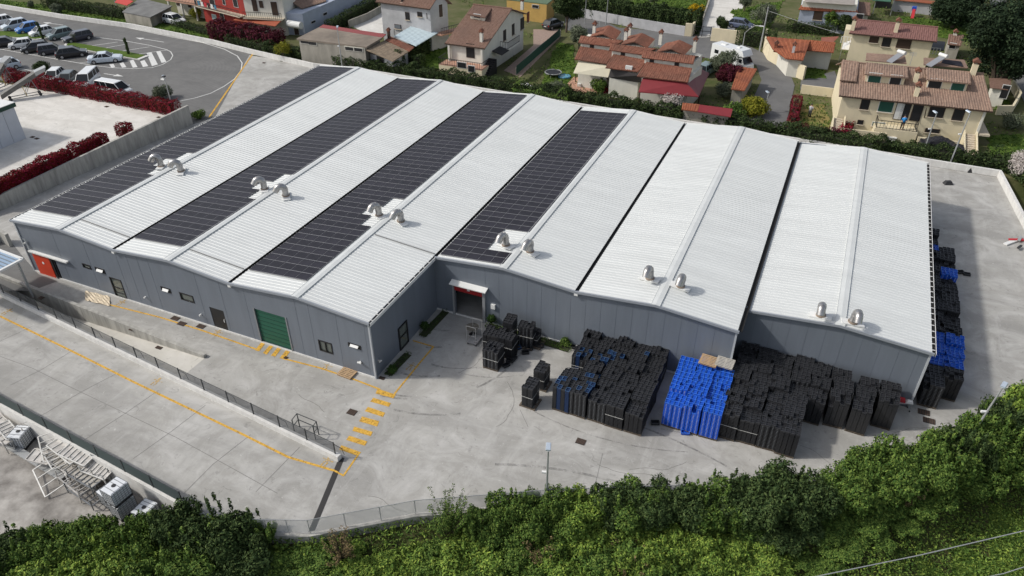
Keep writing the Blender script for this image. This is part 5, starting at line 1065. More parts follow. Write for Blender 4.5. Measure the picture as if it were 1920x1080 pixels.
# --- row of three houses in the centre
h = House('row_house', 'row of three joined houses with stepped terracotta roofs in the middle background', 'house', 0)
units = [((1077, 111), (1138, 120), (1152, 97), (1088, 87), (1084, 80), (1148, 88), (1169, 76), (1089, 67)), ((1135, 127), (1197, 135), (1214, 113), (1150, 101), (1142, 94), (1206, 103), (1229, 91), (1146, 82)), ((1194, 143), (1290, 154), (1298, 128), (1212, 116), (1203, 108), (1300, 120), (1304, 105), (1207, 95))]
for k, (a, b_, c, d, e, f, g_, i_) in enumerate(units):
    z1, z2, z3, z4 = 4.0, 4.9, 5.45, 6.05
    A_, B_, C_, D_ = V3(*a, z1), V3(*b_, z1), V3(*c, z2), V3(*d, z2); h.tiles(A_, B_, C_, D_, T_terra)
    E_, F_, G_, H_ = V3(*e, z3), V3(*f, z3), V3(*g_, z4), V3(*i_, z4); h.tiles(E_, F_, G_, H_, T_terra)
    w = (D_-A_); w.z = 0; w.normalize(); u = (B_-A_).normalized()
    h.block([A_+w*.8+u*.4, B_+w*.8-u*.1, B_+w*6, A_+w*6+u*.4], -.1, z1+.2, W_pale); q0, q1 = E_+w*.35+u*.3, F_+w*.35-u*.1
    h.block([q0, q1, q1+w*4, q0+w*4], z1, z3, W_pale, 'clerestory')
    for px in ([(1110, 86)], [(1168, 101)], [(1222, 115), (1269, 120)])[k]: h.win(px, .5, .42, m_dk, edge=(q0, q1), frame=m_shut, sill=False)
    h.F = (A_+w*.8+u*.4, B_+w*.8-u*.1)
    # rear slope and cross gable
    R0, R1 = H_, G_; bk = w*5; h.tiles(R1+bk+Vector((0, 0, -1.6)), R0+bk+Vector((0, 0, -1.6)), R0, R1, T_brown); h.block([R0+u*.3, R1-u*.3, R1-u*.3+w*4.4, R0+u*.3+w*4.4], -.1, z4-1.6, W_pale)
    m_ = R0.lerp(R1, .52); x0 = m_-u*1.8+Vector((0, 0, .0)); x1 = m_+u*1.8; rr = m_+Vector((0, 0, .6)); bb = w*3.6+Vector((0, 0, .15))
    h.tiles(x0+bb, x0, rr, rr+bb, T_terra, name='cross_gable', pitch=.3); h.tiles(x1, x1+bb, rr+bb, rr, T_terra, name='cross_gable', pitch=.3); b = MB(); b.hexa([x0+bb-Vector((0, 0, 1)), x1+bb-Vector((0, 0, 1)), x1-Vector((0, 0, 1)), x0-Vector((0, 0, 1))], [x0+bb, x1+bb, x1, x0]); b.build('gable_wall', W_pale, h.t)
for px in [(1114, 62), (1180, 66), (1173, 74), (1238, 78), (1302, 92)]: h.chimney(px, 6.2, 1.0, W_pale, .4)
h.aerial((1124, 50), 6); h.aerial((1182, 55), 6); b = MB(); p = V3(1179, 131, 4.0); b.box(p+Vector((0, 0, .2)), (.9, .35, .65)); b.build('air_conditioner', m_whw, h.t)
h.slab([V3(1197, 172, 2.5), V3(1310, 181, 2.5), V3(1287, 155, 3.8), V3(1205, 146, 3.8)], .1, mat('maroon_sheet', (.20, .022, .027), rough=.5, noise=.08, nscale=.8), 'porch_roof'); h.slab([V3(1310, 181, 2.5), V3(1330, 137, 2.5), V3(1298, 121, 4.3), V3(1287, 155, 3.8)], .1, mat('maroon_dark', (.16, .03, .035), rough=.5), 'porch_roof')
for px in [(1198, 195), (1250, 200), (1308, 203)]: b = MB(); p = V3(*px); b.bar(p, p+Vector((0, 0, 2.4)), .15); b.build('porch_post', m_shut, h.t)
b = MB(); P = [V3(1075, 137, 2.5), V3(1141, 145, 2.5), V3(1145, 124, 3.75), V3(1085, 114, 3.75)]; b.hexa([p-Vector((0, 0, .04)) for p in P], P); b.build('awning', mat('cream_canvas', (.56, .52, .40), noise=.06, nscale=1), h.t)
b = MB(); P = [V3(1140, 145, 2.5), V3(1203, 155, 2.5), V3(1206, 141, 3.8), V3(1146, 128, 3.8)]; b.hexa([p-Vector((0, 0, .04)) for p in P], P); b.build('awning', mat('dark_canvas', (.06, .055, .055)), h.t)
for px in [(1079, 155), (1138, 166), (1148, 168), (1200, 178)]: b = MB(); p = V3(*px); b.bar(p, p+Vector((0, 0, 2.45)), .1); b.build('awning_post', m_shut, h.t)
b = MB(); b.prism([tuple(V3(*q))[:2] for q in [(1064, 158), (1076, 145), (1145, 158), (1150, 178), (1075, 172)]], -.2, .1); b.build('patio', m_tilefl, h.t)
for k, (px, c, nm, lab) in enumerate([((1086, 164), m_whw, 'chair', 'white plastic chair on the patio under the cream awning, left one'), ((1110, 168), m_whw, 'chair', 'white plastic chair on the patio under the cream awning, right one'), ((1098, 160), m_dk, 'chair', 'dark garden chair on the patio under the cream awning')]):
    p = V3(*px); t = empty('garden_chair', tuple(p+Vector((0, 0, .1))), k*.8, label=lab, cat='chair', group='garden chairs'); b = MB(); b.box((0, 0, .43), (.5, .5, .05)); b.build('seat', c, t); b = MB(); b.box((0, .24, .7), (.5, .05, .5)); b.build('backrest', c, t)
    for x in (-.2, .2):
        for y in (-.2, .2): b = MB(); b.bar((x, y, 0), (x, y, .43), .05); b.build('leg', c, t)
t = empty('garden_table', tuple(V3(1103, 160)+Vector((0, 0, .1))), label='dark garden table under the cream awning', cat='table'); b = MB(); b.box((0, 0, .73), (1.6, .9, .05)); b.build('tabletop', m_shut, t)
for x in (-.7, .7):
    for y in (-.35, .35): b = MB(); b.bar((x, y, 0), (x, y, .71), .07); b.build('leg', m_shut, t)
# trampoline, pool
p = V3(1037, 143); t = empty('trampoline', tuple(p), label='round black trampoline on the lawn left of the cream awning', cat='trampoline'); b = MB(); b.tube([(0, 0, .55), (0, 0, .6)], 1.1, 24); b.build('mat', m_dk, t); b = MB(); b.tube([(1.15*math.cos(a/12*math.pi), 1.15*math.sin(a/12*math.pi), .6) for a in range(25)], .07, 6); b.build('rim', m_gal, t)
for k in range(4): b = MB(); b.bar((math.cos(k*1.57), math.sin(k*1.57), 0), (math.cos(k*1.57), math.sin(k*1.57), .6), .06); b.build('leg', m_gal, t)
p = V3(1058, 145); t = empty('paddling_pool', tuple(p), label='small round blue paddling pool beside the trampoline', cat='pool'); b = MB(); b.tube([(.8*math.cos(a/12*math.pi), .8*math.sin(a/12*math.pi), .15) for a in range(25)], .13, 6); b.build('rim', mat('pool_blue', (.05, .16, .25)), t); b = MB(); b.tube([(0, 0, .02), (0, 0, .2)], .78, 20); b.build('water', mat('pool_water', (.08, .25, .34), rough=.1), t)
p = V3(985, 164); b = MB(); b.grid(p+Vector((-1.2, -.6, .2)), p+Vector((1.2, -.6, .1)), p+Vector((1.2, .6, .1)), p+Vector((-1.2, .6, .2)), 10, 6, fn=lambda u, v, i, j: Vector((0, 0, .5*math.sin(math.pi*u)*math.sin(math.pi*v)+.12*math.sin(i*2.3+j*3.1)))); b.build('tarpaulin', m_whw, label='white tarpaulin heap on the grass behind the rear hedge', cat='tarpaulin', ng=True)
# --- tall gabled house left of centre
h = House('house', 'tall cream gabled house with brown tiled roof, terrace and outside stairs left of centre', 'house', 0)
E0, E1 = V3(834, 81, 4.0), V3(909, 91, 4.0); ZR = rz_solve(E0, E1, (960, 17), .36); R1_ = V3(960, 17, ZR); u_ = (E1-E0); R0_ = R1_-u_*1.0; wv = (R1_-E1)*.62; wv.z = -wv.z; h.plane(E0, E1, R1_); print('h4', ZR, E1, R1_)
h.gable(E0, E1, R0_, R1_, W_pale, T_brown, B0=R0_+wv, B1=R1_+wv)
f1, b1 = h.Rr
for px, w, hh, mm in [((946, 66), .9, 1.5, m_dk), ((962, 55), .8, 1.6, m_dk), ((979, 44), 1.3, 1.7, m_dk), ((990, 32), .8, 1.5, T_orange)]: h.win(px, w, hh, mm, edge=h.Rr, frame=m_shut)
h.win((882, 95), 1.3, 2.0, m_dk, frame=m_shut, name='door'); h.dormer([(877, 27), (910, 33), (922, 16), (893, 10)], [.8, .8, .1, .1], T_brown, W_pale, [((895, 30), 1.2, .5, m_dk)])
h.chimney((903, 78), None, 1.2, W_pale, .4); h.chimney((979, 13), ZR-.6, .8, W_pale, .4)
u = (h.F[1]-h.F[0]).normalized(); nn = Vector((u.y, -u.x, 0)); nn = nn if nn.y < 0 else -nn; f0 = h.F[0].copy(); f0.z = 0; L_ = (h.F[1]-h.F[0]).length
T4 = [f0-u*.6, f0+u*(L_+.8), f0+u*(L_+.8)+nn*2.3, f0-u*.6+nn*2.3]
h.block(T4, -.1, 1.5, W_cream, 'terrace'); b = MB(); b.prism([tuple(p)[:2] for p in T4], 1.503, 1.56); b.build('terrace_floor', m_tilefl, h.t); h.rail([T4[0], T4[3], T4[2], T4[1]], 1.56)
for k in (.1, L_-.1): b = MB(); b.bar(f0+u*k+nn*.3+Vector((0, 0, 1.5)), f0+u*k+nn*.3+Vector((0, 0, 3.9)), .3); b.build('pillar', W_pale, h.t)
e = (T4[3], T4[2]); h.win((866, 122), 1.5, .8, m_dk, edge=e, name='window', sill=False); h.win((884, 129), 1.1, .9, m_dk, edge=e, name='arch', sill=False)
b = MB(); sd = (h.Rr[1]-h.Rr[0]); sd.z = 0; sd.normalize(); g0 = h.Rr[0].copy(); g0.z = 0
for k in range(10): a = g0+u*.1+sd*(k*.35-2); b.prism([tuple(a)[:2], tuple(a+u*1.2)[:2], tuple(a+u*1.2+sd*.35)[:2], tuple(a+sd*.35)[:2]], -.1, .3+k*.2)
b.build('steps', m_dk, h.t); h.block([g0+u*.1+sd*5, g0+u*1.5+sd*5, g0+u*1.5+sd*9, g0+u*.1+sd*9], 2.3, 2.5, W_pale, 'balcony'); h.rail([g0+u*.2+sd*5, g0+u*1.4+sd*5, g0+u*1.4+sd*9], 2.5)
h.slab([g0+u*.1+sd*2.5+Vector((0, 0, 2.8)), g0+u*1.6+sd*2.5+Vector((0, 0, 2.4)), g0+u*1.6+sd*5+Vector((0, 0, 2.4)), g0+u*.1+sd*5+Vector((0, 0, 2.8))], .08, m_dk, 'door_canopy')
wall_line('garden_wall', [V3(968, 140, 0), V3(1000, 108, 0), V3(1050, 68, 0)], 1.0, .25, W_stain, 'beige garden wall with dark green netting, right of the gabled house')
A, B_ = V3(968, 140, 1.0), V3(1050, 68, 1.0); t = empty('screen_fence', tuple(A), label='dark green screen netting on top of the beige garden wall', cat='fence'); b = MB(); D = B_-A; b.add([(0, 0, 0), D, D+Vector((0, 0, 1.2)), (0, 0, 1.2)], [(0, 1, 2, 3)]); b.build('netting', mat('green_screen', (.01, .05, .035), rough=.8), t, ng=True)
# --- grey white house at the top left of centre
h = House('house', 'pale grey house with brown roof and side balcony behind the blue metal canopy', 'house', 0)
h.gable(V3(704, 3, 6.4), V3(806, 17, 6.4), V3(722, -26, 8.4), V3(826, -14, 8.4), W_grey, T_brown)
for a in [((764, 30), .7, 1.1, m_dk), ((787, 27), .8, .6, m_dk), ((746, 50), 1.2, .6, mat('dusty_glass', (.16, .18, .2), rough=.3)), ((754, 1), .3, .4, m_dk)]: h.win(*a, frame=m_shut)
h.win((826, 20), .8, 2.0, m_shut, edge=h.Rr, name='door'); f1, b1 = h.Rr; sd = (b1-f1); sd.z = 0; sd.normalize(); u = (h.F[1]-h.F[0]).normalized(); g0 = f1.copy(); g0.z = 0
h.block([g0+sd*.3, g0+sd*.3+u*1.6, g0+sd*7+u*1.6, g0+sd*7], 2.4, 2.6, m_tilefl, 'balcony'); h.pipe((800, 25), (803, 62), 6.2, .5); h.rail([g0+sd*.3+u*1.5, g0+sd*7+u*1.5], 2.6)
h.aerial((722, 55), .5, 5.5); b = MB(); p = V3(728, 60, 0); b.tube([p, p+Vector((0, 0, 2.6))], .12, 8); b.build('flue', m_gal, h.t)
# --- low brown workshop
h = House('workshop', 'long low workshop with stained brown flat roof and strip windows behind the rear hedge', 'building', 0)
R4 = [V3(556, 72, 3.5), V3(687, 88, 3.4), V3(717, 70, 3.6), V3(598, 51, 3.6)]; W4 = [V3(560, 73, 3.4), V3(684, 88, 3.4), V3(712, 71, 3.4), V3(600, 54, 3.4)]
h.block(W4, -.1, 3.25, W_stain); h.slab(R4, .25, mat('brown_roof', (.15, .125, .10), noise=.3, nscale=.35, col2=(.27, .225, .18))); h.F = (W4[0], W4[1])
for px in [(571, 78), (586, 81), (655, 91), (672, 93)]: h.win(px, 1.5, .5, m_dk, frame=W_pale, sill=False)
h.slab([V3(598, 51, 3.62), V3(717, 70, 3.62), V3(724, 64, 3.7), V3(606, 46, 3.7)], .1, mat('maroon_flat', (.24, .06, .06)), 'roof_strip')
h = House('lean_to', 'lean-to with corrugated brown roof at the right end of the workshop', 'shed', 0)
h.block([V3(690, 94, 2.5), V3(735, 112, 2.2), V3(764, 95, 2.2), V3(722, 78, 2.5)], -.1, 2.1, W_grey); h.tiles(V3(737, 115, 2.2), V3(769, 95, 2.2), V3(721, 76, 3.0), V3(686, 93, 3.0), mat('fibre_sheet', (.22, .17, .12), noise=.25, nscale=1.5), pitch=.5); h.tiles(V3(768, 96, 2.3), V3(777, 88, 2.4), V3(732, 68, 3.1), V3(722, 75, 3.05), T_terra)
h.F = (V3(690, 94, 2.5), V3(735, 112, 2.2)); h.win((714, 113), 1.8, 1.2, m_dk, frame=m_gal, sill=False); h.chimney((730, 75), 2.8, 1.2, m_shut, .35); 
h = House('metal_canopy', 'pale blue sheet metal canopy between the grey house and the hedge', 'canopy', 0)
P = [V3(780, 86, 2.7), V3(822, 61, 2.7), V3(771, 49, 3.3), V3(739, 68, 3.3)]; h.tiles(*P, mat('pale_blue_sheet', (.50, .60, .64), rough=.4), pitch=.6, amp=.03)
for px in [(780, 105), (820, 82), (742, 90), (772, 70)]: b = MB(); p = V3(*px); b.bar(p, p+Vector((0, 0, 2.9)), .12); b.build('post', m_gal, h.t)
# --- left row: red house, white house, extension
h = House('house', 'red rendered house with a long balcony hung with washing', 'house', 0)
A, B_ = V3(386, 40, 0), V3(468, 62, 0); w = V3(400, 0, 0)-V3(372, 35, 0); w = Vector((-w.y, w.x, 0)); w = (V3(480, -6, 0)-V3(440, 30, 0)).normalized()
u = (B_-A).normalized(); w = Vector((-u.y, u.x, 0)); w = w if w.y > 0 else -w
h.block([A, B_, B_+w*9, A+w*9], -.1, 6.0, W_red); h.F = (A, B_)
for px, ww, hh, m in [((399, 8), 1.5, 2.2, m_dk), ((420, 3), .7, 1.0, m_dk), ((402, 32), 1.3, .9, mat('pale_glass', (.25, .32, .33))), ((416, 28), 1.1, 1.9, m_dk), ((441, 2), 1.2, 2.0, m_dk)]: h.win(px, ww, hh, m, sill=False)
h.block([A-w*1.3, B_-w*1.3, B_, A], 2.7, 2.85, m_stone, 'balcony'); h.rail([A-w*1.25, B_-w*1.25], 2.85)
h.tiles(A-w*.5+Vector((0, 0, 6)), B_-w*.5+Vector((0, 0, 6)), B_+w*4.5+Vector((0, 0, 7.5)), A+w*4.5+Vector((0, 0, 7.5)), T_brown)
t = empty('washing', tuple(A-w*1.5+Vector((0, 0, 3.9))), label='washing in dark, white and red hung along the red house balcony', cat='washing')
for k, c in enumerate([m_dk, MATS['pool_blue'], m_whw, MATS['red_cloth'], m_dk, m_whw, MATS['pool_blue']]): b = MB(); b.box(u*(.6+k*.9)+Vector((0, 0, -.35)), (.6, .04, .7), math.atan2(u.y, u.x)); b.build('garment', c, t)
b = MB(); b.bar((0, 0, 0), u*7, .02); b.build('line', m_dk, t)
h = House('house', 'white house with brown shutters and a brick red awning beside the red house', 'house', 0)
A, B_ = B_+u*.02, V3(540, 66, 0); u = (B_-A).normalized(); w = Vector((-u.y, u.x, 0)); w = w if w.y > 0 else -w
h.block([A, B_, B_+w*8, A+w*8], -.1, 6.0, W_pale); h.F = (A, B_)
for px, ww, hh, m in [((478, 10), 1.0, 2.0, m_shut), ((490, 8), .8, 1.2, m_shut), ((515, 16), 1.2, 2.3, m_shut)]: h.win(px, ww, hh, m, sill=False)
h.block([A-w*1.2, B_-w*1.2, B_, A], 2.6, 2.75, m_stone, 'balcony'); h.rail([A-w*1.15, B_-w*1.15], 2.75)
h.tiles(A-w*.5+Vector((0, 0, 6)), B_-w*.5+Vector((0, 0, 6)), B_+w*4.5+Vector((0, 0, 7.3)), A+w*4.5+Vector((0, 0, 7.3)), T_brown)
h.slab([V3(437, 37, 2.2), V3(516, 49, 2.2), V3(528, 38, 2.6), V3(460, 27, 2.6)], .08, mat('brick_canvas', (.32, .08, .04), noise=.1, nscale=1), 'awning'); h.chimney((476, 42), 1.5, 1.4, W_pale, .3)
h = House('house', 'low bluish extension with a white curved awning and weathered tile roof', 'house', 0)
A, B_ = V3(540, 64, 0), V3(573, 66, 0); C_ = V3(690, 12, 0); u = (C_-B_).normalized(); 
h.block([A, B_, B_+u*16, A+u*16-(B_-A)*0], -.1, 3.4, W_blue); h.F = (A, B_); h.win((556, 56), .9, 1.7, m_shut, name='door', sill=False)
h.tiles(V3(566, 16, 3.6), V3(612, 2, 3.6), V3(600, -18, 4.6), V3(538, -2, 4.6), T_beige); b = MB(); p = V3(553, 46, 2.0)
b.tube([p+Vector((-1.3, .0, 0)), p+Vector((1.3, -.1, 0))], .55, 14); b.build('awning', m_whw, h.t); h.win((587, 41), 1.3, .35, m_dk, edge=(B_, B_+u*16), sill=False); h.win((609, 26), 1.2, .4, m_dk, edge=(B_, B_+u*16), sill=False)
wall_line('garden_wall', [V3(573, 64, 0), V3(610, 45, 0), V3(665, 18, 0), V3(720, -10, 0)], 1.7, .2, W_blue, 'bluish slatted wall beside the low extension'); wall_line('garden_wall', [V3(655, 52, 0), V3(690, 38, 0), V3(722, 20, 0)], 1.2, .2, W_stain, 'beige wall of the paved court left of the grey house')
# --- grey roofed barn and red awning top left
h = House('barn', 'low barn with a mossy grey roof beside the parked white car', 'barn', 0)
h.block([V3(232, 25, 1.6), V3(281, 34, 1.6), V3(318, 13, 1.6), V3(265, 0, 1.6)], -.1, 1.6, W_stain); h.slab([V3(229, 22, 1.8), V3(282, 32, 1.8), V3(323, 11, 2.2), V3(262, -4, 2.2)], .15, mat('grey_roof', (.16, .16, .155), noise=.25, nscale=.6))
h = House('canopy', 'small bright red canopy at the top left', 'canopy', 0); h.slab([V3(215, 4, 2.2), V3(238, 10, 2.2), V3(250, 2, 2.6), V3(225, -6, 2.6)], .08, mat('red_sheet', (.45, .05, .04)))
for px in [(220, 20), (240, 24)]: b = MB(); p = V3(*px); b.bar(p, p+Vector((0, 0, 2.2)), .1); b.build('post', m_gal, h.t)
h = House('house', 'pale house with balcony behind the parked white car, cut by the top edge', 'house', 0)
A, B_ = V3(318, 30, 0), V3(384, 42, 0); u = (B_-A).normalized(); w = Vector((-u.y, u.x, 0)); h.block([A+w*2, B_+w*2, B_+w*10, A+w*10], -.1, 5.6, W_pale); h.F = (A+w*2, B_+w*2); h.block([A, B_, B_+w*2, A+w*2], 2.6, 2.8, m_tilefl, 'balcony'); h.rail([A, B_], 2.8)
for px in [(333, 2), (355, 6)]: h.win(px, 1.0, 1.6, m_shut, sill=False)
for k in (0.3, 3.5, 6.8): b = MB(); b.bar(A+u*k+w*.2, A+u*k+w*.2+Vector((0, 0, 2.6)), .25); b.build('pillar', W_pale, h.t)
# --- yellow block, small outbuildings
h = House('house', 'ochre yellow flat roofed building at the top, behind the gabled house', 'house', 0)
h.block([V3(950, 0, 3), V3(1025, 9, 3), V3(1040, -4, 3), V3(965, -14, 3)], -.1, 3.0, W_yel); h.block([V3(949, 0, 3), V3(1026, 9, 3), V3(1042, -4, 3), V3(964, -15, 3)], 3.003, 3.15, mat('moss_roof', (.10, .15, .09)), 'roof'); h.F = (V3(950, 0, 3), V3(1025, 9, 3)); h.win((1004, 12), 1.3, .5, m_dk, sill=False)
h = House('outbuilding', 'small stone outbuilding with stepped brown roof left of the big pine', 'shed', 0)
h.block([V3(1780, 82, 2.2), V3(1800, 85, 2.2), V3(1806, 68, 2.2), V3(1780, 66, 2.2)], -.1, 2.2, W_stain); h.tiles(V3(1777, 83, 2.2), V3(1802, 86, 2.2), V3(1808, 66, 3.0), V3(1779, 64, 3.0), T_brown); h.F = (V3(1780, 82, 2.2), V3(1800, 85, 2.2)); h.win((1786, 86), .9, .8, m_dk, sill=False); h.chimney((1789, 70), 2.6, .6, W_pale, .5)
h = House('shed', 'small cream shed with flat brown roof at the right edge', 'shed', 0)
h.block([V3(1862, 166, 2.2), V3(1888, 170, 2.2), V3(1893, 154, 2.2), V3(1862, 150, 2.2)], -.1, 2.2, W_pale); h.slab([V3(1857, 164, 2.4), V3(1893, 168, 2.4), V3(1897, 148, 2.6), V3(1855, 146, 2.6)], .12, T_brown); h.F = (V3(1862, 166, 2.2), V3(1888, 170, 2.2)); h.win((1884, 172), .9, 1.8, m_dk, name='door', sill=False)
h = House('pergola', 'open pergola shed with green roof at the top right', 'pergola', 0); h.slab([V3(1636, 0, 2.5), V3(1670, 3, 2.5), V3(1672, -8, 2.6), V3(1638, -10, 2.6)], .1, mat('green_roof', (.05, .14, .09)))
for px in [(1636, 26), (1669, 29)]: b = MB(); p = V3(*px); b.bar(p, p+Vector((0, 0, 2.5)), .12); b.build('post', m_gal, h.t)
h.block([V3(1640, 14), V3(1668, 16), V3(1668, 8), V3(1640, 6)], -.1, 2.2, m_dk, 'back_wall')
h = House('shelter', 'red tiled shelter beside the road, between the camper van and the bend', 'shed', 0)
h.tiles(V3(1371, 167, 2.2), V3(1396, 170, 2.2), V3(1420, 129, 2.7), V3(1385, 125, 2.7), T_orange); h.block([V3(1373, 166, 2.1), V3(1392, 168, 2.1), V3(1414, 131, 2.1), V3(1386, 128, 2.1)], -.1, 2.1, W_stain)
h = House('shelter', 'low shelter half red tiles and half maroon sheet above the rear hedge', 'shed', 0)
h.tiles(V3(1278, 205, 1.9), V3(1308, 209, 1.9), V3(1312, 196, 2.2), V3(1280, 193, 2.2), T_orange); h.slab([V3(1308, 209, 1.9), V3(1370, 219, 1.9), V3(1374, 204, 2.2), V3(1312, 196, 2.2)], .08, MATS['maroon_sheet']); h.block([V3(1282, 204, 1.8), V3(1366, 216, 1.8), V3(1368, 207, 1.8), V3(1284, 197, 1.8)], -.1, 1.75, W_stain)
h = House('wall_garden', 'grey concrete wall with an orange coping beyond the purple roofed house', 'wall', 0)
h.t.name = 'garden_wall'; h.block([V3(1670, 20, 0), V3(1745, 28, 0), V3(1746, 24, 0), V3(1671, 16, 0)], -.1, 1.9, W_grey, 'wall'); h.block([V3(1669, 21, 0), V3(1746, 29, 0), V3(1747, 24, 0), V3(1670, 16, 0)], 1.903, 2.0, T_orange, 'coping')
wall_line('garden_wall', [V3(1090, 32, 0), V3(1180, 50, 0), V3(1283, 67, 0)], 1.5, .25, W_grey, 'grey blotchy wall along the road under the tall hedge')
wall_line('garden_wall', [V3(1283, 67, 0), V3(1296, 68, 0), V3(1314, 50, 0)], 2.0, .3, W_cream, 'cream wall corner on the left of the lane gate'); wall_line('garden_wall', [V3(1332, 76, 0), V3(1384, 82, 0)], 2.0, .3, W_cream, 'cream wall right of the lane gate')
t = empty('gate', (0, 0, 0), label='dark double bar gate across the pale lane', cat='gate'); A, B_ = V3(1300, 68, 0), V3(1331, 70, 0)
for p in (A, B_, A.lerp(B_, .5)): b = MB(); b.bar(p, p+Vector((0, 0, 1.7)), .08); b.build('post', m_dk, t)
b = MB()
for z in (.3, .9, 1.6): b.bar(A+Vector((0, 0, z)), B_+Vector((0, 0, z)), .06)
b.build('bars', m_dk, t)
wall_line('lane_wall', [V3(1312, 55, 0), V3(1328, 10, 0), V3(1332, -30, 0)], .8, .25, W_stain, 'low stained wall along the left of the lane'); wall_line('garden_wall', [V3(1500, 175, 0), V3(1573, 184, 0)], 1.2, .2, W_cream, 'cream wall at the head of the small dry lawn'); wall_line('garden_wall', [V3(1895, 165, 0), V3(1908, 190, 0), V3(1893, 215, 0), V3(1866, 215, 0)], 1.2, .25, W_cream, 'cream curved wall at the right edge beside the side road')
t = empty('gazebo', tuple(V3(1594, 118, 0)), label='white peaked gazebo tent beside the stair of the purple roofed house', cat='tent'); b = MB(); s_ = 1.6; b.add([(-s_, -s_, 2.3), (s_, -s_, 2.3), (s_, s_, 2.3), (-s_, s_, 2.3), (0, 0, 3.6)], [(0, 1, 4), (1, 2, 4), (2, 3, 4), (3, 0, 4)]); b.build('canopy', m_whw, t)
for x in (-s_, s_):
    for y in (-s_, s_): b = MB(); b.bar((x, y, 0), (x, y, 2.3), .06); b.build('leg', m_gal, t)
# utility pole, street lamp, cables
def pole(px, h_, lab, r=.14): p = V3(*px); t = empty('utility_pole', tuple(p), label=lab, cat='pole', group='utility poles'); b = MB(); b.tube([(0, 0, 0), (.1, 0, h_)], [r, r*.6], 10); b.build('shaft', m_gal, t); b = MB(); b.bar((-.4, 0, h_-.3), (.6, 0, h_-.3), .08); b.build('cross_arm', m_dk, t); return p
pole((1424, 96), 6.6, 'concrete utility pole beside the bend of the road'); pole((1096, 45), 5, 'thin utility pole by the tall hedge, left one', .08); pole((1136, 46), 5, 'thin utility pole by the tall hedge, right one', .08)
p = V3(1391, 96); t = empty('street_lamp', tuple(p), label='curved grey street lamp arching over the road by the camper van', cat='street lamp'); b = MB(); e = V3(1428, 49, 5.2)-p; b.tube([(0, 0, 0), (0, 0, 2.8), e*.25+Vector((0, 0, 2.4)), e*.6+Vector((0, 0, 1.6)), e], .07, 8); b.build('pole', m_gal, t); b = MB(); b.box(e, (.6, .25, .1)); b.build('lamp_head', m_trim, t)
for k, (a, c, z) in enumerate([((1440, 20), (1575, 63), 6), ((1510, 1085), (1930, 993), 9), ((1835, 1085), (1930, 1060), 9)]):
    b = MB(); A, B_ = V3(*a, z), V3(*c, z); mm = (A+B_)/2-Vector((0, 0, .12)); b.tube([A+(A-B_)*(6 if k else 0), A, mm, B_, B_+(B_-A)*(6 if k else 0)], .022, 5); b.build('cable', m_gal, label=['thin cable crossing in front of the bluish house', 'long pale cable crossing the meadow in the lower right corner', 'second pale cable at the very corner of the meadow'][k], cat='cable')
# slide toy
p = V3(1710, 32); t = empty('slide', tuple(p), label='small red slide with blue top on the lawn behind the purple roofed house', cat='slide'); b = MB(); b.hexa([(-.25, -1.2, 0), (.25, -1.2, 0), (.25, .3, 1.2), (-.25, .3, 1.2)], [(-.25, -1.2, .08), (.25, -1.2, .08), (.25, .3, 1.3), (-.25, .3, 1.3)]); b.build('chute', MATS['red_cloth'], t); b = MB(); b.box((0, .7, 1.3), (.7, .8, .6)); b.build('top', m_bl, t)
for x in (-.3, .3): b = MB(); b.bar((x, .7, 0), (x, .7, 1.2), .08); b.build('leg', m_whw, t)
# ---------------- vehicles ----------------
m_tyre = mat('tyre', (.02, .02, .02), rough=.9); m_rim = mat('rim', (.45, .45, .46), rough=.35, metal=.6); m_cgl = mat('car_glass', (.012, .015, .018), rough=.12, spec=.35); m_hl = mat('headlight', (.7, .72, .75), rough=.15); m_tl = mat('tail_light', (.4, .01, .01), rough=.3); m_plast = mat('dark_plastic', (.03, .03, .03), rough=.6)
def paint(name, c, r=.28): 
    m = mat('paint_'+name, c, rough=r, spec=.6); m.node_tree.nodes['Principled BSDF'].inputs['Coat Weight'].default_value = .5; return m
PW_, PS, PB, PBK, PG, PDB, PN = paint('white', (.72, .73, .73)), paint('silver', (.50, .56, .62)), paint('blue', (.02, .16, .48)), paint('black', (.012, .013, .016)), paint('grey', (.10, .12, .125)), paint('dark', (.028, .030, .045)), paint('greengrey', (.16, .22, .22))
PROF = { # x along length (front +), belt height z, roof z (0 = no roof); fractions of L and H
 'hatch': ([-.5, -.49, -.44, -.2, .12, .30, .44, .49, .5], [.52, .60, .62, .62, .61, .58, .50, .42, .34], (-.46, -.34, .10, .30)),
 'sedan': ([-.5, -.49, -.44, -.3, .12, .22, .44, .49, .5], [.46, .62, .66, .64, .63, .60, .52, .44, .34], (-.36, -.18, .07, .24)),
 'wagon': ([-.5, -.49, -.46, -.2, .12, .26, .44, .49, .5], [.52, .60, .62, .62, .61, .58, .52, .44, .34], (-.485, -.42, .08, .25)),
 'van': ([-.5, -.495, -.48, -.2, .2, .36, .46, .49, .5], [.52, .58, .60, .60, .60, .56, .48, .42, .34], (-.49, -.475, .22, .385)),
}
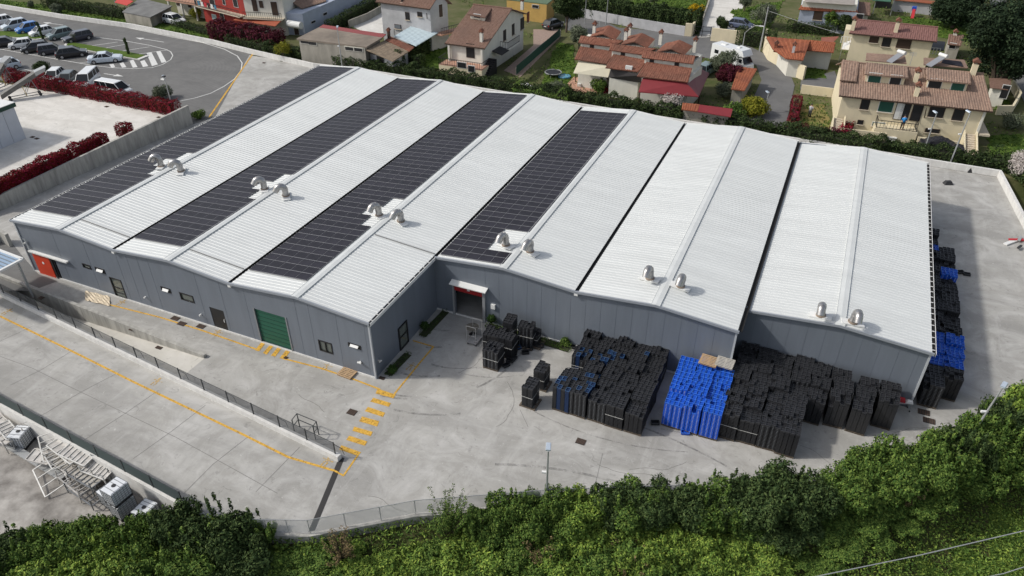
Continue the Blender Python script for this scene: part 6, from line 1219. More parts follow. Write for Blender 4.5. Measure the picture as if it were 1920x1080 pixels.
def car(px, ang, L, W, H, kind, pm, lab, z=0., group=None, cat='car', name='parked_car', roofm=None, p=None):
    p = p or V3(*px, z); t = empty(name, tuple(p), ang, label=lab, cat=cat, group=group); X, Zb, (g0, g1, g2, g3) = PROF[kind]; gc = .10*H; b = MB(); hw = W/2
    secs = []
    for x, zb in zip(X, Zb):
        e = 1-.22*max(0, (abs(x)-.40)/.10)**2; w = hw*e; zt = zb*H
        secs.append([(x*L, -w*.96, gc+.08), (x*L, -w, gc+.3), (x*L, -w, zt-.16), (x*L, -w*.9, zt), (x*L, w*.9, zt), (x*L, w, zt-.16), (x*L, w, gc+.3), (x*L, w*.96, gc+.08)])
    n = 8; vs = [q for s in secs for q in s]; fs = [(i*n+k, i*n+(k+1) % n, (i+1)*n+(k+1) % n, (i+1)*n+k) for i in range(len(secs)-1) for k in range(n)]+[tuple(range(n)), tuple(range((len(secs)-1)*n, len(secs)*n))]
    b.add(vs, fs); body = b.build('body', pm, t, smooth=False)
    zb = .60*H-.02; zr = H
    b = MB(); w0, w1 = hw*.90, hw*.72; b.hexa([(g0*L, -w0, zb), (g3*L, -w0, zb-.03), (g3*L, w0, zb-.03), (g0*L, w0, zb)], [(g1*L, -w1, zr-.05), (g2*L, -w1, zr-.05), (g2*L, w1, zr-.05), (g1*L, w1, zr-.05)]); b.build('windows', m_cgl, t)
    b = MB(); m = (g1+g2)/2; b.hexa([(g1*L-.03, -w1-.02, zr-.06), (g2*L+.03, -w1-.02, zr-.06), (g2*L+.03, w1+.02, zr-.06), (g1*L-.03, w1+.02, zr-.06)], [(g1*L+.08, -w1+.07, zr), (g2*L-.08, -w1+.07, zr), (g2*L-.08, w1-.07, zr), (g1*L+.08, w1-.07, zr)]); b.build('roof', roofm or pm, t)
    b = MB()
    for s in (-1, 1):
        for (xb, xt) in ((g0+.005, g1+.003), (g3-.005, g2-.003), ((g0+g3)/2+.02, (g1+g2)/2+.02), ((g0*.72+g3*.28), (g1*.75+g2*.25))):
            b.bar((xb*L, s*w0, zb), (xt*L, s*(w1+.005), zr-.04), .06)
    b.build('pillars', pm, t)
    for sx in (-.31, .31):
        for s in (-1, 1):
            b = MB(); r = .32; b.tube([(sx*L, s*(hw-.2), r), (sx*L, s*(hw+.01), r)], r, 16); w = b.build('wheel', m_tyre, t); b = MB(); b.tube([(sx*L, s*(hw+.0), r), (sx*L, s*(hw+.025), r)], r*.62, 12); b.build('rim', m_rim, w)
    for s in (-1, 1):
        b = MB(); b.box((.475*L, s*hw*.68, .42*H), (.12, .36, .13)); b.build('headlight', m_hl, t); b = MB(); b.box((-.488*L, s*hw*.74, .5*H), (.08, .24, .2)); b.build('tail_light', m_tl, t)
        b = MB(); b.box((g3*L-.12, s*(hw+.07), .62*H), (.12, .2, .13)); b.build('mirror', pm, t)
    b = MB(); b.box((.497*L, 0, .24*H), (.05, W*.6, .18)); b.build('grille', m_plast, t); b = MB(); b.box((.512*L, 0, .3*H), (.02, .5, .1)); b.build('number_plate', m_whw, t); b = MB(); b.box((-.507*L, 0, .4*H), (.02, .5, .1)); b.build('number_plate', m_whw, t)
    return t
def lotang(a, b): d = V3(*b)-V3(*a); return math.atan2(d.y, d.x)
# bay direction in the car park, read along the painted bay lines
BA = lotang((163, 87), (220, 79)); BB = lotang((150, 120), (178, 115))
gu, gl, gh = 'cars parked in the far row of the car park', 'cars parked in the near row of the car park', 'vehicles parked behind the red hedge'
A_up = lotang((125, 76), (172, 66))
car((31, 54), A_up+math.pi, 4.3, 1.8, 1.6, 'hatch', PS, 'silver people carrier second from the left in the far row', group=gu)
car((2, 46), A_up+math.pi, 4.0, 1.7, 1.5, 'hatch', PW_, 'white car cut by the left edge in the far row', group=gu)
car((55, 60), A_up+math.pi, 3.8, 1.65, 1.6, 'hatch', PB, 'bright blue hatchback in the far row', group=gu)
car((80, 66), A_up+math.pi, 3.7, 1.65, 1.45, 'hatch', PW_, 'white hatchback behind the thin cypress in the far row', group=gu)
car((115, 71), A_up+math.pi, 4.1, 1.75, 1.6, 'hatch', PN, 'green grey car in the far row next to the dark estate', group=gu)
car((147, 76), A_up+math.pi, 4.5, 1.75, 1.5, 'wagon', PDB, 'dark violet estate at the right end of the far row', group=gu)
A_lo = lotang((130, 107), (160, 103))
car((12, 86), A_lo, 4.4, 1.8, 1.45, 'wagon', PBK, 'black car at the left end of the near row', group=gl); car((42, 89), A_lo+math.pi, 3.6, 1.6, 1.4, 'hatch', PW_, 'white small hatchback in the near row', group=gl)
car((69, 96), A_lo+math.pi, 4.1, 1.75, 1.5, 'hatch', PBK, 'black hatchback right of the white one in the near row', group=gl); car((100, 100), A_lo, 4.0, 1.7, 1.5, 'wagon', PDB, 'navy blue car in the middle of the near row', group=gl); car((136, 106), A_lo, 4.4, 1.8, 1.5, 'hatch', PBK, 'black hatchback next to the silver saloon', group=gl)
car((199, 116), lotang((165, 118), (232, 112)), 4.75, 1.85, 1.45, 'sedan', paint('silverblue', (.58, .64, .70)), 'silver blue saloon at the right end of the near row', group=gl)
A_h = lotang((187, 135), (160, 160))
car((105, 150), A_h, 4.0, 1.7, 1.5, 'hatch', PW_, 'white car behind the hedge, left of the grey one', group=gh); car((130, 156), A_h, 4.0, 1.7, 1.5, 'hatch', PG, 'grey hatchback behind the red hedge', group=gh)
car((168, 160), A_h, 4.9, 1.95, 2.0, 'van', PW_, 'white van with its windscreen showing over the red hedge', group=gh, cat='van', name='parked_van', roofm=PW_)
car((217, 178), lotang((190, 168), (250, 178)), 5.0, 1.8, 1.95, 'van', PW_, 'long white roofed blue van behind the red hedge', group=gh, cat='van', name='parked_van'); car((10, 131), R(-112), 4.2, 1.7, 1.6, 'hatch', PS, 'silver car behind the hedge at the left edge', group=gh)
car((328, 44), lotang((310, 38), (346, 46)), 4.4, 1.85, 1.65, 'hatch', PW_, 'white crossover parked beside the mossy barn')
car((1037, 52), R(70), 4.0, 1.7, 1.5, 'hatch', PBK, 'dark car in the driveway behind the gabled house gate'); car((1325, 137), R(75), 4.2, 1.75, 1.6, 'wagon', PN, 'grey green van parked beside the end of the row of houses'); car((1388, 52), lotang((1375, 48), (1402, 52)), 4.2, 1.75, 1.5, 'hatch', paint('slate', (.09, .11, .18)), 'slate blue car parked behind the lane wall')
# covered car
p = V3(1762, 283); b = MB(); b.grid(p+Vector((-2.4, -1, 0)), p+Vector((2.4, -1, 0)), p+Vector((2.4, 1, 0)), p+Vector((-2.4, 1, 0)), 24, 10, fn=lambda u, v, i, j: Vector((0, 0, (0 if i in (0, 24) or j in (0, 10) else (.85+.65*max(0, 1-abs(u-.45)/.32)**.6)+.05*math.sin(i*1.9+j*2.7)))))
b.build('covered_car', mat('black_cover', (.02, .02, .025), rough=.5), label='car under a black cover in front of the cream house', cat='covered car', org=tuple(p), ng=True)
b = MB(); p = V3(1663, 262); b.box((0, 0, .5), (1.9, 1.0, .1)); b.box((0, 0, .25), (1.6, .8, .4)); b.build('garden_table', m_whw, label='white topped garden bench box above the hedge in front of the cream house', cat='table').location = p
# camper van
p = V3(1371, 124); a = lotang((1340, 108), (1400, 128)); t = empty('camper_van', tuple(p), a, label='white camper van with overcab bunk parked at the bend of the road', cat='camper van')
b = MB(); b.hexa([(-3.2, -1.12, .5), (1.7, -1.12, .5), (1.7, 1.12, .5), (-3.2, 1.12, .5)], [(-3.2, -1.05, 2.75), (1.7, -1.05, 2.75), (1.7, 1.05, 2.75), (-3.2, 1.05, 2.75)]); b.hexa([(1.7, -1.1, 2.0), (2.7, -1.0, 2.15), (2.7, 1.0, 2.15), (1.7, 1.1, 2.0)], [(.4, -1.05, 2.95), (2.2, -.95, 2.9), (2.2, .95, 2.9), (.4, 1.05, 2.95)]); b.build('body', PW_, t)
b = MB(); b.hexa([(1.7, -1.0, .45), (3.2, -.95, .45), (3.2, .95, .45), (1.7, 1.0, .45)], [(1.7, -.95, 1.9), (2.35, -.85, 1.9), (2.35, .85, 1.9), (1.7, .95, 1.9)]); b.hexa([(2.2, -.95, .45), (3.3, -.9, .45), (3.3, .9, .45), (2.2, .95, .45)], [(2.2, -.9, 1.25), (3.2, -.85, 1.0), (3.2, .85, 1.0), (2.2, .9, 1.25)]); b.build('cab', PW_, t)
b = MB(); b.hexa([(2.5, -.86, 1.2), (2.98, -.86, 1.2), (2.98, .86, 1.2), (2.5, .86, 1.2)], [(2.3, -.8, 1.88), (2.42, -.8, 1.88), (2.42, .8, 1.88), (2.3, .8, 1.88)]); b.box((2.1, 0, 1.5), (.5, 1.98, .5)); b.build('windscreen', m_cgl, t)
for (x, z, w, hh) in ((-2.2, 1.8, .7, .5), (-.7, 1.75, 1.3, .6), (.9, 2.35, .6, .4)): b = MB(); b.box((x, 0, z), (w, 2.26, hh)); b.build('window', m_cgl, t)
b = MB(); b.box((-1.8, 0, 2.8), (.9, .7, .12)); b.build('roof_hatch', m_trim, t); b = MB(); b.box((.9, 0, 3.0), (.5, .5, .12)); b.build('roof_hatch', m_trim, t)
for x in (-2.2, 2.4):
    for s in (-1, 1): b = MB(); b.tube([(x, s*.85, .36), (x, s*1.08, .36)], .36, 14); b.build('wheel', m_tyre, t)
# ---------------- people ----------------
def person(p, ang, lab, top, legm, raise_arm=False):
    me = bpy.data.meshes.new('person'); V = [(0, 0, .95), (0, 0, 1.15), (0, 0, 1.42), (0, 0, 1.5), (0, 0, 1.62), (0, 0, 1.74), (-.1, 0, .92), (-.12, .02, .5), (-.12, -.02, .08), (-.12, -.16, .04), (.1, 0, .92), (.12, -.05, .5), (.13, .02, .08), (.13, -.13, .04), (-.2, 0, 1.4), (-.27, -.03, 1.12), (-.22, -.25, .95), (.2, 0, 1.4), (.27, -.03, 1.12), (.22, -.25, .98)]
    E_ = [(0, 1), (1, 2), (2, 3), (3, 4), (4, 5), (0, 6), (6, 7), (7, 8), (8, 9), (0, 10), (10, 11), (11, 12), (12, 13), (2, 14), (14, 15), (15, 16), (2, 17), (17, 18), (18, 19)]
    rad = [.15, .14, .16, .06, .10, .085, .10, .07, .05, .04, .10, .07, .05, .04, .06, .045, .035, .06, .045, .035]
    me.from_pydata(V, E_, []); o = bpy.data.objects.new('person', me); scn.collection.objects.link(o); o.location = p; o.rotation_euler = (0, 0, ang); tag(o, lab, 'person')
    md = o.modifiers.new('skin', 'SKIN'); [setattr(me.skin_vertices[0].data[i], 'radius', (r, r)) for i, r in enumerate(rad)]; me.skin_vertices[0].data[0].use_root = True; o.modifiers.new('sub', 'SUBSURF').levels = 1; me.materials.append(mat('skin', (.45, .28, .2), rough=.6))
    b = MB(); b.tube([(0, 0, .9), (0, 0, 1.15), (0, 0, 1.4), (0, 0, 1.47)], [.19, .17, .21, .1], 12); 
    for s in (-1, 1): b.tube([(s*.17, 0, 1.41), (s*.275, -.03, 1.12)], [.085, .06], 8)
    b.build('shirt', top, o, smooth=True); b = MB()
    for s in (-1, 1): b.tube([(s*.1, 0, .97), (s*.12, 0, .5), (s*.125, 0, .1)], [.13, .09, .07], 8)
    b.build('trousers', legm, o, smooth=True); b = MB(); b.tube([(0, .02, 1.66), (0, .02, 1.75), (0, .02, 1.80)], [.115, .11, .05], 10); b.build('hair', m_dk, o, smooth=True); return o
person(BALC, .3, 'person in a bright blue top and dark shorts standing on the balcony', mat('blue_top', (.03, .25, .60)), m_plast)
person(V3(1517, 220, 0), 2.6, 'person in a grey top and dark trousers working on the small dry lawn', mat('grey_top', (.38, .38, .40)), m_plast)
# ---------------- shrubs, trees ----------------
LM = {}
def plantmesh(key, cents, n, size, seed, m, up=0., asp=1.6):
    if key not in LM: me = leaves(cents, n, size, seed, up=up, asp=asp); me.materials.append(m); LM[key] = me
    return LM[key]
def blob(seed, k, r, hz, spread):
    q = random.Random(seed); return [(q.uniform(-spread, spread), q.uniform(-spread, spread), q.uniform(hz*.45, hz), r*q.uniform(.6, 1), r*q.uniform(.6, 1), r*q.uniform(.55, .9)) for _ in range(k)]+[(q.uniform(-spread, spread)*1.1, q.uniform(-spread, spread)*1.1, hz+q.uniform(.3, .6), .07, .07, q.uniform(.15, .4)) for _ in range(7)]
SH = []
for i, (m, nm) in enumerate([(m_mid, 'mid'), (m_bright, 'bright'), (m_dkl, 'dark'), (m_mid, 'mid2'), (m_bright, 'bright2'), (m_dkl, 'dark2')]):
    SH.append(plantmesh('shrub'+nm, blob(100+i, 13, .7, 1.3, 1.05), 17000, .10, 100+i, m))
stem_me = MB()
for k in range(5): a = k*1.26; stem_me.tube([(0, 0, 0), (.3*math.cos(a), .3*math.sin(a), .6), (.75*math.cos(a), .75*math.sin(a), 1.2)], [.05, .035, .015], 5)
_o = stem_me.build('branches', m_bark); STEM = _o.data; bpy.data.objects.remove(_o)
def shrub(p, k, sc, zs, lab, grp, name='shrub', rot=None):
    t = empty(name, tuple(p), rnd.uniform(0, 6.28) if rot is None else rot, label=lab, cat='shrub', group=grp); t.scale = (sc, sc, zs); link('foliage', SH[k], t); link('branches', STEM, t); return t
def outside(p, m=.5):
    return not inpoly(p[0], p[1], yardP) and edged(p[0], p[1]) > m
G_T = 'shrubs of the thicket below the yard edge'
def top_shrub(px, zt, k, sc, zs, lab='dark leafy shrub in the top line of the thicket along the yard edge', grp=G_T):
    p = Vector(Gv(px[0], px[1]+sc*6, zt))
    for _ in range(60):
        if outside(p, .75*sc): break
        c = min(((Vector((a[0], a[1], 0)).lerp(Vector((b[0], b[1], 0)), f)) for a, b in zip(EDGE, EDGE[1:]) for f in (0, .25, .5, .75)), key=lambda q: (q-Vector((p.x, p.y, 0))).length)
        d = Vector((.45, -.9, 0)); p = p+d*.12
    base = hill(p.x, p.y)-.15; H = 1.85; t = shrub((p.x, p.y, base), k, sc, max(.5, (zt-base)/H), lab, grp)
    return t
# upper line of the thicket, dark evergreen shrubs
for (x, y, zt, sc) in [(915, 958, 1.2, .9), (960, 945, 1.5, 1.1), (1005, 942, 1.5, 1.0), (1050, 938, 1.5, 1.0), (1100, 932, 1.5, 1.1), (1145, 926, 1.5, 1.0), (1190, 920, 1.6, 1.1), (1235, 915, 1.7, 1.1), (1285, 912, 1.7, 1.1), (1330, 910, 1.8, 1.1), (1375, 906, 1.8, 1.1), (1425, 898, 2.1, 1.2), (1475, 888, 2.3, 1.4), (1515, 905, 1.9, 1.2),
                       (1622, 872, 1.9, 1.2), (1655, 858, 2.0, 1.2), (1700, 842, 2.3, 1.3), (1748, 840, 2.3, 1.3), (1790, 820, 2.4, 1.3), (1835, 800, 2.5, 1.3), (1875, 780, 2.5, 1.3), (1915, 760, 2.5, 1.3), (1950, 740, 2.5, 1.3)]:
    top_shrub((x, y), zt, rnd.choice([2, 5]) if 1400 < x < 1540 else rnd.choice([0, 3, 5, 0, 2, 3, 4]), sc, 1, *([] if 1400 < x < 1540 else ['leafy green shrub in the top line of the thicket along the yard edge', G_T]))
for (x, y, zt, sc, k) in [(330, 955, 1.4, 1.1, 5), (372, 950, 1.6, 1.2, 2), (420, 958, 1.6, 1.2, 5), (455, 972, 1.3, 1.0, 2), (400, 995, 1.0, 1.3, 3), (440, 1015, .8, 1.3, 5), (350, 1000, .9, 1.2, 3)]:
    p = Vector(Gv(x, y+sc*7, zt)); base = -1.6; shrub((p.x, p.y-.3, base), k, sc, (zt-base)/1.85, 'dark evergreen bush overhanging the lower left yard corner', 'dark bushes at the lower left corner')
for (x, y, zt, sc, k) in [(-10, 1005, .2, 1.1, 5), (40, 1002, .3, 1.1, 0), (90, 1000, .3, 1.1, 3), (140, 990, .5, 1.1, 0), (185, 985, .6, 1.0, 3), (230, 985, .6, 1.1, 0), (280, 980, .8, 1.0, 3),
                          (20, 1045, .1, 1.3, 3), (90, 1040, .2, 1.3, 1), (160, 1032, .4, 1.3, 4), (230, 1025, .5, 1.3, 1), (300, 1020, .7, 1.3, 3), (60, 1085, 0, 1.4, 4), (150, 1080, .1, 1.4, 1), (240, 1085, 0, 1.4, 1), (330, 1080, .2, 1.4, 3), (400, 1060, .3, 1.3, 2), (450, 1090, 0, 1.3, 2)]:
    p = Vector(Gv(x, y+sc*7, zt)); base = -2.2; shrub((p.x, p.y, base), k, sc, (zt-base)/1.85, 'feathery green shrub in the lower left corner thicket', 'green shrubs at the lower left corner')
# lower, brighter rows
for j, (yy, zt) in enumerate([(1000, .3), (1040, -.2), (1085, -.6), (1130, -.9)]):
    for i in range(21):
        x = 470+i*52+(j % 2)*26+rnd.uniform(-12, 12)
        if j == 0 and (x < 860 or x > 1500): continue
        if j == 1 and (x < 560 and rnd.random() < .5): continue
        if x > 1330+j*30: continue
        y = yy+rnd.uniform(-9, 9)-(max(0, x-1000)*.03)
        if j >= 1 and 520 < x < 800: y += 8
        k = rnd.choice([1, 4, 1, 3, 0, 4]); p = Vector(Gv(x, y+8, zt))
        if not outside(p, .6): continue
        sc = rnd.uniform(.95, 1.35); base = hill(p.x, p.y)-.3; shrub((p.x, p.y, base), k, sc, max(.45, (zt-base)/1.85), 'bright green leafy shrub low in the thicket below the yard edge', G_T)
for (x, y, zt, sc, k) in [(1300, 1000, 0, 1.2, 4), (1360, 985, -.2, 1.2, 1), (1420, 990, -.4, 1.2, 4), (1400, 1035, -.8, 1.3, 1), (1330, 1050, -.8, 1.3, 4), (1450, 1060, -1.3, 1.2, 1), (1480, 960, 0, 1.3, 2), (1430, 950, .2, 1.3, 5), (1380, 950, .3, 1.2, 0), (1540, 960, -.4, 1.2, 3), (1600, 940, -.2, 1.2, 0), (1650, 910, .3, 1.2, 3), (1700, 900, .2, 1.3, 0), (1560, 1000, -1.3, 1.1, 3), (1750, 885, .4, 1.2, 3), (1800, 870, .4, 1.2, 0), (1850, 850, .5, 1.2, 3), (1900, 830, .5, 1.3, 0), (1620, 975, -1.2, 1.0, 3), (1690, 950, -1.0, 1.0, 0), (1530, 1040, -1.8, .9, 3)]:
    p = Vector(Gv(x, y+8, zt))
    if outside(p, .6): base = hill(p.x, p.y)-.3; shrub((p.x, p.y, base), k, sc, max(.4, (zt-base)/1.85), 'green shrub on the bank above the meadow at the lower right', 'shrubs above the meadow')
# tall twiggy shrub
def twiggy(px, zt, lab, n=46, sp=1.4, seed=5, h=3.2):
    p = Vector(Gv(px[0], px[1], 0)); base = hill(p.x, p.y)-.1; t = empty('twiggy_shrub', (p.x, p.y, base), label=lab, cat='shrub', group='upright twiggy shrubs'); q = random.Random(seed); b = MB(); L_ = []
    for k in range(n):
        a = q.uniform(0, 6.28); r = q.uniform(.2, sp); hh = h*q.uniform(.65, 1.1); tip = Vector((r*math.cos(a), r*math.sin(a), hh)); b.tube([(0.2*math.cos(a), .2*math.sin(a), 0), tip*.5+Vector((-.1*math.cos(a), -.1*math.sin(a), .1)), tip], [.02, .014, .006], 4)
        for m_ in range(7): f = .35+.62*m_/6; L_.append((*(tip*f), .12, .12, .16))
    b.build('twigs', m_bark, t, ng=True); me = leaves(L_, 5000, .075, seed); me.materials.append(m_mid); link('foliage', me, t)
twiggy((842, 990), 2, 'tall upright twiggy shrub standing out against the concrete'); twiggy((890, 1000), 2, 'smaller twiggy shrub right of the tall one', 22, .8, 6, 2.4); twiggy((1230, 965), 2, 'upright twiggy stems in the middle of the thicket', 20, .9, 7, 2.6); twiggy((500, 1010), 2, 'thin weedy stems beside the drain end', 14, .8, 8, 1.6)
m_dry = leafmat('dry_twig_leaf', (.16, .12, .06), isl=.4)
for k, (x, y) in enumerate([(640, 1040), (1010, 1030), (1180, 1045), (1560, 935), (1690, 930), (130, 1060)]):
    p = V3(x, y, -.3)
    if outside(p, .6):
        t = empty('dry_shrub', (p.x, p.y, hill(p.x, p.y)), label='brown half bare shrub showing its twigs among the green thicket', cat='shrub', group='brown shrubs in the thicket'); b = MB(); q = random.Random(k+50); L_ = []
        for m_ in range(40):
            a = q.uniform(0, 6.28); r = q.uniform(.3, 1.2); tip = Vector((r*math.cos(a), r*math.sin(a), q.uniform(1.0, 2.1))); b.tube([(0, 0, 0), tip*.5+Vector((0, 0, .2)), tip], [.03, .018, .006], 4); L_ += [(*(tip*f), .13, .13, .13) for f in (.6, .8, 1)]
        b.build('twigs', m_bark, t, ng=True); me = leaves(L_, 1500, .08, k); me.materials.append(m_dry); link('foliage', me, t)
# undergrowth and meadow grass: one uncountable carpet each
def carpet(name, n, size, m, test, seed, lab=None, dz=(.0, .35), up=0.):
    g = np.random.default_rng(seed); P = []; 
    while len(P) < n:
        x = g.uniform(-40, 66); y = g.uniform(-32, 52)
        if test(x, y): P.append((x, y, hill(x, y)+g.uniform(*dz)))
    P = np.array(P); d = np.zeros_like(P); d[:, 2] = .3; me = leafquads(P, d, size, g, up, 1.8); me.materials.append(m); link(name, me, None, (0, 0, 0), kind='stuff', label=lab, cat=None)
def t_bank(x, y): return y < x*.75+4 and -36 < x < 62 and not inpoly(x, y, yardP) and .2 < edged(x, y) < 9 and not (x < .5 and y > -14)
def t_mead(x, y): return x > 22 and not inpoly(x, y, yardP) and edged(x, y) > 4.0 and y < x*.9+2
carpet('undergrowth', 70000, .12, m_mid, t_bank, 3); carpet('undergrowth', 50000, .11, m_bright, t_bank, 4); carpet('meadow_grass', 120000, .11, leafmat('meadow_leaf', (.16, .23, .045), isl=.35, ns=.25), t_mead, 5, dz=(.0, .2), up=.0); carpet('meadow_grass', 40000, .14, m_mid, lambda x, y: t_mead(x, y) and math.sin(x*.5)*math.sin(y*.7+1)+.4*math.sin(x*1.7+y) > .75, 6, dz=(.05, .3))
# grass blades over the lawns
g = np.random.default_rng(77); PL_ = []
for o, z in LAWNS:
    A_ = np.array(o); lo, hi = A_.min(0), A_.max(0); n = int((hi-lo).prod()*9); n = min(n, 9000)
    for x, y in g.uniform(lo, hi, (n, 2)):
        if inpoly(x, y, o) and y < 130: PL_.append((x, y, z+g.uniform(0, .12)))
PL_ = np.array(PL_); d = np.zeros_like(PL_); d[:, 2] = .3; me = leafquads(PL_, d, .22, g, 0, 2.0); me.materials.append(leafmat('lawn_leaf', (.06, .11, .018), isl=.5, ns=.3)); link('lawn_grass', me, None, (0, 0, 0), kind='stuff')
g = np.random.default_rng(78); PL_ = []
PAVE = [[tuple(Gv(*q)[:2]) for q in P_] for P_ in ([(1322, -60), (1412, -60), (1398, 0), (1372, 70), (1310, 70), (1331, 0)], [(1850, -40), (1990, -40), (1960, 200), (1925, 200), (1880, 110), (1862, 40)], [(1502, 150), (1565, 133), (1580, 175), (1500, 168)], [(1000, 55), (1052, 55), (1050, 70), (975, 145), (945, 132), (1000, 85)], [(660, 50), (715, 10), (735, 50), (735, 62), (690, 62)], [(940, 20), (1070, 20), (1070, 60), (940, 60)])]+[lotP]
for _ in range(90000):
    x, y = g.uniform(-90, 75), g.uniform(57, 150)
    if math.sin(x*.21+1)*math.sin(y*.17)+.5*math.sin(x*.7+y*.5) > .25 and not inpoly(x, y, roadP) and not any(inpoly(x, y, q) for q in PAVE): PL_.append((x, y, g.uniform(-.05, .25)))
PL_ = np.array(PL_); d = np.zeros_like(PL_); d[:, 2] = .3; me = leafquads(PL_, d, .2, g, 0, 1.6); me.materials.append(m_mid); link('garden_plants', me, None, (0, 0, 0), kind='stuff')
# white litter in the grass
for k, (x, y) in enumerate([(1150, 1001), (1685, 998)]): b = MB(); b.box((0, 0, 0), (.35, .2, .08), .3); b.build('litter', m_trim, label=['white litter scrap lying in the thicket', 'white litter scrap lying in the meadow'][k], cat='litter').location = V3(x, y, -.2 if k == 0 else -2.5)
# --- trees behind
def tree(px, h, r, m, lab, n=9000, size=.22, trunk=.16, seed=1, kind='round', name='tree', grp=None, z=0., k=9, th=None):
    p = V3(*px, z); t = empty(name, tuple(p), label=lab, cat='tree', group=grp); q = random.Random(seed); th = th or h*.35; L_ = []
    b = MB(); b.tube([(0, 0, 0), (.05*h*.2, 0, th), (0, .02*h, h*.75)], [trunk, trunk*.8, trunk*.3], 8)
    for i in range(k):
        a = q.uniform(0, 6.28); f = q.uniform(0, 1)
        if kind == 'cone': zz = th+(h-th)*(i+.5)/k; rr = r*(1-(i/k))*.85+.25; o = rr*.45; c = (o*math.cos(a), o*math.sin(a), zz, rr, rr, (h-th)/k*1.3)
        elif kind == 'column': zz = h*(.1+.9*i/k); c = (q.uniform(-.05, .05), q.uniform(-.05, .05), zz, r*q.uniform(.7, 1), r*q.uniform(.7, 1), h/k*.9)
        else: zz = th+(h-th)*q.uniform(.2, .85); o = r*q.uniform(.1, .6); rr = r*q.uniform(.35, .6); c = (o*math.cos(a), o*math.sin(a), zz, rr, rr, rr*.8)
        L_.append(c)
        if kind == 'round': b.tube([(0, 0, th*.9), (c[0]*.5, c[1]*.5, (th+c[2])/2), (c[0], c[1], c[2])], [trunk*.5, trunk*.3, trunk*.12], 5)
    b.build('trunk', m_bark, t); me = leaves(L_, n, size, seed); me.materials.append(m); link('crown', me, t); return t
tree((532, 112), 2.6, 1.5, m_yg, 'young tree with yellow green leaves in a round hole of the concrete', 1300, .15, .06, 3, k=7, th=.7); b = MB(); b.tube([(0, 0, .006), (0, 0, .03)], .6, 20); o = b.build('tree_pit', m_soil, label='round soil pit of the young tree', cat='tree pit'); o.location = V3(532, 113)
tree((242, 103), 2.6, .25, m_dkl, 'slim dark cypress on the kerbed island', 1500, .1, .04, 4, 'column'); tree((81, 75), 2.9, .22, m_dkl, 'slim dark cypress between the parked cars', 1500, .1, .04, 5, 'column'); tree((143, 82), 1.6, .5, m_oli, 'tiny bare tree on the island beside the dark estate', 250, .08, .03, 6)
tree((1858, 178), 11.5, 5.6, m_pine, 'large dark pine tree at the upper right edge', 52000, .27, .35, 7, k=26, th=.9); tree((1900, 120), 12.5, 5.6, leafmat('pine_olive', (.07, .08, .032), isl=.5), 'tall olive green pine behind the dark one at the right edge', 36000, .26, .3, 8, k=24, th=1.0); tree((1785, 52), 8, 4.4, m_pine, 'dark spreading conifer above the lawn at the top right', 30000, .27, .3, 9, k=20, th=.8); tree((1835, 10), 9, 3.2, m_pine, 'dark conifer at the very top between the two big ones', 12000, .3, .25, 10, k=10)
tree((1062, 60), 6.0, 2.4, m_hedge, 'dense dark tree left of the row of houses', 12000, .22, .2, 11); tree((1085, 92), 3.2, 1.9, m_oli, 'grey olive tree at the left end of the row of houses', 8000, .16, .15, 12); tree((1352, 140), 3.0, 2.0, m_oli, 'grey olive tree in front of the camper van', 6500, .16, .14, 13); tree((1362, 165), 3.0, 2.0, m_plum, 'dark plum tree between the row of houses and the tiled shelter', 7500, .17, .14, 14)
tree((1355, 182), 1.8, 1.3, m_oli, 'small grey olive bush behind the porch roof', 3500, .14, .1, 15, th=.4); tree((1252, 215), 2.6, 1.7, m_bloss, 'pale blossom tree in front of the maroon porch', 3200, .12, .1, 16, th=.6); tree((1410, 215), 1.7, 2.0, m_yg, 'yellow green bush beside the road behind the hedge', 6000, .16, .1, 17, th=.3); tree((1375, 222), 1.5, 1.6, m_mid, 'green bush right of the maroon shelter', 4000, .16, .1, 18, th=.3)
tree((1915, 330), 2.4, 2.4, m_bloss, 'pale blossom tree at the right picture edge', 6000, .13, .12, 19, th=.5); tree((1305, 30), 2.0, 1.7, leafmat('forsythia', (.42, .28, .01)), 'bright yellow bush beside the lane', 3500, .15, .1, 20, th=.3); tree((1430, 50), 3.4, 2.6, m_oli, 'large grey olive tree by the slate blue car', 9000, .17, .2, 21); tree((1350, 55), 1.8, 1.2, m_hedge, 'round dark bush on the right of the lane gate', 4500, .16, .1, 22, th=.3)
tree((1395, 22), 3.4, 1.8, m_oli, 'olive tree beyond the lane', 5000, .17, .14, 23); tree((1225, 15), 3.2, 1.8, m_oli, 'thin tree on the far lawn behind the tall hedge', 2200, .17, .12, 24); tree((1555, 60), 3.2, 1.6, m_mid, 'green tree in front of the bluish house', 6000, .17, .12, 25); tree((1578, 62), 2.6, 1.8, m_hedge, 'darker tree right of the green one by the bluish house', 5000, .17, .12, 26)
tree((107, 24), 1.4, 1.1, m_oli, 'round grey bush on the verge above the car park', 3000, .14, .08, 27, th=.2); tree((60, 14), 1.0, .8, m_oli, 'small grey bush on the verge near the top left', 1500, .14, .06, 28, th=.2); tree((370, 38), 1.7, 1.4, m_yg, 'yellow green bush beside the white crossover', 3500, .15, .08, 29, th=.3); tree((306, 185), 1.7, 1.3, m_oli, 'grey green bush behind the right end of the red hedge', 3500, .14, .08, 30, th=.3); tree((80, 140), 1.8, 1.2, m_hedge, 'green bush behind the conveyor machine', 3000, .14, .08, 31, th=.3)
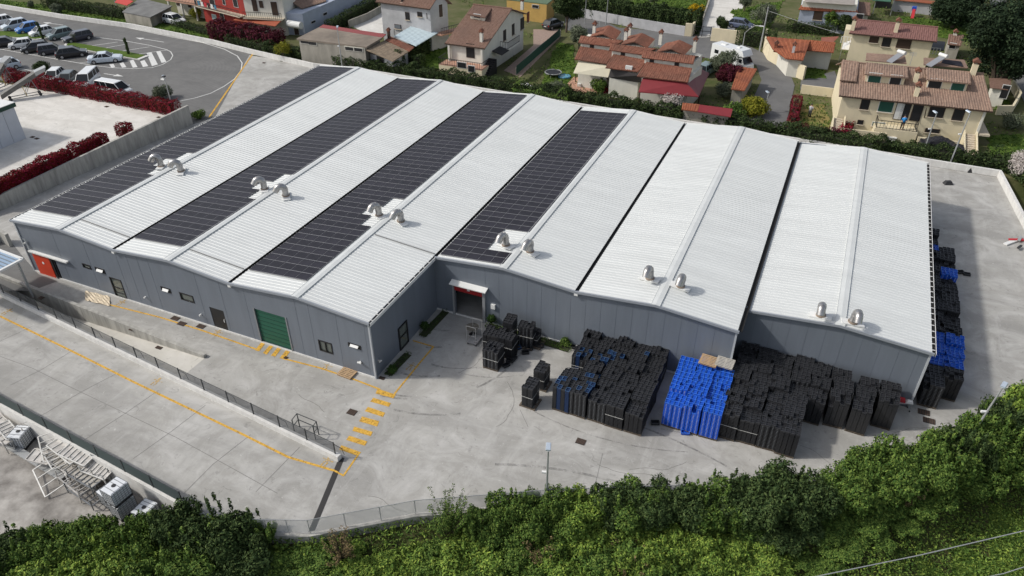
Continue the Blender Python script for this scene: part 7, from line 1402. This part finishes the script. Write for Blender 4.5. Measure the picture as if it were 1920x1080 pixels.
tree((372, 222), 1.0, .9, m_mid, 'low green bush at the end of the retaining wall', 2000, .12, .05, 32, th=.2); tree((660, 5), 3.5, 2.2, m_hedge, 'dark tree behind the low bluish extension', 7000, .2, .15, 33); tree((1125, 175), 1.7, 1.2, m_mid, 'green shrub at the edge of the patio', 3500, .14, .06, 34, th=.3); tree((1040, 178), 1.4, 1.6, m_oli, 'grey green bush behind the rear hedge left of the patio', 3500, .14, .06, 35, th=.3)
tree((1515, 30), 2.0, 1.6, m_mid, 'green bush at the left corner of the bluish house', 3500, .17, .1, 36, th=.3); tree((1895, 240), 1.6, 1.6, m_oli, 'bare grey bush behind the right garden', 2500, .14, .1, 37, th=.3)
hedge(V3(1180, 180)[:2], V3(1130, 172)[:2], 1.4, .8, m_redl, 'low red bush row in front of the covered porch', seed=41); hedge(V3(1484, 240)[:2], V3(1492, 198)[:2], 1.1, 1.3, leafmat('dull_red_leaf', (.13, .014, .018), isl=.6), 'red hedge column at the road corner of the small lawn', seed=42); hedge(V3(1500, 255)[:2], V3(1580, 262)[:2], 1.2, 1.2, m_plum, 'plum red hedge along the small lawn', seed=43); hedge(V3(1580, 262)[:2], V3(1592, 235)[:2], 1.3, 1.3, m_redl, 'red hedge beside the left outside steps', seed=44)
hedge(V3(412, 72)[:2], V3(520, 92)[:2], 3.0, 2.6, m_plum, 'tall plum red hedge in front of the red house', seed=45, size=.22, wob=.25); hedge(V3(430, 84)[:2], V3(505, 98)[:2], 1.2, 1.4, m_hedge, 'clipped green hedge behind the white wall below the plum one', seed=46)
hedge(V3(1080, 28)[:2], V3(1305, 60)[:2], 2.4, 3.2, m_hedge, 'tall dark hedge along the road behind the row of houses', seed=47, size=.24, wob=.25); hedge(V3(790, 126)[:2], V3(762, 118)[:2], 1.5, 1.6, m_hedge, 'short hedge at the lower end of the small lawn', seed=48); hedge(V3(745, 128)[:2], V3(828, 78)[:2], 1.7, 2.2, m_hedge, 'dark hedge running up beside the blue metal canopy', seed=49, size=.2, wob=.2)
hedge(V3(620, 62)[:2], V3(708, 12)[:2], 1.6, 1.9, m_hedge, 'clipped dark hedge beside the paved court', seed=50); hedge(V3(90, 12)[:2], V3(235, 34)[:2], 1.8, 1.7, m_hedge, 'clipped hedge above the car park road', seed=51); hedge(V3(1386, 82)[:2], V3(1445, 90)[:2], 2.2, 2.6, m_hedge, 'dark square hedge right of the cream lane wall', seed=52); hedge(V3(1478, 58)[:2], V3(1560, 66)[:2], 1.6, 1.6, m_hedge, 'hedge behind the orange roofed house', seed=53); hedge(V3(1640, 292)[:2], V3(1480, 262)[:2], 1.4, 1.6, m_hedge, 'irregular hedge between the road corner and the hall', seed=54, wob=.25); hedge(V3(330, 48)[:2], V3(395, 66)[:2], 1.2, 1.0, m_hedge, 'low dark hedge along the verge under the white crossover', seed=55)
hedge(V3(970, 180)[:2], V3(1060, 196)[:2], 1.6, 1.4, m_mid, 'loose green hedge in the garden left of the patio', seed=56, wob=.3)
hedge(V3(1860, 300)[:2], V3(1930, 345)[:2], 1.6, 1.2, m_hedge, 'rough hedge beyond the far right yard corner', seed=57, wob=.3)
